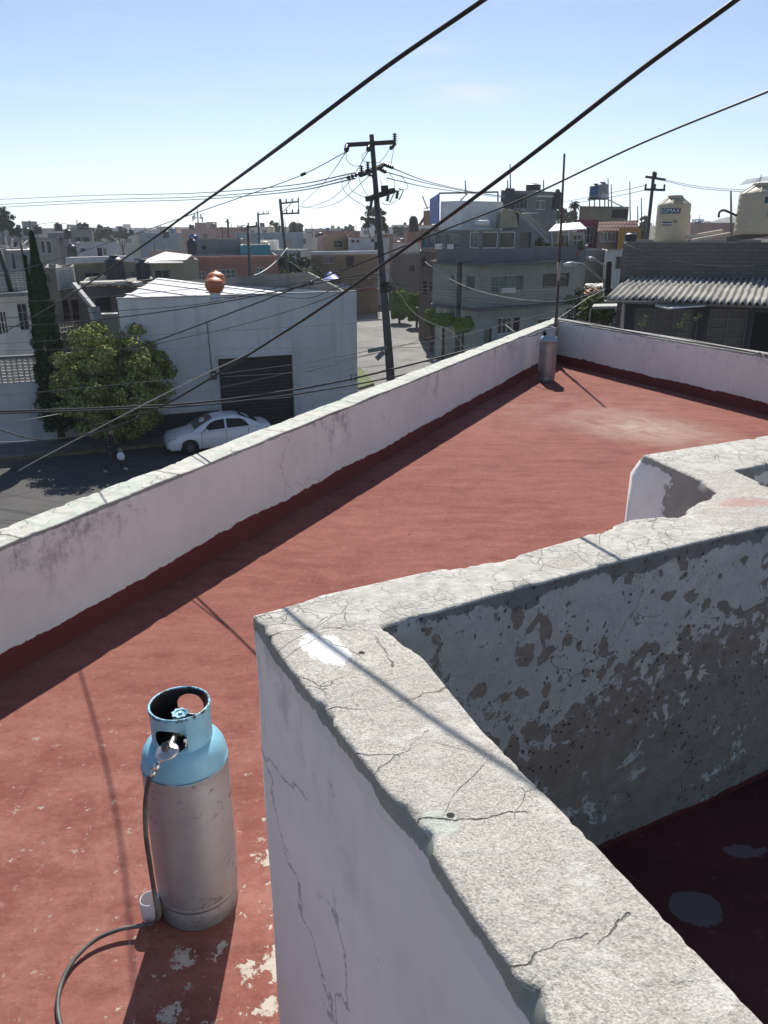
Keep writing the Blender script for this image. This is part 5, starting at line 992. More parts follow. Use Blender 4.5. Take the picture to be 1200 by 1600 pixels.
# ================================================================ CORNER BUILDING AND THE RIGHT SIDE
m_cb = plaster('grey green tiled render', (.27, .285, .255), .25, .5, .8); m_cb2 = plaster('pale grey green paint', (.36, .40, .37), .25, .6); m_cg = plaster('slate grey paint', (.17, .17, .18), .3, .5); m_cd = plaster('dark slab concrete', (.13, .13, .13), .4)
XY = lambda px, Y: (lambda v: Vector((v.x, v.y)))(at(px, 430, Y))
cb = thing('corner_building', 'three storey grey green corner building with slate balcony band, across the square', 'building', (0, 0, 0))
z1_, z2_, z3_ = -2.09, .63, 1.60
def plan(o): return [XY(676+o, 53.5), XY(714, 51.2-o*.0), XY(722, 51.6), XY(722.2, 50.9), XY(749, 50+o*.12), XY(897-o, 55.5+o*.1), XY(914-o*2, 63), XY(800, 70), XY(700, 68)]
mass(cb, plan(6), GZ, z1_, m_cb2, {0: [(689, 475, 702, 500, 'd', 2, 2, F_W, flat('white metal door', (.5, .5, .5), .5)), (705, 485, 711, 498)], 3: [(727, 493, 737, 514, 'w', 2, 1, F_A, G_D)], 4: [(778, 496, 800, 522, 'w', 3, 1, F_W, G_D), (802, 496, 812, 522, 'd', 1, 1, F_K, G_K), (756, 512, 768, 545, 'd', 1, 1, F_K, G_G), (840, 497, 870, 520)]})
mass(cb, plan(0), z1_+.004, z2_, m_cb, {0: [(705, 429, 709, 441, 'w', 1, 1, F_A, G_G)], 3: [(728, 430, 742, 454, 'w', 1, 1, F_A, G_G)], 4: [(768, 430, 818, 456, 'w', 4, 1, F_A, G_G), (848, 427, 889, 449, 'w', 2, 3, F_K, G_D)]})
def ring_slab(o, z, th, nm='slab'):
    P_ = plan(-o); MB().prism([(p.x, p.y-.35) if i in (0, 1, 3, 4, 5) else (p.x, p.y) for i, p in enumerate(P_)], z-th/2, z+th/2).build(nm, m_cd, cb)
ring_slab(3, z1_, .16); ring_slab(4, z2_, .18)
up = [XY(681, 53.3), XY(720, 51.2), XY(749, 50.3), XY(831, 53.1), XY(835, 60), XY(690, 62)]
mass(cb, up, z2_+.09, 2.62, m_cg, {0: [(683, 366, 695, 387, 'w', 1, 1, F_A, G_G), (697, 366, 718, 387, 'w', 2, 1, F_A, G_G)], 1: [(733, 362, 748, 388, 'w', 1, 1, F_W, G_G)], 2: [(754.5, 362, 779, 388, 'w', 1, 1, F_W, G_D), (781, 362, 806, 388, 'w', 1, 1, F_W, G_D), (812, 363, 830, 388, 'k', 1, 1, F_K, G_D)]}, flat('cluttered dark roof', (.16, .155, .15), .9), .05)
tp = [XY(831.3, 53.3), XY(912, 56.4), XY(915, 62), XY(836, 60)]; mass(cb, tp, z2_+.09, z3_, m_cg, {}, M_ROOF, .7, 'terrace_parapet')
for x in (684, 703): 
    a = at(x+2, 385.5, 52.0); MB().box(tuple(a), (.45, .3, .3), -.5).build('air_conditioner', flat('white unit', (.55, .55, .53), .5), cb)
MB().box(tuple(at(792, 453.5, 51.1)), (1.0, .5, .3), .3).build('air_conditioner', flat('white unit', (.5, .5, .5), .5), cb)
t = NT('white corrugated cladding'); X, Y, Z = t.xyz(); m_cor = t.done(t.mix(t.rng(t.noise(1, 5), .3, .7), (.62, .63, .63), (.80, .80, .79)), .5, t.bump(t.m('SINE', t.mul(t.m('ADD', X, t.mul(Y, .4)), 24)), .5, .04))
rs_ = thing('rooftop_shed', 'white corrugated rooftop shed on the corner building', 'shed', (0, 0, 0)); mass(rs_, [XY(686, 55.5), XY(718, 54), XY(779, 56), XY(781, 60), XY(690, 60)], 2.58, at(740, 314, 54.5).z, m_cor, {}, m_cor, .04)
fr = MB(); a, b, c, d = at(686, 302, 55.5), at(778, 300, 56.2), at(686, 314, 55.5), at(718, 312, 54)
fr.cone(a, b, .06, .06, 6).cone(a, c, .05, .05, 6).cone(at(720, 313, 54), at(733, 300, 55.9), .04, .04, 6); fr.cone(b, at(778, 316, 56), .05, .05, 6); fr.build('roof_rail', m_arm, rs_)
bt = at(671, 312, 58.5); o = thing('blue_tarp', 'bright blue tarpaulin hanging at the left end of the white rooftop shed', 'tarpaulin', tuple(bt)); q = [at(671.5, 311, 58.5), at(686, 302, 55.4), at(686, 350, 55.4), at(671, 350, 58.5)]; m = MB(); m.add([v-bt for v in q]+[v-bt+Vector((.04, .06, 0)) for v in q], [(0, 1, 2, 3), (4, 7, 6, 5), (0, 4, 5, 1), (1, 5, 6, 2), (2, 6, 7, 3), (3, 7, 4, 0)]); m.build('sheet', flat('royal blue tarp', (.03, .08, .38), .5, 0, .2, 1), o)
def prop(name, label, cat, mb_, mat, loc, group=None, part='body'):
    o = thing(name, label, cat, tuple(loc), 0, group); mb_.build(part, mat, o); return o
a = at(741, 349, 53.5); prop('gas_tank', 'white horizontal gas tank in front of the rooftop shed', 'tank', MB().lathe([(0, 0), (.15, .03), (.2, .12), (.2, .95), (.15, 1.03), (0, 1.06)], n=16, axis=(1, .3, 0)), flat('white tank paint', (.6, .6, .6), .4), a)
a = at(780, 357, 54.5); q = [Vector((x, y, z)) for x, y, z in ((0, 0, 0), (.15, .1, 1.1), (.5, .3, 1.25), (.95, .2, 1.15), (1.1, 0, .9), (1.25, 0, .1))]; m = MB()
vs = [p+Vector((0, d, .05*math.sin(3*d+p.x*5))) for d in (0, .5, 1.0, 1.5) for p in q]; m.add(vs, [(i*6+j, i*6+j+1, (i+1)*6+j+1, (i+1)*6+j) for i in range(3) for j in range(5)]); m.add([(0, 0, 0), *q[1:]], [(0, 1, 2, 3, 4, 5)])
m.bar((1.1, -.1, 1.05), (3.0, -.2, 0.1), .45, .06)
prop('canvas_cover', 'draped khaki canvas cover beside the white rooftop shed', 'cover', m, flat('khaki canvas', (.34, .30, .20), .9, 0, .3, 3), a)
hD = house('tall dark grey building with black cladding behind the corner building', 783, 872, 297, 66, 69, 9, plaster('dark grey render', (.20, .205, .21), .3), [(799, 303, 823, 325, 'w', 4, 1, F_K, G_D), (837, 313, 853, 328, 'w', 2, 1, F_W, G_G), (806, 329, 812, 352, 'k', 1, 1, F_K, G_K)])
q_ = [XY(783, 65.8), XY(797, 66.3), XY(797, 67), XY(783, 67)]; MB().prism([(p.x, p.y) for p in q_], 2.5, at(790, 294, 66).z).build('cladding', flat('black cladding', (.03, .035, .045), .5), hD)
a, b = at(838, 306, 66.8), at(861, 306, 67.3); MB().prism([(a.x, a.y-.9), (b.x, b.y-.9), (b.x, b.y), (a.x, a.y)], a.z-.1, a.z).build('canopy', flat('white canopy', (.65, .65, .63), .7), hD)
tank('squat black tank on top of the tall dark grey building', 833, 298, 68, .6, .55); tank('black tank standing at the right end of the tall dark grey building', 869, 327, 67, .38, 1.5)
st_ = thing('metal_stair', 'light metal stair rising over the terrace of the corner building', 'stair', tuple(at(860, 382, 56))); o_ = at(860, 382, 56); m = MB()
for dy in (0, .8): m.bar(at(860, 382, 56)-o_+Vector((0, dy, 0)), at(818, 336, 56)-o_+Vector((0, dy, 0)), .06, .14); m.bar(at(858, 368, 56)-o_+Vector((0, dy, 0)), at(818, 326, 56)-o_+Vector((0, dy, 0)), .05, .05)
for k in range(9): f = (k+.5)/9; p = (at(860, 382, 56)-o_).lerp(at(818, 336, 56)-o_, f); m.box(p+Vector((0, .4, 0)), (.28, .8, .04)); 
m.build('flight', flat('grey painted steel', (.30, .31, .32), .5, .3), st_)
ld = MB(); a = at(812, 334, 56.5)
for x in (812, 826, 830, 840): ld.cone(at(x, 345, 57)-o_, at(x, 333, 57)-o_, .03, .03, 5)
ld.cone(at(810, 334, 57)-o_, at(842, 333, 57)-o_, .03, .03, 5); ld.build('railing', flat('grey painted steel', (.30, .31, .32), .5, .3), st_)
lt = thing('sheet_canopy', 'white ribbed sheet canopy over the right end of the corner building terrace', 'canopy', tuple(at(857, 361, 55.4))); o_ = at(857, 361, 55.4); q = [at(857, 361, 55.4), at(917, 357, 57.0), at(906, 347, 59.5), at(868, 350, 58.5)]; m = MB(); m.add([v-o_ for v in q]+[v-o_-Vector((0, 0, .07)) for v in q], [(0, 1, 2, 3), (4, 7, 6, 5), (0, 4, 5, 1), (1, 5, 6, 2), (2, 6, 7, 3), (3, 7, 4, 0)]); m.build('sheet', flat('white sheet', (.72, .72, .68), .6, 0, .1, 2), lt)
for x, Y_ in ((862, 55.6), (888, 56.2), (912, 56.8)): MB().cone(at(x, 361, Y_)-o_, at(x+1, 392, Y_)-o_, .05, .05, 6).build('post', flat('white post', (.5, .5, .48), .6), lt)
q_, z_ = block_pts(872, 912, 363, 58.5, 60, 4); mass(cb, q_, z2_+.1, z_, plaster('beige terrace room', (.34, .32, .27), .4), {0: [(876, 366, 891, 386, 'w', 2, 1, F_W, G_D), (896, 366, 909, 385, 'w', 2, 2, F_W, G_D)]})
for k, (x, y, s_) in enumerate(((838, 384, .5), (848, 386, .6), (856, 385, .4), (882, 387, .45), (893, 388, .4), (903, 387, .5))):
    a = at(x, y, 56.0); rt = thing('potted_plant', ['leftmost bushy plant', 'largest plant', 'small plant'][k % 3]+(' behind the slate parapet by the metal stair' if k < 3 else ' behind the slate parapet under the white canopy'), 'plant', tuple(a-Vector((0, 0, .6)))); P, Nn = clumped((0, 0, .6), (s_, s_, s_), 6, 40, .25); leaves('foliage', P, Nn, .08, L_MID, rt); MB().lathe([(0, 0), (.14, 0), (.18, .3), (0, .3)], n=10).build('pot', flat('clay pot', (.25, .11, .07), .8), rt)
# brown building left of it
br = plaster('dark brown render', (.14, .105, .09), .4); hE = house('narrow brown three storey building with a blue glazed bay, left of the corner building', 656, 684, 392, 63, 60, 7, br, [(659, 402, 665, 418, 'k', 1, 1, F_K, G_D), (671, 440, 679, 455, 'w', 1, 2, F_B, G_D), (672, 474, 680, 492, 'w', 2, 2, F_W, G_D), (661, 440, 667, 460, 'k', 1, 1, F_K, G_K)])  # br is a plain dark brown base colour
mass(hE, [XY(657, 62.6), XY(680, 60.2), XY(684, 66), XY(664, 67)], at(657, 391, 62.8).z, at(657, 357, 62.8).z, plaster('grey brown bay', (.22, .20, .18), .3), {0: [(659, 362, 666, 388, 'w', 1, 1, F_A, glass('blue glass', (.05, .11, .19))), (667, 362, 678.5, 388, 'w', 1, 1, F_A, glass('blue glass', (.05, .11, .19)))]}, flat('tan debris', (.34, .24, .15), .9), .03)
prop('scrap_pile', 'tan scrap timber piled on the brown building left of the blue tarpaulin', 'scrap', MB().box((0, 0, .5), (.5, .6, 1.0), .2).bar((-.6, 0, 0), (.1, 0, 1.0), .1, .2).bar((-.3, 0, 1.1), (.7, .2, 1.5), .1, .05).bar((-.4, .2, 2.0), (.0, .1, 1.1), .05, .08), flat('tan timber', (.36, .23, .13), .9), at(668, 352, 60.5))
# right of the corner building
mg = plaster('magenta paint', (.24, .045, .085), .3); hF = house('magenta painted house with a white framed window', 903, 935, 343, 73, 74, 8, mg, [(911, 354, 929, 381, 'w', 3, 2, F_W, G_D)])
hG = house('house with a small terracotta tiled mansard and lilac curtained window', 935, 967, 361, 72, 72.8, 7, plaster('stone cladding', (.23, .17, .13), .5), [(938, 363, 950, 378, 'w', 2, 1, F_W, glass('lilac curtain', (.28, .27, .36))), (951, 363, 963, 378, 'w', 2, 1, F_W, glass('lilac curtain', (.28, .27, .36)))])
t = NT('terracotta roof tiles'); X, Y, Z = t.xyz(); ti = t.m('MULTIPLY', t.rng(t.m('SINE', t.mul(X, 20)), -1, 1), t.rng(t.m('SINE', t.mul(Z, 22)), -1, 1)); m_tile = t.done(t.mix(ti, (.10, .045, .035), (.33, .14, .09)), .85, t.bump(ti, .8, .05))
a = [at(934.5, 362, 71.6), at(998, 360, 73.4), at(996, 344, 75), at(937, 347, 73.4)]; m = MB(); m.add(a+[v+Vector((0, .3, -.02)) for v in a], [(0, 1, 2, 3), (4, 7, 6, 5), (0, 4, 5, 1), (1, 5, 6, 2), (2, 6, 7, 3), (3, 7, 4, 0)]); m.build('tiled_roof', m_tile, hG)
house('mustard painted house section under the tiled roof, right of the lilac window', 967.5, 1003, 356, 71.5, 72.5, 7, plaster('mustard paint', (.36, .19, .04), .3), [(976, 362, 983, 376, 'w', 1, 1, F_W, G_D), (990, 362, 995, 376)])
house('grey block rooftop storey with dark opening behind the tiled roof', 906, 983, 322, 84, 86, 8, plaster('grey yellow block', (.22, .21, .16), .5), [(956, 327, 981, 341, 'k', 1, 1, F_K, G_K)])
hH = house('bare grey block house below the magenta one', 913, 946, 391, 64, 65, 6, m_blk, []); house('whitewashed house with a blue shaded window left of the brick wall', 946.5, 978, 392, 62, 62.6, 6, plaster('whitewash', (.50, .50, .50), .5), [(962, 401, 974, 420, 'w', 2, 1, F_K, G_D)])
sd2 = thing('tank_stand', 'thin legged steel stand under the blue and beige tanks', 'stand', tuple(at(934, 324, 82)))
o_ = at(934, 324, 82)
for x in (921, 929, 937, 945): MB().cone(at(x, 325, 82)-o_, at(x, 311, 82)-o_, .06, .06, 6).build('leg', m_arm, sd2)
m = MB(); m.bar(at(920, 311, 82)-o_, at(948, 311, 82)-o_, 1.2, .12); m.build('platform', m_arm, sd2)
tank('blue tank on the thin steel stand above the magenta house', 929, 310, 82, .55, 1.35, M_TBLU); tank('beige tank on the steel stand right beside the blue one', 939.5, 310, 81.9, .62, 1.5, M_TGRY)
a = at(941, 322, 80); prop('solar_heater', 'tubular solar water heater with white barrel beside the steel stand', 'solar heater', MB().lathe([(0, 0), (.22, .02), (.22, 1.5), (0, 1.52)], (0, 0, .9), 14, axis=(.5, 1, 0)).bar((0, 0, .8), (2.2, -.3, -.2), .5, .06), flat('white barrel', (.5, .5, .5), .4), a)
def palm(label, px, py0, Y, py1, r):
    a = at(px, py0, Y); b = at(px, py1, Y); rt = thing('palm_tree', label, 'palm', tuple(a)); h = b.z-a.z; MB().tube([(0, 0, 0), (.1, 0, h*.6), (0, 0, h)], [.22, .18, .16], 8).build('trunk', M_BARK, rt); m = MB()
    for k in range(30):
        aa = k*2.4; e = .9-1.5*(k/30); pts = [Vector((math.cos(aa)*r*f*math.cos(e*(1-f*.4)), math.sin(aa)*r*f*math.cos(e), h+r*(math.sin(e)*f-.45*f*f))) for f in (0, .35, .7, 1)]
        sd_ = Vector((-math.sin(aa), math.cos(aa), 0)); vs = [p+sd_*w_ for p, w_ in zip(pts, (.05, .22, .18, .02))]+[p-sd_*w_ for p, w_ in zip(pts, (.05, .22, .18, .02))]; m.add(vs, [(i, i+1, i+5, i+4) for i in range(3)])
    m.build('fronds', L_DK, rt)
palm('single fan palm rising right of the antenna mast', 896, 345, 110, 318, .95)
# lamp posts and the house with the corrugated roof
dp = thing('lamp_post', 'dark post with a long street lamp arm reaching left, beside the corrugated roof', 'lamp post', tuple(Vector((at(955, 500, 31).x, 31, GZ)))); o_ = Vector(dp.location); 
MB().cone((0, 0, 0), at(951, 408, 31)-o_, .16, .13, 10).build('post', flat('tarred post', (.03, .03, .032), .8), dp)
MB().tube([q-o_ for q in cr([at(946, 441, 30.9), at(930, 428, 30.6), at(915, 416, 30.3), at(905, 412.5, 30.1), at(893, 413, 30)], 6)], .045, 8).build('arm', flat('galvanised arm', (.40, .41, .42), .4, .5), dp); MB().lathe([(0, 0), (.07, .05), (.10, .25), (.06, .5), (0, .52)], at(902, 412.5, 30)-o_, 12, axis=(-1, -.05, -.05)).build('lamp_head', flat('lamp housing', (.5, .51, .52), .4), dp)
dq = thing('lamp_post', 'second dark post with a shorter pale lamp arm just behind the first', 'lamp post', tuple(Vector((at(960, 500, 34).x, 34, GZ)))); o_ = Vector(dq.location); MB().cone((0, 0, 0), at(948, 411, 34)-o_, .17, .14, 10).build('post', flat('tarred post', (.03, .03, .032), .8), dq); MB().tube([q-o_ for q in cr([at(948, 417, 33.9), at(938, 411, 33.7), at(929, 405, 33.5), at(921, 404, 33.3)], 6)], .04, 8).build('arm', flat('galvanised arm', (.40, .41, .42), .4, .5), dq); MB().lathe([(0, 0), (.06, .05), (.09, .2), (0, .4)], at(931, 405, 33.4)-o_, 12, axis=(-1, -.05, .1)).build('lamp_head', flat('lamp housing', (.5, .51, .52), .4), dq)
rh = thing('house', 'dark fronted house with grey corrugated asbestos roof beyond the right parapet', 'house', (0, 0, 0))
e0, e1 = at(946, 465.5, 22.0), at(1290, 476, 20.6); F_D = frame_col('grey steel frame', (.10, .10, .10)); r0, r1 = at(985, 434, 26.2), at(1290, 430, 25.0); e1.z = e0.z-.05; r1.z = r0.z
t = NT('weathered fibre cement'); m_fib = t.done(t.mix(t.rng(t.noise(1.6, 7, .72), .3, .7), (.22, .21, .19), (.52, .50, .45)), .95, t.bump(t.noise(30, 3), .3, .01), spec=.1); 
ncol, lam = 8, .146; Ltot = (e1-e0).length
for rw_ in (1, 0):
    for c_ in range(ncol):
        f0, f1 = c_/ncol, (c_+1.06)/ncol; g0_, g1_ = (.5, 1.02) if rw_ else (-.03, .56); m = MB(); NXs, NYs = 66, 5; vs = []; jl = .07*mnoise.noise(Vector((c_*3.1, rw_*7.7, 0))); tl = .02*math.sin(c_*5+rw_*3)
        for j in range(NYs):
            g_ = g0_+(g1_-g0_)*j/(NYs-1)+jl
            for i in range(NXs):
                f = f0+(f1-f0)*i/(NXs-1); p = e0.lerp(e1, f).lerp(r0.lerp(r1, f), g_); s_ = f*Ltot; p.z += .042*math.sin(2*math.pi*s_/.175)+(.055 if rw_ == 0 else 0)*(g_-g0_)/(g1_-g0_)+(.012*(c_ % 2))+tl*(g_-.3); vs.append(p)
        nb = len(vs); vs += [v-Vector((0, 0, .012)) for v in vs]; fs = [(j*NXs+i, j*NXs+i+1, (j+1)*NXs+i+1, (j+1)*NXs+i) for j in range(NYs-1) for i in range(NXs-1)]; m.add(vs, fs+[tuple(nb+k for k in reversed(f)) for f in fs]+[(i, nb+i, nb+i+1, i+1) for i in range(NXs-1)], 0, True); m.build('roof_sheet', m_fib, rh)
m = MB(); d_ = Vector((e1.x-e0.x, e1.y-e0.y, 0)).normalized(); nb_ = Vector((-d_.y, d_.x, 0)); A0 = at(978, 480, 22.6); A1 = at(1300, 480, 21.3); dk = plaster('dark house front', (.055, .055, .06), .3)
pts_ = [Vector((A0.x, A0.y)), Vector((A1.x, A1.y)), Vector((A1.x, A1.y))+Vector((nb_.x, nb_.y))*3.2, Vector((A0.x, A0.y))+Vector((nb_.x, nb_.y))*3.2]
mass(rh, pts_, GZ, e0.z-.09, dk, {0: [(990, 482, 1083, 540, 'w', 3, 3, F_D, glass('lace curtain glass', (.07, .07, .07))), (1104, 483, 1166, 560, 'w', 2, 5, F_D, glass('lace curtain glass', (.07, .07, .07))), (1168, 485, 1215, 600, 'd', 1, 1, F_K, G_K)]}, M_ROOF, .03)
MB().bar(e0+Vector((0, .12, -.10)), e1+Vector((0, .12, -.12)), .10, .07).build('eaves_beam', flat('eaves timber', (.16, .15, .14), .8), rh)
MB().bar(at(944, 470.5, 22), at(1045, 470.5, 21.7), .06, .04).build('gutter', flat('zinc gutter', (.36, .36, .36), .5, .3), rh)
aw = thing('broken_awning', 'broken white sheet awning hanging under the corrugated eave', 'awning', tuple(at(1022, 478, 21.4))); o_ = at(1022, 478, 21.4); m = MB()
q = [at(1024, 477, 21.5), at(1044, 481.5, 21.2), at(1102, 477, 21.3), at(1100, 471, 21.9), at(1045, 474.5, 21.9), at(1024, 471, 21.9)]; m.add([v-o_ for v in q]+[v-o_-Vector((0, 0, .03)) for v in q], [(0, 1, 4, 5), (1, 2, 3, 4), (6, 11, 10, 7), (7, 10, 9, 8), (0, 6, 7, 1), (1, 7, 8, 2), (2, 8, 9, 3)]); m.build('sheet', flat('white broken sheet', (.66, .66, .63), .6), aw)
# bare block wall behind with beige tanks
bw = thing('block_house', 'unpainted grey block building behind the corrugated roof, carrying two beige tanks', 'building', (0, 0, 0)); F_D2 = 0; m_bk = plaster('rough block masonry', (.16, .148, .135), .5, .7, .62, row=.115)
B0 = at(974, 378, 26.4); B1 = at(1300, 362, 25.1); mass(bw, [Vector((B0.x, B0.y)), Vector((B1.x, B1.y)), Vector((B1.x+1.2, B1.y+7)), Vector((B0.x+2.2, B0.y+7))], GZ, B0.z, m_bk, {}, M_ROOF, .12)
MB().bar(B0+Vector((3.2, -.3, .08)), B1+Vector((0, .0, .20)), .2, .16).build('coping', m_bk, bw)
m_lab = flat('dark blue tank label', (.02, .06, .10), .5); m_wht = flat('white print', (.62, .68, .70), .6)
def big_tank(label, px, py, Y, r, h, ang):
    rt = tank(label, px, py, Y, r, h, M_TBEI, 'beige tanks on the block building')
    def patch(a0, a1, z0, z1, mt, nm, off=.006):
        m = MB(); n = 10; vs = [((r+off)*math.cos(a0+(a1-a0)*i/n), (r+off)*math.sin(a0+(a1-a0)*i/n), z) for z in (z0, z1) for i in range(n+1)]; m.add(vs, [(i, i+1, n+2+i, n+1+i) for i in range(n)]); return m.build(nm, mt, rt)
    patch(ang-.62, ang+.62, h*.60, h*.72, m_lab, 'brand_label'); text_mesh('LOMAX', h*.125, m_wht, 'label_lettering', rt, (r+.009, ang, h*.66), .002)
    patch(ang-.42, ang+.18, h*.40, h*.425, m_lab, 'small_label'); patch(ang-.42, ang+.18, h*.345, h*.365, m_lab, 'small_label'); patch(ang-.42, ang+.18, h*.37, h*.395, flat('pale print', (.45, .47, .5), .6), 'small_label'); patch(ang+.24, ang+.5, h*.40, h*.46, flat('grey print', (.2, .19, .17), .6), 'small_label')
    for k in range(8):
        a = k*math.pi/4+.3; MB().bar((r*.97*math.cos(a), r*.97*math.sin(a), h*.80), (r*.47*math.cos(a), r*.47*math.sin(a), h*.935), .05, .03).build('dome_rib', M_TBEI, rt)
    return rt
zr = B0.z-.02
tA = at(1047, 376, 28.3); big_tank('beige water tank with dark blue label, left one of two on the block building', 1047, 377, 28.3, .55, 1.48, R(-122)); big_tank('larger beige water tank at the right edge of the picture, with an antenna behind', 1180, 366, 25.9, .64, 1.50, R(-68))
an = thing('tv_antenna', 'spiky television antenna above the right beige tank', 'antenna', tuple(at(1183, 300, 26.5))); m = MB(); m.cone((0, 0, 0), (.05, 0, .52), .015, .012, 5).cone((-.1, 0, .28), (.14, .1, .45), .01, .01, 5)
for k in range(6): m.cone((-.08+k*.04, 0, .29+k*.028), (-.5+k*.04, .25, .22+k*.03), .006, .006, 4).cone((-.08+k*.04, 0, .29+k*.028), (.25+k*.04, -.25, .34+k*.03), .006, .006, 4)
m.build('aerial', m_wm, an)
gp_ = thing('bent_pipe', 'dark hooked pipe left of the right beige tank', 'pipe', tuple(at(1123, 338, 26))); o_ = at(1123, 338, 26); MB().tube([q-o_ for q in cr([at(1123, 340, 26), at(1124, 332, 26), at(1130, 328.5, 26), at(1138, 331, 26), at(1151, 337, 26)], 6)], .035, 8).build('pipe', m_arm, gp_)
pl_ = thing('timber_plank', 'long pale planks lying on the block building between the tanks', 'planks', tuple(at(1075, 371, 27))); o_ = at(1075, 371, 27); MB().bar(at(1072, 371, 27)-o_, at(1128, 361, 27)-o_, .2, .1).bar(at(1080, 376, 26.6)-o_, at(1140, 365, 26.6)-o_, .2, .08).build('plank', flat('pale plank', (.45, .40, .34), .9), pl_)
tank('small dark tank stub standing on the left end of the block wall', 985, 378, 27, .2, .30)
# little roofs and greenery below the lamp arms
def slope_roof(label, q, c, n_, Y): 
    P_ = [at(x, y, Y+dy) for x, y, dy in q]; o_ = P_[0]; m = MB(); m.add([v-o_ for v in P_]+[v-o_-Vector((0, 0, .08)) for v in P_], [(0, 1, 2, 3), (4, 7, 6, 5), (0, 4, 5, 1), (1, 5, 6, 2), (2, 6, 7, 3), (3, 7, 4, 0)]); rt = thing('porch_roof', label, 'roof', tuple(o_)); m.build('roof', flat(n_, c, .85, 0, .3, 2), rt)
    for p in P_[:2]: MB().cone(p-o_-Vector((0, 0, .09)), Vector((p.x, p.y, GZ))-o_, .06, .06, 6).build('post', m_arm, rt)
slope_roof('small faded red tiled porch roof below the lamp arms', [(912, 459, 0), (952, 457, 0), (950, 449, 2), (915, 450, 2)], (.38, .15, .11), 'faded red tiles', 41); slope_roof('cracked white sheet roof just above the red porch roof', [(912, 449, 0), (956, 448, 0), (952, 442, 2), (915, 443, 2)], (.55, .53, .48), 'cracked white sheet', 44)
slope_roof('thin grey canopy edge left of the dark fronted house', [(925, 479, 0), (972, 478, 0), (972, 474, 1.5), (928, 475, 1.5)], (.40, .40, .38), 'grey sheet', 27)
for k, (x, y, Y_, s_, mt_) in enumerate(((918, 480, 40, 1.1, L_DK), (930, 475, 38, .9, L_OLV), (905, 488, 42, 1.0, L_DK), (940, 490, 30, .7, L_MID))):
    a = at(x, y, Y_); tree(['dark shrub right of the corner building', 'yellow green shrub under the lamp arms', 'dark low shrub at the foot of the corner building', 'mid green shrub left of the dark fronted house'][k], (a.x, a.y, GZ), a.z-GZ, s_, s_*.9, mt_, 14, 60, .35, .1, .08)
for k, (x, y) in enumerate(((1005, 497), (1003, 508), (1070, 500), (1062, 512), (1090, 497))):
    a = at(x, y, 19.5); rt = thing('flowering_branch', ['pale', 'cream', 'thin', 'low', 'upright'][k]+' leafy sprig in front of the curtained window beyond the right parapet', 'plant', (a.x, a.y, GZ)); h = a.z-GZ; MB().tube([(.3, 0, 0), (.1, 0, h*.6), (0, 0, h)], [.02, .012, .006], 5).build('stem', M_BARK, rt); P, Nn = clumped((0, 0, h), (.12, .1, .16), 4, 14, .07); leaves('foliage', P, Nn, .035, leaf_mat('pale leaves', (.20, .22, .12)), rt)
# ---------------------------------------------------------------- poles on the skyline
def hpole(label, x0, y0, x1, y1, Y, arms, r=.13, ins=True):
    a, b = at(x0, y0, Y), at(x1, y1, Y); a2 = Vector((a.x, a.y, GZ)); rt = thing('power_pole', label, 'utility pole', tuple(a2)); MB().cone((0, 0, 0), b-a2, r, r*.7, 8).build('shaft', m_pole, rt)
    for (ax0, ay0, ax1, ay1, n) in arms:
        p, q = at(ax0, ay0, Y-.1)-a2, at(ax1, ay1, Y-.1)-a2; MB().bar(p, q, .1, .12).build('crossarm', m_arm, rt)
        for k in range(n): c = p.lerp(q, (k+.1)/(n-.8) if n > 1 else .5); m = MB(); m.lathe([(0, 0), (.04, .03), (.07, .12), (.04, .15), (.07, .22), (.03, .30), (0, .30)], c, 8); m.build('insulator', m_ins, rt)
    return rt
p1_ = hpole('steel power pole with two framed crossarms left of centre', 455, 428, 437.5, 311, 66, [(437, 318, 467, 315, 4), (438, 334, 467, 333, 4)], .16); o_ = Vector(p1_.location); MB().bar(at(466.5, 315, 65.9)-o_, at(467, 335, 65.9)-o_, .07, .07).build('strut', m_arm, p1_); MB().bar(at(441, 332, 65.9)-o_, at(455, 318, 65.9)-o_, .05, .05).build('strut', m_arm, p1_)
hpole('thinner power pole with one crossarm left of the framed steel pole', 404, 378, 403, 333, 96, [(403, 335, 420, 334, 3)], .16); hpole('dark power pole rising in front of the pink house', 389, 432, 387, 352, 60, [(387, 355, 402, 353, 2)], .14)
hpole('short plain pole above the pink house', 358, 371, 355.5, 342, 110, [(352, 346, 359, 348, 1)], .2); hpole('small far power pole with a short crossarm, left of the short plain pole', 349, 371, 347, 354, 150, [(343, 357, 352, 357, 2)], .2); hpole('faint far power pole right of the dark one', 379, 371, 378, 352, 170, [(370, 360, 386, 358, 2), (372, 353, 384, 352, 0)], .2)
hpole('leaning wooden power pole with two crossarms left of the beige tanks', 1012, 374, 1022, 268, 46, [(1008.5, 276, 1040, 281, 1), (1007, 296, 1039, 297, 3)], .13)
tw = thing('lattice_tower', 'far red and white telecom tower above the left rooftops', 'tower', tuple(at(311, 372, 420))); o_ = at(311, 372, 420); m = MB(); tp_ = at(308, 325, 420)-o_
for k in range(6): m.cone(tp_*(k/6), tp_*((k+1)/6), .6-.07*k, .53-.07*k, 6)
m.build('mast', flat('tower paint', (.35, .22, .2), .6), tw)
for x, z in ((-1.6, .72), (1.6, .72), (0, .80), (-2.4, .66), (2.3, .62)): MB().box(tp_*z+Vector((x, 0, 0)), (.8, .6, 2.4)).build('antenna_panel', flat('antenna panel', (.5, .5, .5), .5), tw)
MB().bar(tp_*.68+Vector((-2.4, 0, 0)), tp_*.68+Vector((2.4, 0, 0)), .3, .3).build('platform', m_arm, tw)
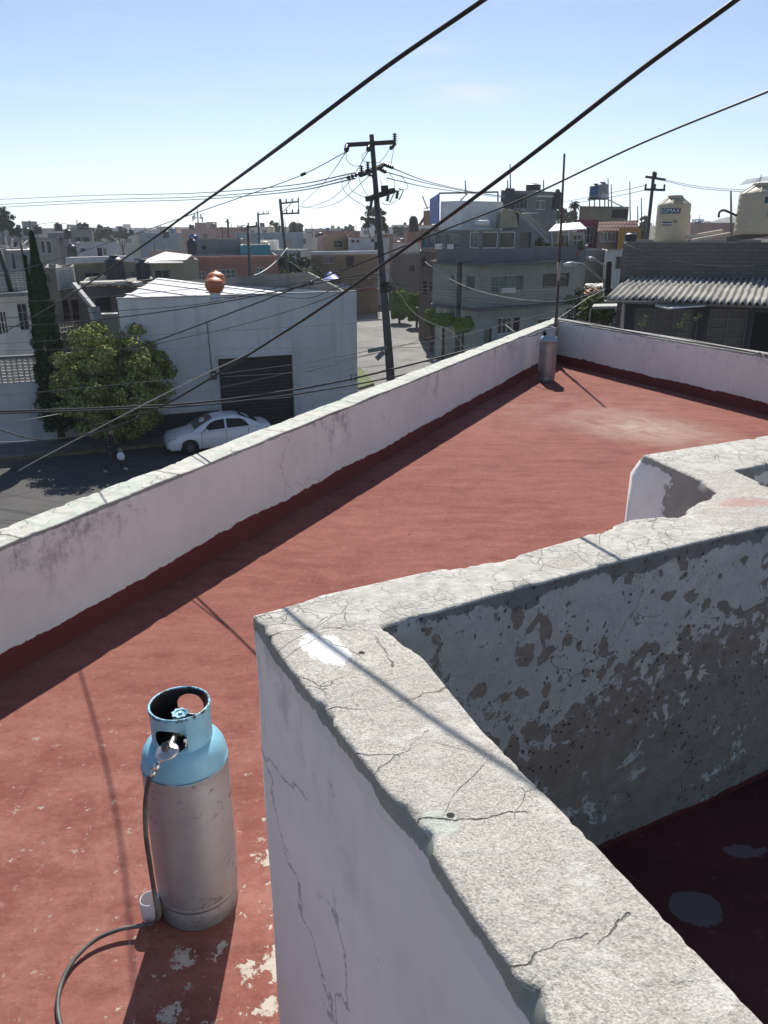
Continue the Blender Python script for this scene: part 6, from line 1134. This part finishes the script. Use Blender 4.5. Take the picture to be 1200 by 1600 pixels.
for k, (x, y0, y1, Y_, lb) in enumerate(((797, 297, 256, 66, 'tall thin aerial rod on the tall dark grey building'), (793, 297, 281, 66, 'short aerial rod on the tall dark grey building, left end'), (849, 297, 281, 68, 'short aerial rod on the tall dark grey building, right part'), (950, 322, 278, 82, 'left aerial rod of the pair right of the beige stand tank'), (955, 322, 288, 82, 'right aerial rod of the pair beside the beige stand tank'),
                                       (984, 343, 283, 80, 'long pale rod above the tiled roof'), (1002, 345, 309, 74, 'curved-top rod right of the tiled roof'), (1142, 366, 298, 27, 'thin dark rod standing between the two beige tanks'), (1067, 325, 308, 30, 'short rod right behind the left beige tank'), (46, 368, 344, 64, 'thin aerial rod between the two left skyline tanks'), (727, 301, 282, 56, 'hooked wire rod on the rail of the white rooftop shed'), (643, 362, 337, 90, 'thin dark pole left of the blue tarpaulin'), (996, 345, 322, 78, 'short rod left of the curved-top rod'), (120, 358, 343, 81, 'tiny aerial between the black tank pair and the dark box'))):
    tag(MB().cone(at(x+.6, y0+3, Y_), at(x, y1, Y_), .035+Y_*.0004, .02+Y_*.0003, 5).build('aerial_rod', m_wm), lb, 'aerial')
vd = thing('vent_duct', 'dark goose-necked duct left of the blue tarpaulin', 'duct', tuple(at(648, 362, 88))); o_ = at(648, 362, 88); MB().tube([q-o_ for q in cr([at(643, 362, 88), at(643, 345, 88), at(645.5, 341, 88), at(649, 344, 88), at(651, 362, 88)], 5)], .25, 8).build('duct', m_arm, vd)
# ---------------------------------------------------------------- skyline trees
for k, (x, yb, Y_, wpx, yt, mt_, lb) in enumerate(((8, 372, 130, 36, 322, L_DK, 'tall dark tree at the left edge of the skyline'), (24, 372, 120, 18, 354, L_DK, 'low dark tree right beside the tall one at the left edge'), (158, 372, 170, 36, 349, L_FAR, 'rounded grey green tree behind the white box room'), (190, 372, 190, 20, 357, L_FAR, 'small grey green tree right of the rounded one'), (218, 372, 230, 22, 361, L_FAR, 'low far tree left of the black skyline tank'),
    (273, 372, 240, 12, 357, L_FAR, 'thin far tree right of the slanting cable'), (330, 374, 260, 12, 360, L_FAR, 'tiny far tree by the telecom tower'), (428, 372, 190, 20, 346, L_FAR, 'grey green tree left of the framed steel pole'), (462, 372, 170, 26, 346, L_FAR, 'grey green tree behind the framed steel pole'), (528, 372, 260, 16, 356, L_FAR, 'low far tree left of the peach house'), (544, 372, 250, 18, 351, L_FAR, 'round far tree above the peach house'),
    (585, 372, 120, 36, 319, L_DK, 'tall airy tree behind the utility pole'), (625, 372, 200, 26, 351, L_FAR, 'thin far tree right of the utility pole'), (640, 372, 220, 18, 356, L_FAR, 'faint far tree by the goose-necked duct'), (870, 345, 150, 26, 322, L_FAR, 'grey green tree behind the antenna mast'), (1003, 372, 140, 22, 338, L_FAR, 'grey green tree behind the leaning wooden pole'), (890, 345, 140, 24, 330, L_FAR, 'low tree crown left of the fan palm'), (1000, 380, 110, 26, 352, L_DK, 'dark tree left of the left beige tank'))):
    k_ = FPX/Y_; rx = wpx/2/k_; b = at(x, yb, Y_); zt = at(x, yt, Y_).z; hc = zt-GZ-(rx*.85); rz_ = max(rx*.95, (zt-b.z)*.55); tree(lb, (b.x, Y_, GZ), zt-GZ-rz_, rx, rz_, mt_, 40 if k in (0, 11) else 26, 80 if k in (0, 11) else 55, rx*.30, Y_*.0016, .25, 'trees on the skyline')
# ---------------------------------------------------------------- the town beyond: rows of plain houses, each with its own size, colour and roof
pal = [('grey', (.27, .27, .265)), ('grey block', (.24, .23, .21)), ('pale grey', (.46, .46, .45)), ('white', (.68, .67, .65)), ('cream', (.55, .50, .41)), ('tan', (.34, .27, .20)), ('dusty pink', (.42, .28, .24)), ('brick red', (.28, .12, .085)), ('grey', (.22, .22, .225)), ('blue grey', (.26, .32, .37)), ('white', (.62, .62, .62)), ('cream', (.60, .55, .46))]
def where(px):
    for lim, s_ in ((60, 'at the far left'), (150, 'behind the dark box house'), (240, 'behind the white box room'), (300, 'left of the telecom tower'), (345, 'right of the telecom tower'), (400, 'behind the turquoise room'), (470, 'behind the framed steel pole'), (560, 'above the peach house'), (640, 'behind the utility pole'), (700, 'left of the blue tarpaulin'), (800, 'behind the corner building'), (900, 'behind the antenna mast'), (1000, 'behind the tiled roof'), (1060, 'behind the leaning wooden pole'), (1130, 'between the beige tanks')):
        if px < lim: return s_
    return 'at the far right'
rr_ = random.Random(5); cnt = 0; _used = {}
def uniq(lb):
    k = _used.get(lb, 0); _used[lb] = k+1
    return lb if k == 0 else lb+(', second from left', ', third from the left', ', fourth from the left', ', fifth from the left')[min(3, k-1)]
for Y_, w0, w1, zlo, zhi in ((98, 7, 12, -1.8, 1.3), (118, 7, 12, -1.2, 2.0), (150, 7, 12, -.7, 2.7), (195, 7, 14, -.3, 3.3), (260, 8, 16, .2, 3.7), (360, 10, 22, .4, 3.8), (520, 16, 34, 1.0, 4.6), (800, 30, 60, 1.5, 6)):
    x = -Y_*.56
    while x < Y_*.56:
        w_ = rr_.uniform(w0, w1); px = 600+(x+w_/2)/Y_*FPX*.98; gap = rr_.uniform(0, w_*.25)
        if (Y_ < 116 and 470 < px < 690) or (Y_ < 100 and px > 640) or (Y_ < 160 and px < 300): x += w_; continue
        nm, c = rr_.choice(pal); z1 = rr_.uniform(zlo, zhi); dist = 'nearer' if Y_ < 130 else 'middle distance' if Y_ < 220 else 'far' if Y_ < 400 else 'very far'
        tall = rr_.random() < .18; z1 += 2.2*tall*(Y_ < 300); fy = Y_+rr_.uniform(-6, 6)*Y_/150; sk = rr_.uniform(-.15, .3)
        pts = [Vector((x, fy)), Vector((x+w_, fy+sk*w_)), Vector((x+w_-sk*9, fy+sk*w_+9)), Vector((x-sk*9, fy+9))]
        rt = thing('house', uniq(f'{dist} {nm} {"tall house" if tall else "flat house"} {where(px)}'), 'house', (0, 0, 0), 0, 'distant rooftop houses'); ops = []
        if Y_ < 270:
            n = max(1, int(w_/3.2)); 
            for i in range(n):
                if rr_.random() < .7: s0 = w_*(i+.25)/n; ops.append([s0, s0+rr_.uniform(.9, 1.7), z1-rr_.uniform(2.0, 2.3), z1-1.0, 'w', rr_.choice((1, 2)), 1, rr_.choice((F_W, F_A, F_K)), rr_.choice((G_D, G_D, G_G, G_C)), 'sz'])
        mass(rt, pts, GZ, z1, plaster('town '+nm, c, .5, .4), {0: ops}, rr_.choice((M_ROOF, M_ROOF, M_RED, flat('pale roof debris', (.62, .60, .55), .9, 0, .4, 3))), .35)
        if rr_.random() < .45:      # stair head
            s_ = rr_.uniform(.1, .6)*w_; a = pts[0]+(pts[1]-pts[0])*(s_/w_)+Vector((0, 3)); m = MB(); m.prism([(a.x, a.y), (a.x+2.6, a.y), (a.x+2.6, a.y+3), (a.x, a.y+3)], z1-.3, z1+rr_.uniform(1.2, 2.1)); m.build('stair_head', plaster('town '+rr_.choice(pal[:4])[0], c, .5, .4), rt)
        if rr_.random() < .6 and Y_ < 370:
            a = pts[0]+(pts[1]-pts[0])*rr_.uniform(.1, .85)+Vector((0, 1.5)); k_ = rr_.choice((M_TBLK, M_TBLK, M_TBLK, M_TBLU, M_TBEI)); nmk = {M_TBLK: 'black', M_TBLU: 'blue', M_TBEI: 'beige'}[k_]; cnt += 1
            tk = thing('water_tank', uniq(f'{nmk} tank on {nm} house {where(px)}'), 'water tank', (a.x, a.y, z1-.3), 0, 'distant rooftop tanks'); r = rr_.uniform(.5, .75); tank_mb(r, r*2.3).build('tank_body', k_, tk)
        if rr_.random() < .5 and Y_ < 300:      # reinforcement left standing for the next storey
            for q in range(rr_.randint(2, 4)):
                a = pts[0]+(pts[1]-pts[0])*rr_.uniform(.03, .97)+Vector((0, .2)); MB().cone((a.x, a.y, z1-.1), (a.x+rr_.uniform(-.1, .1), a.y, z1+rr_.uniform(.8, 2.6)), .05+Y_*.0002, .04, 4).build('rebar', m_rust, rt)
        x += w_+gap
# hill with houses at the right, mountains
def ridge(name, label, x0, x1, Y_, prof, mat):
    m = MB(); n = 80; vs = []
    for j in range(7):
        g_ = j/6
        for i in range(n):
            f = i/(n-1); px = x0+(x1-x0)*f; h = 0
            for (a, b), (c, d) in zip(prof, prof[1:]):
                if a <= px <= c: h = b+(d-b)*(px-a)/(c-a)
            top_ = at(px, h, Y_).z; prof_g = 1-(1-g_)**1.6; rough_ = (top_-GZ)*.05*mnoise.noise(Vector((px*.05, j*.7, 3)))+(top_-GZ)*.025*mnoise.noise(Vector((px*.2, j*1.7, 5)))
            Yy = Y_*(1-.22*(1-g_)); vs.append(((px-600)/FPX*Yy*.96, Yy, GZ+(top_-GZ)*prof_g+rough_*(g_ > .1)))
    m.add(vs, [(j*n+i, j*n+i+1, (j+1)*n+i+1, (j+1)*n+i) for j in range(6) for i in range(n-1)], 0, True); o = m.build(name, mat); tag(o, kind='structure'); return o
m_hill = flat('distant scrub hill', (.09, .10, .07), 1, 0, .4, .01)
ridge('hill', '', 1040, 1230, 900, [(1040, 366), (1075, 357), (1095, 348), (1110, 341), (1130, 338), (1150, 342), (1175, 350), (1230, 360)], m_hill)
m_mt = flat('far mountain', (.10, .11, .10), 1, 0, .2, .0005)
0 and ridge('mountains', '', -60, 330, 2500, [(-60, 318), (0, 309), (35, 304), (62, 304), (90, 312), (150, 326), (220, 338), (330, 352)], m_mt); 0 and ridge('mountains', '', 560, 860, 2600, [(560, 352), (610, 340), (650, 316), (680, 298), (700, 306), (740, 326), (800, 344), (860, 354)], m_mt)
for k in range(14):
    px = 1050+k*11; py = 352-6*math.sin((px-1050)/30.)+rr_.uniform(-2, 6); Y_ = 770+rr_.uniform(-20, 60); a = at(px, py, Y_); nm, c = rr_.choice(pal); rt = thing('house', uniq(f'tiny {nm} house on the far hill'), 'house', (a.x, a.y, a.z-9), 0, 'houses on the far hill'); MB().prism([(-4, 0), (4, 1), (4, 9), (-4, 9)], -4, 9+rr_.uniform(0, 3)).build('wall', plaster('town '+nm, c, .5, .4), rt)

# ================================================================ WIRES
def W(lb, pts, r=.012, m_=None, g=None): return wire(lb, pts, r, m_, g)
def shp(c, line):      # cable hung so that its shadow falls where the photograph shows it
    return c
W('thick black cable sweeping from the top centre down to the left edge', [(900, -105, 2.64), (755, 0, 2.80), (600, 107, 3.02), (450, 220, 3.42), (370, 279, 4.45), (300, 329, 5.75), (200, 400, 7.25), (100, 467, 9.5), (0, 522, 13.8), (-120, 580, 18)], .0078, m_wired, 'thick cables over the roof')
W('thick black cable from the top right corner down across the middle to the parapet', [(1300, -115, 2.85), (1150, 0, 3.05), (1000, 110, 3.3), (800, 265, 3.85), (600, 412, 5.1), (480, 496, 5.95), (331, 590, 6.75), (250, 636, 7.3), (175, 669, 7.8), (125, 680, 8.4), (62, 687, 9.2), (0, 671, 10), (-80, 640, 11)], .0096, m_wired, 'thick cables over the roof')
W('thinner pale branch leaving the right-hand thick cable and dropping to the street at lower left', [(450, 517, 6.12), (395, 549, 6.4), (300, 594, 6.9), (180, 655, 8.0), (60, 718, 9.4), (30, 735, 9.8)], .006, m_wl)
W('black cable from the right edge down past the mast towards the round tree', [(1290, 105, 14.5), (1200, 143, 15.8), (1000, 225, 18.6), (830, 305, 21), (700, 357, 22.6), (600, 397, 23.8), (480, 443, 25), (400, 474, 26), (248, 531, 28), (150, 560, 29.5), (62, 586, 31)], .022, m_wired)
W('light grey service cable rising from the left edge to the pole top', [(0, 431, 30), (110, 399, 30), (175, 377, 29.5), (250, 352, 29), (400, 300, 27), (475, 272, 26), (543, 236, 24)], .014, m_wm)
W('small dark splice hanging on the grey service cable', [(470, 274, 26), (474, 272, 26), (478, 270.6, 26)], .05, m_wd)
for k, (y0, y1, ye) in enumerate(((312.5, 302, 270), (320.5, 308, 274), (325, 312, 279))):
    W(['top', 'middle', 'lowest'][k]+' of the three long high voltage wires running left from the pole', [(-20, y0, 70), (150, (y0+y1)/2-2.0, 58), (300, y1, 45), (450, y1-12, 34), (555, ye, 24)], .02, m_wm, 'high voltage wires running left')
for k, (ya, yb, yc) in enumerate(((262.5, 284, 299), (269, 287, 300), (278, 293, 302))): W(['top', 'middle', 'lowest'][k]+' of the three high voltage wires running right from the pole', [(604+8*(k == 0), ya, 24.6), (670, yb, 35), (735, yc, 48), (790, yc+8, 58)], .016, m_wm, 'high voltage wires running right')
for k, (pts, lb) in enumerate((([(541, 236), (542, 250), (552, 259), (564, 259)], 'jumper loop under the left end of the top crossarm'), ([(575, 235), (566, 243), (568, 251), (575, 253), (592, 254)], 'jumper loop just left of the pole head'), ([(617, 226), (614, 240), (611, 257)], 'short jumper dropping from the right insulator stack'), ([(609, 233), (600, 246), (592, 255)], 'slanting jumper right of the pole head'),
    ([(541, 237), (520, 268), (500, 292), (470, 320)], 'slack wire falling from the left arm tip towards the steel pole'), ([(575, 237), (545, 285), (515, 312), (480, 324), (468, 322)], 'second slack wire falling to the steel pole'), ([(596, 256), (560, 290), (530, 315), (495, 325), (470, 322)], 'lowest slack wire falling to the steel pole'), ([(534, 280), (536, 295), (550, 310), (575, 325), (584, 328)], 'wide jumper loop left of the cutouts'), ([(560, 276), (566, 292), (574, 305), (581, 313)], 'short jumper loop left of the shaft'), ([(544, 280), (548, 296), (560, 304), (578, 311)], 'middle jumper loop left of the shaft'),
    ([(626, 273), (634, 285), (637, 294), (625, 297), (621, 298)], 'jumper loop right of the cutouts'), ([(609, 271), (616, 283), (617, 297)], 'inner jumper right of the shaft'), ([(594, 282), (597, 290), (597, 300)], 'tiny jumper along the shaft'), ([(596, 316), (604, 320), (612, 318), (620, 313)], 'sagging loop under the cutouts'))):
    W(lb, lin(pts, 24.1, 24.1 if k not in (4, 5, 6) else 60), .009 if k not in (4, 5, 6) else .014, m_wm, 'jumper wires around the pole hardware')
S_ = [('thin wire across the cypress and warehouse eave', [(-20, 475, 28), (182, 462, 27), (300, 451, 26), (480, 432, 24.6), (600, 412, 24.2)], .010, m_wm), ('dark wire crossing the warehouse top from the left edge', [(-20, 499, 27), (175, 486, 26), (320, 474, 25), (480, 440, 24.6), (596, 436, 24.2)], .012, m_wd),
      ('thick dark wire crossing the warehouse just below its top', [(-20, 513, 26.5), (150, 500, 26), (320, 477, 25), (480, 446, 24.5), (560, 430, 24.2), (600, 428, 24)], .020, m_wd), ('fine wire at cypress mid height', [(-20, 539, 28), (95, 531, 27), (300, 520, 26), (556, 505, 25)], .007, m_wm), ('very fine wire below the cypress mid height', [(-20, 549, 29), (95, 546, 28), (300, 545, 26.5), (640, 543, 25), (760, 540, 24.5)], .007, m_wm),
      ('pale wire through the round tree to the roller gate', [(-20, 620, 25), (120, 607, 25), (225, 597, 25), (330, 586, 25), (480, 566, 24.5), (604, 543, 24), (720, 524, 26), (900, 478, 32)], .010, m_wm), ('upper one of the two heavy black street cables below the round tree', [(-20, 643.5, 22), (150, 638, 22), (300, 630, 22), (400, 618, 22), (500, 602, 22), (600, 580, 22), (760, 540, 23)], .030, m_wd),
      ('lower one of the two heavy black street cables below the round tree', [(-20, 646.5, 22.6), (150, 641, 22.6), (300, 634, 22.4), (400, 624, 22.2), (500, 610, 22), (610, 590, 22), (760, 556, 22)], .024, m_wd), ('pale service wire ending at the garden wall below the lattice', [(-20, 663, 26), (40, 656, 26), (96, 646, 27)], .012, m_wl), ('pale service wire at the lower left edge above the kerb', [(-20, 691.5, 20), (30, 690, 20), (60, 687, 20)], .014, m_wl),
      ('slanting wire from the pole across the warehouse to the tree crown', [(545, 452, 24.5), (480, 477, 25.5), (360, 512, 27), (248, 537, 28.5), (62, 590, 30.5)], .012, m_wd), ('fine wire crossing the roller gate upper part', [(300, 592, 25), (480, 581, 24.5), (560, 575, 24), (604, 570, 24)], .007, m_wm), ('fine wire crossing the roller gate at mid height', [(160, 641, 24), (260, 622, 24), (400, 594, 24), (520, 566, 24), (604, 548, 24)], .008, m_wm), ('fine slack wire along the lower roller gate', [(100, 676, 23), (250, 640, 23), (460, 620, 23), (560, 612, 23)], .007, m_wm),
      ('white telephone cable sagging from the pole over the clipped trees', [(604, 420, 24), (620, 452, 26), (645, 487, 30), (670, 503, 33), (700, 515, 36), (716, 530, 37), (728, 548, 37)], .016, m_wl), ('dark cable sagging beside the white one over the clipped trees', [(606, 440, 24), (630, 480, 27), (665, 515, 32), (700, 540, 35), (730, 556, 37)], .014, m_wd), ('wire across the corner building at window sill height', [(603, 443, 24), (750, 448, 34), (912, 448, 30), (950, 445, 31)], .010, m_wd), ('second wire across the corner building just below the first', [(603, 449, 24), (750, 453, 34), (900, 452, 31), (950, 448, 31)], .010, m_wd),
      ('slack wire sagging over the corner building to the lamp post', [(603, 446, 24), (700, 462, 32), (800, 470, 36), (880, 462, 33), (950, 437, 31)], .011, m_wd), ('lowest slack wire over the corner building', [(603, 452, 24), (720, 470, 33), (820, 476, 36), (900, 455, 33), (950, 432, 31)], .010, m_wd), ('white wire crossing the corner building from its left edge', [(664, 409, 55), (700, 434, 50), (740, 452, 44), (800, 466, 38), (880, 470, 34), (955, 447, 31)], .012, m_wl), ('pale wire fanning from the lamp post down behind the parapet', [(950, 450, 31), (920, 465, 30), (885, 489, 28), (865, 502, 27)], .013, m_wl),
      ('second wire fanning from the lamp post down behind the parapet', [(952, 455, 31), (925, 475, 30), (893, 497, 28)], .011, m_wm), ('dark cable draped across the bare block wall', [(975, 380, 26), (1000, 392, 25.5), (1050, 407, 25), (1100, 415, 24.6), (1160, 417, 24.3), (1240, 412, 24)], .016, m_wd), ('upper wire from the leaning wooden pole to the right edge', [(1040, 281, 46), (1090, 291, 42), (1150, 296, 38), (1230, 300, 34)], .016, m_wm), ('lower wire from the leaning wooden pole to the right edge', [(1040, 283, 46), (1090, 294, 42), (1150, 299, 38), (1230, 305, 34)], .014, m_wm),
      ('wire from the skyline to the leaning wooden pole upper crossarm', [(1008, 290, 46), (960, 300, 55), (900, 312, 66), (860, 318, 75)], .018, m_wm), ('second wire reaching the leaning wooden pole lower crossarm', [(1008, 297, 46), (960, 307, 55), (900, 317, 66)], .018, m_wm), ('white guy wire falling from the framed steel pole to the pink house', [(449, 388, 64), (430, 410, 62), (410, 425, 60), (396, 431, 59)], .05, m_wl), ('slack wire from the framed steel pole to the gable wall', [(452, 408, 64), (480, 427, 50), (510, 440, 40), (545, 452, 32), (596, 446, 24.2)], .014, m_wd),
      ('wire bundle from the warehouse roof corner towards the pole', [(330, 466, 31), (420, 462, 31), (480, 466, 31), (520, 452, 28), (560, 440, 26), (598, 430, 24)], .016, m_wd), ('dim wire over the skyline at the far left', [(50, 352, 70), (90, 348, 74), (140, 356, 90), (220, 360, 110)], .02, m_wm), ('dark wire crossing the square past the sign plates', [(480, 581, 23), (556, 560, 23.5), (610, 546, 24), (700, 520, 28), (820, 500, 32)], .009, m_wd)]
for lb, p_, r_, m_ in S_: W(lb, p_, r_, m_, 'street wires')
W('small dark wire clamp where the wires cross above the gable wall', [(483, 444, 24.4), (486, 441, 24.4), (489, 445, 24.4)], .06, m_wd).name = 'wire_clamp'
# ================================================================ THE AIR
hz = MB(); hz.box((0, 1250, 77), (4200, 3100, 168)); hz = hz.build('haze', None); hz.data.materials.clear()
mh = bpy.data.materials.new('thin haze'); mh.use_nodes = True; nt = mh.node_tree; nt.nodes.clear(); pv = nt.nodes.new('ShaderNodeVolumePrincipled'); pv.inputs['Color'].default_value = (.86, .92, 1, 1); pv.inputs['Density'].default_value = HAZE = .00030; pv.inputs['Anisotropy'].default_value = .4
oo = nt.nodes.new('ShaderNodeOutputMaterial'); nt.links.new(pv.outputs[0], oo.inputs['Volume']); hz.data.materials.append(mh); tag(hz, 'thin pale haze fading the far rooftops and mountains', 'haze', kind='stuff')
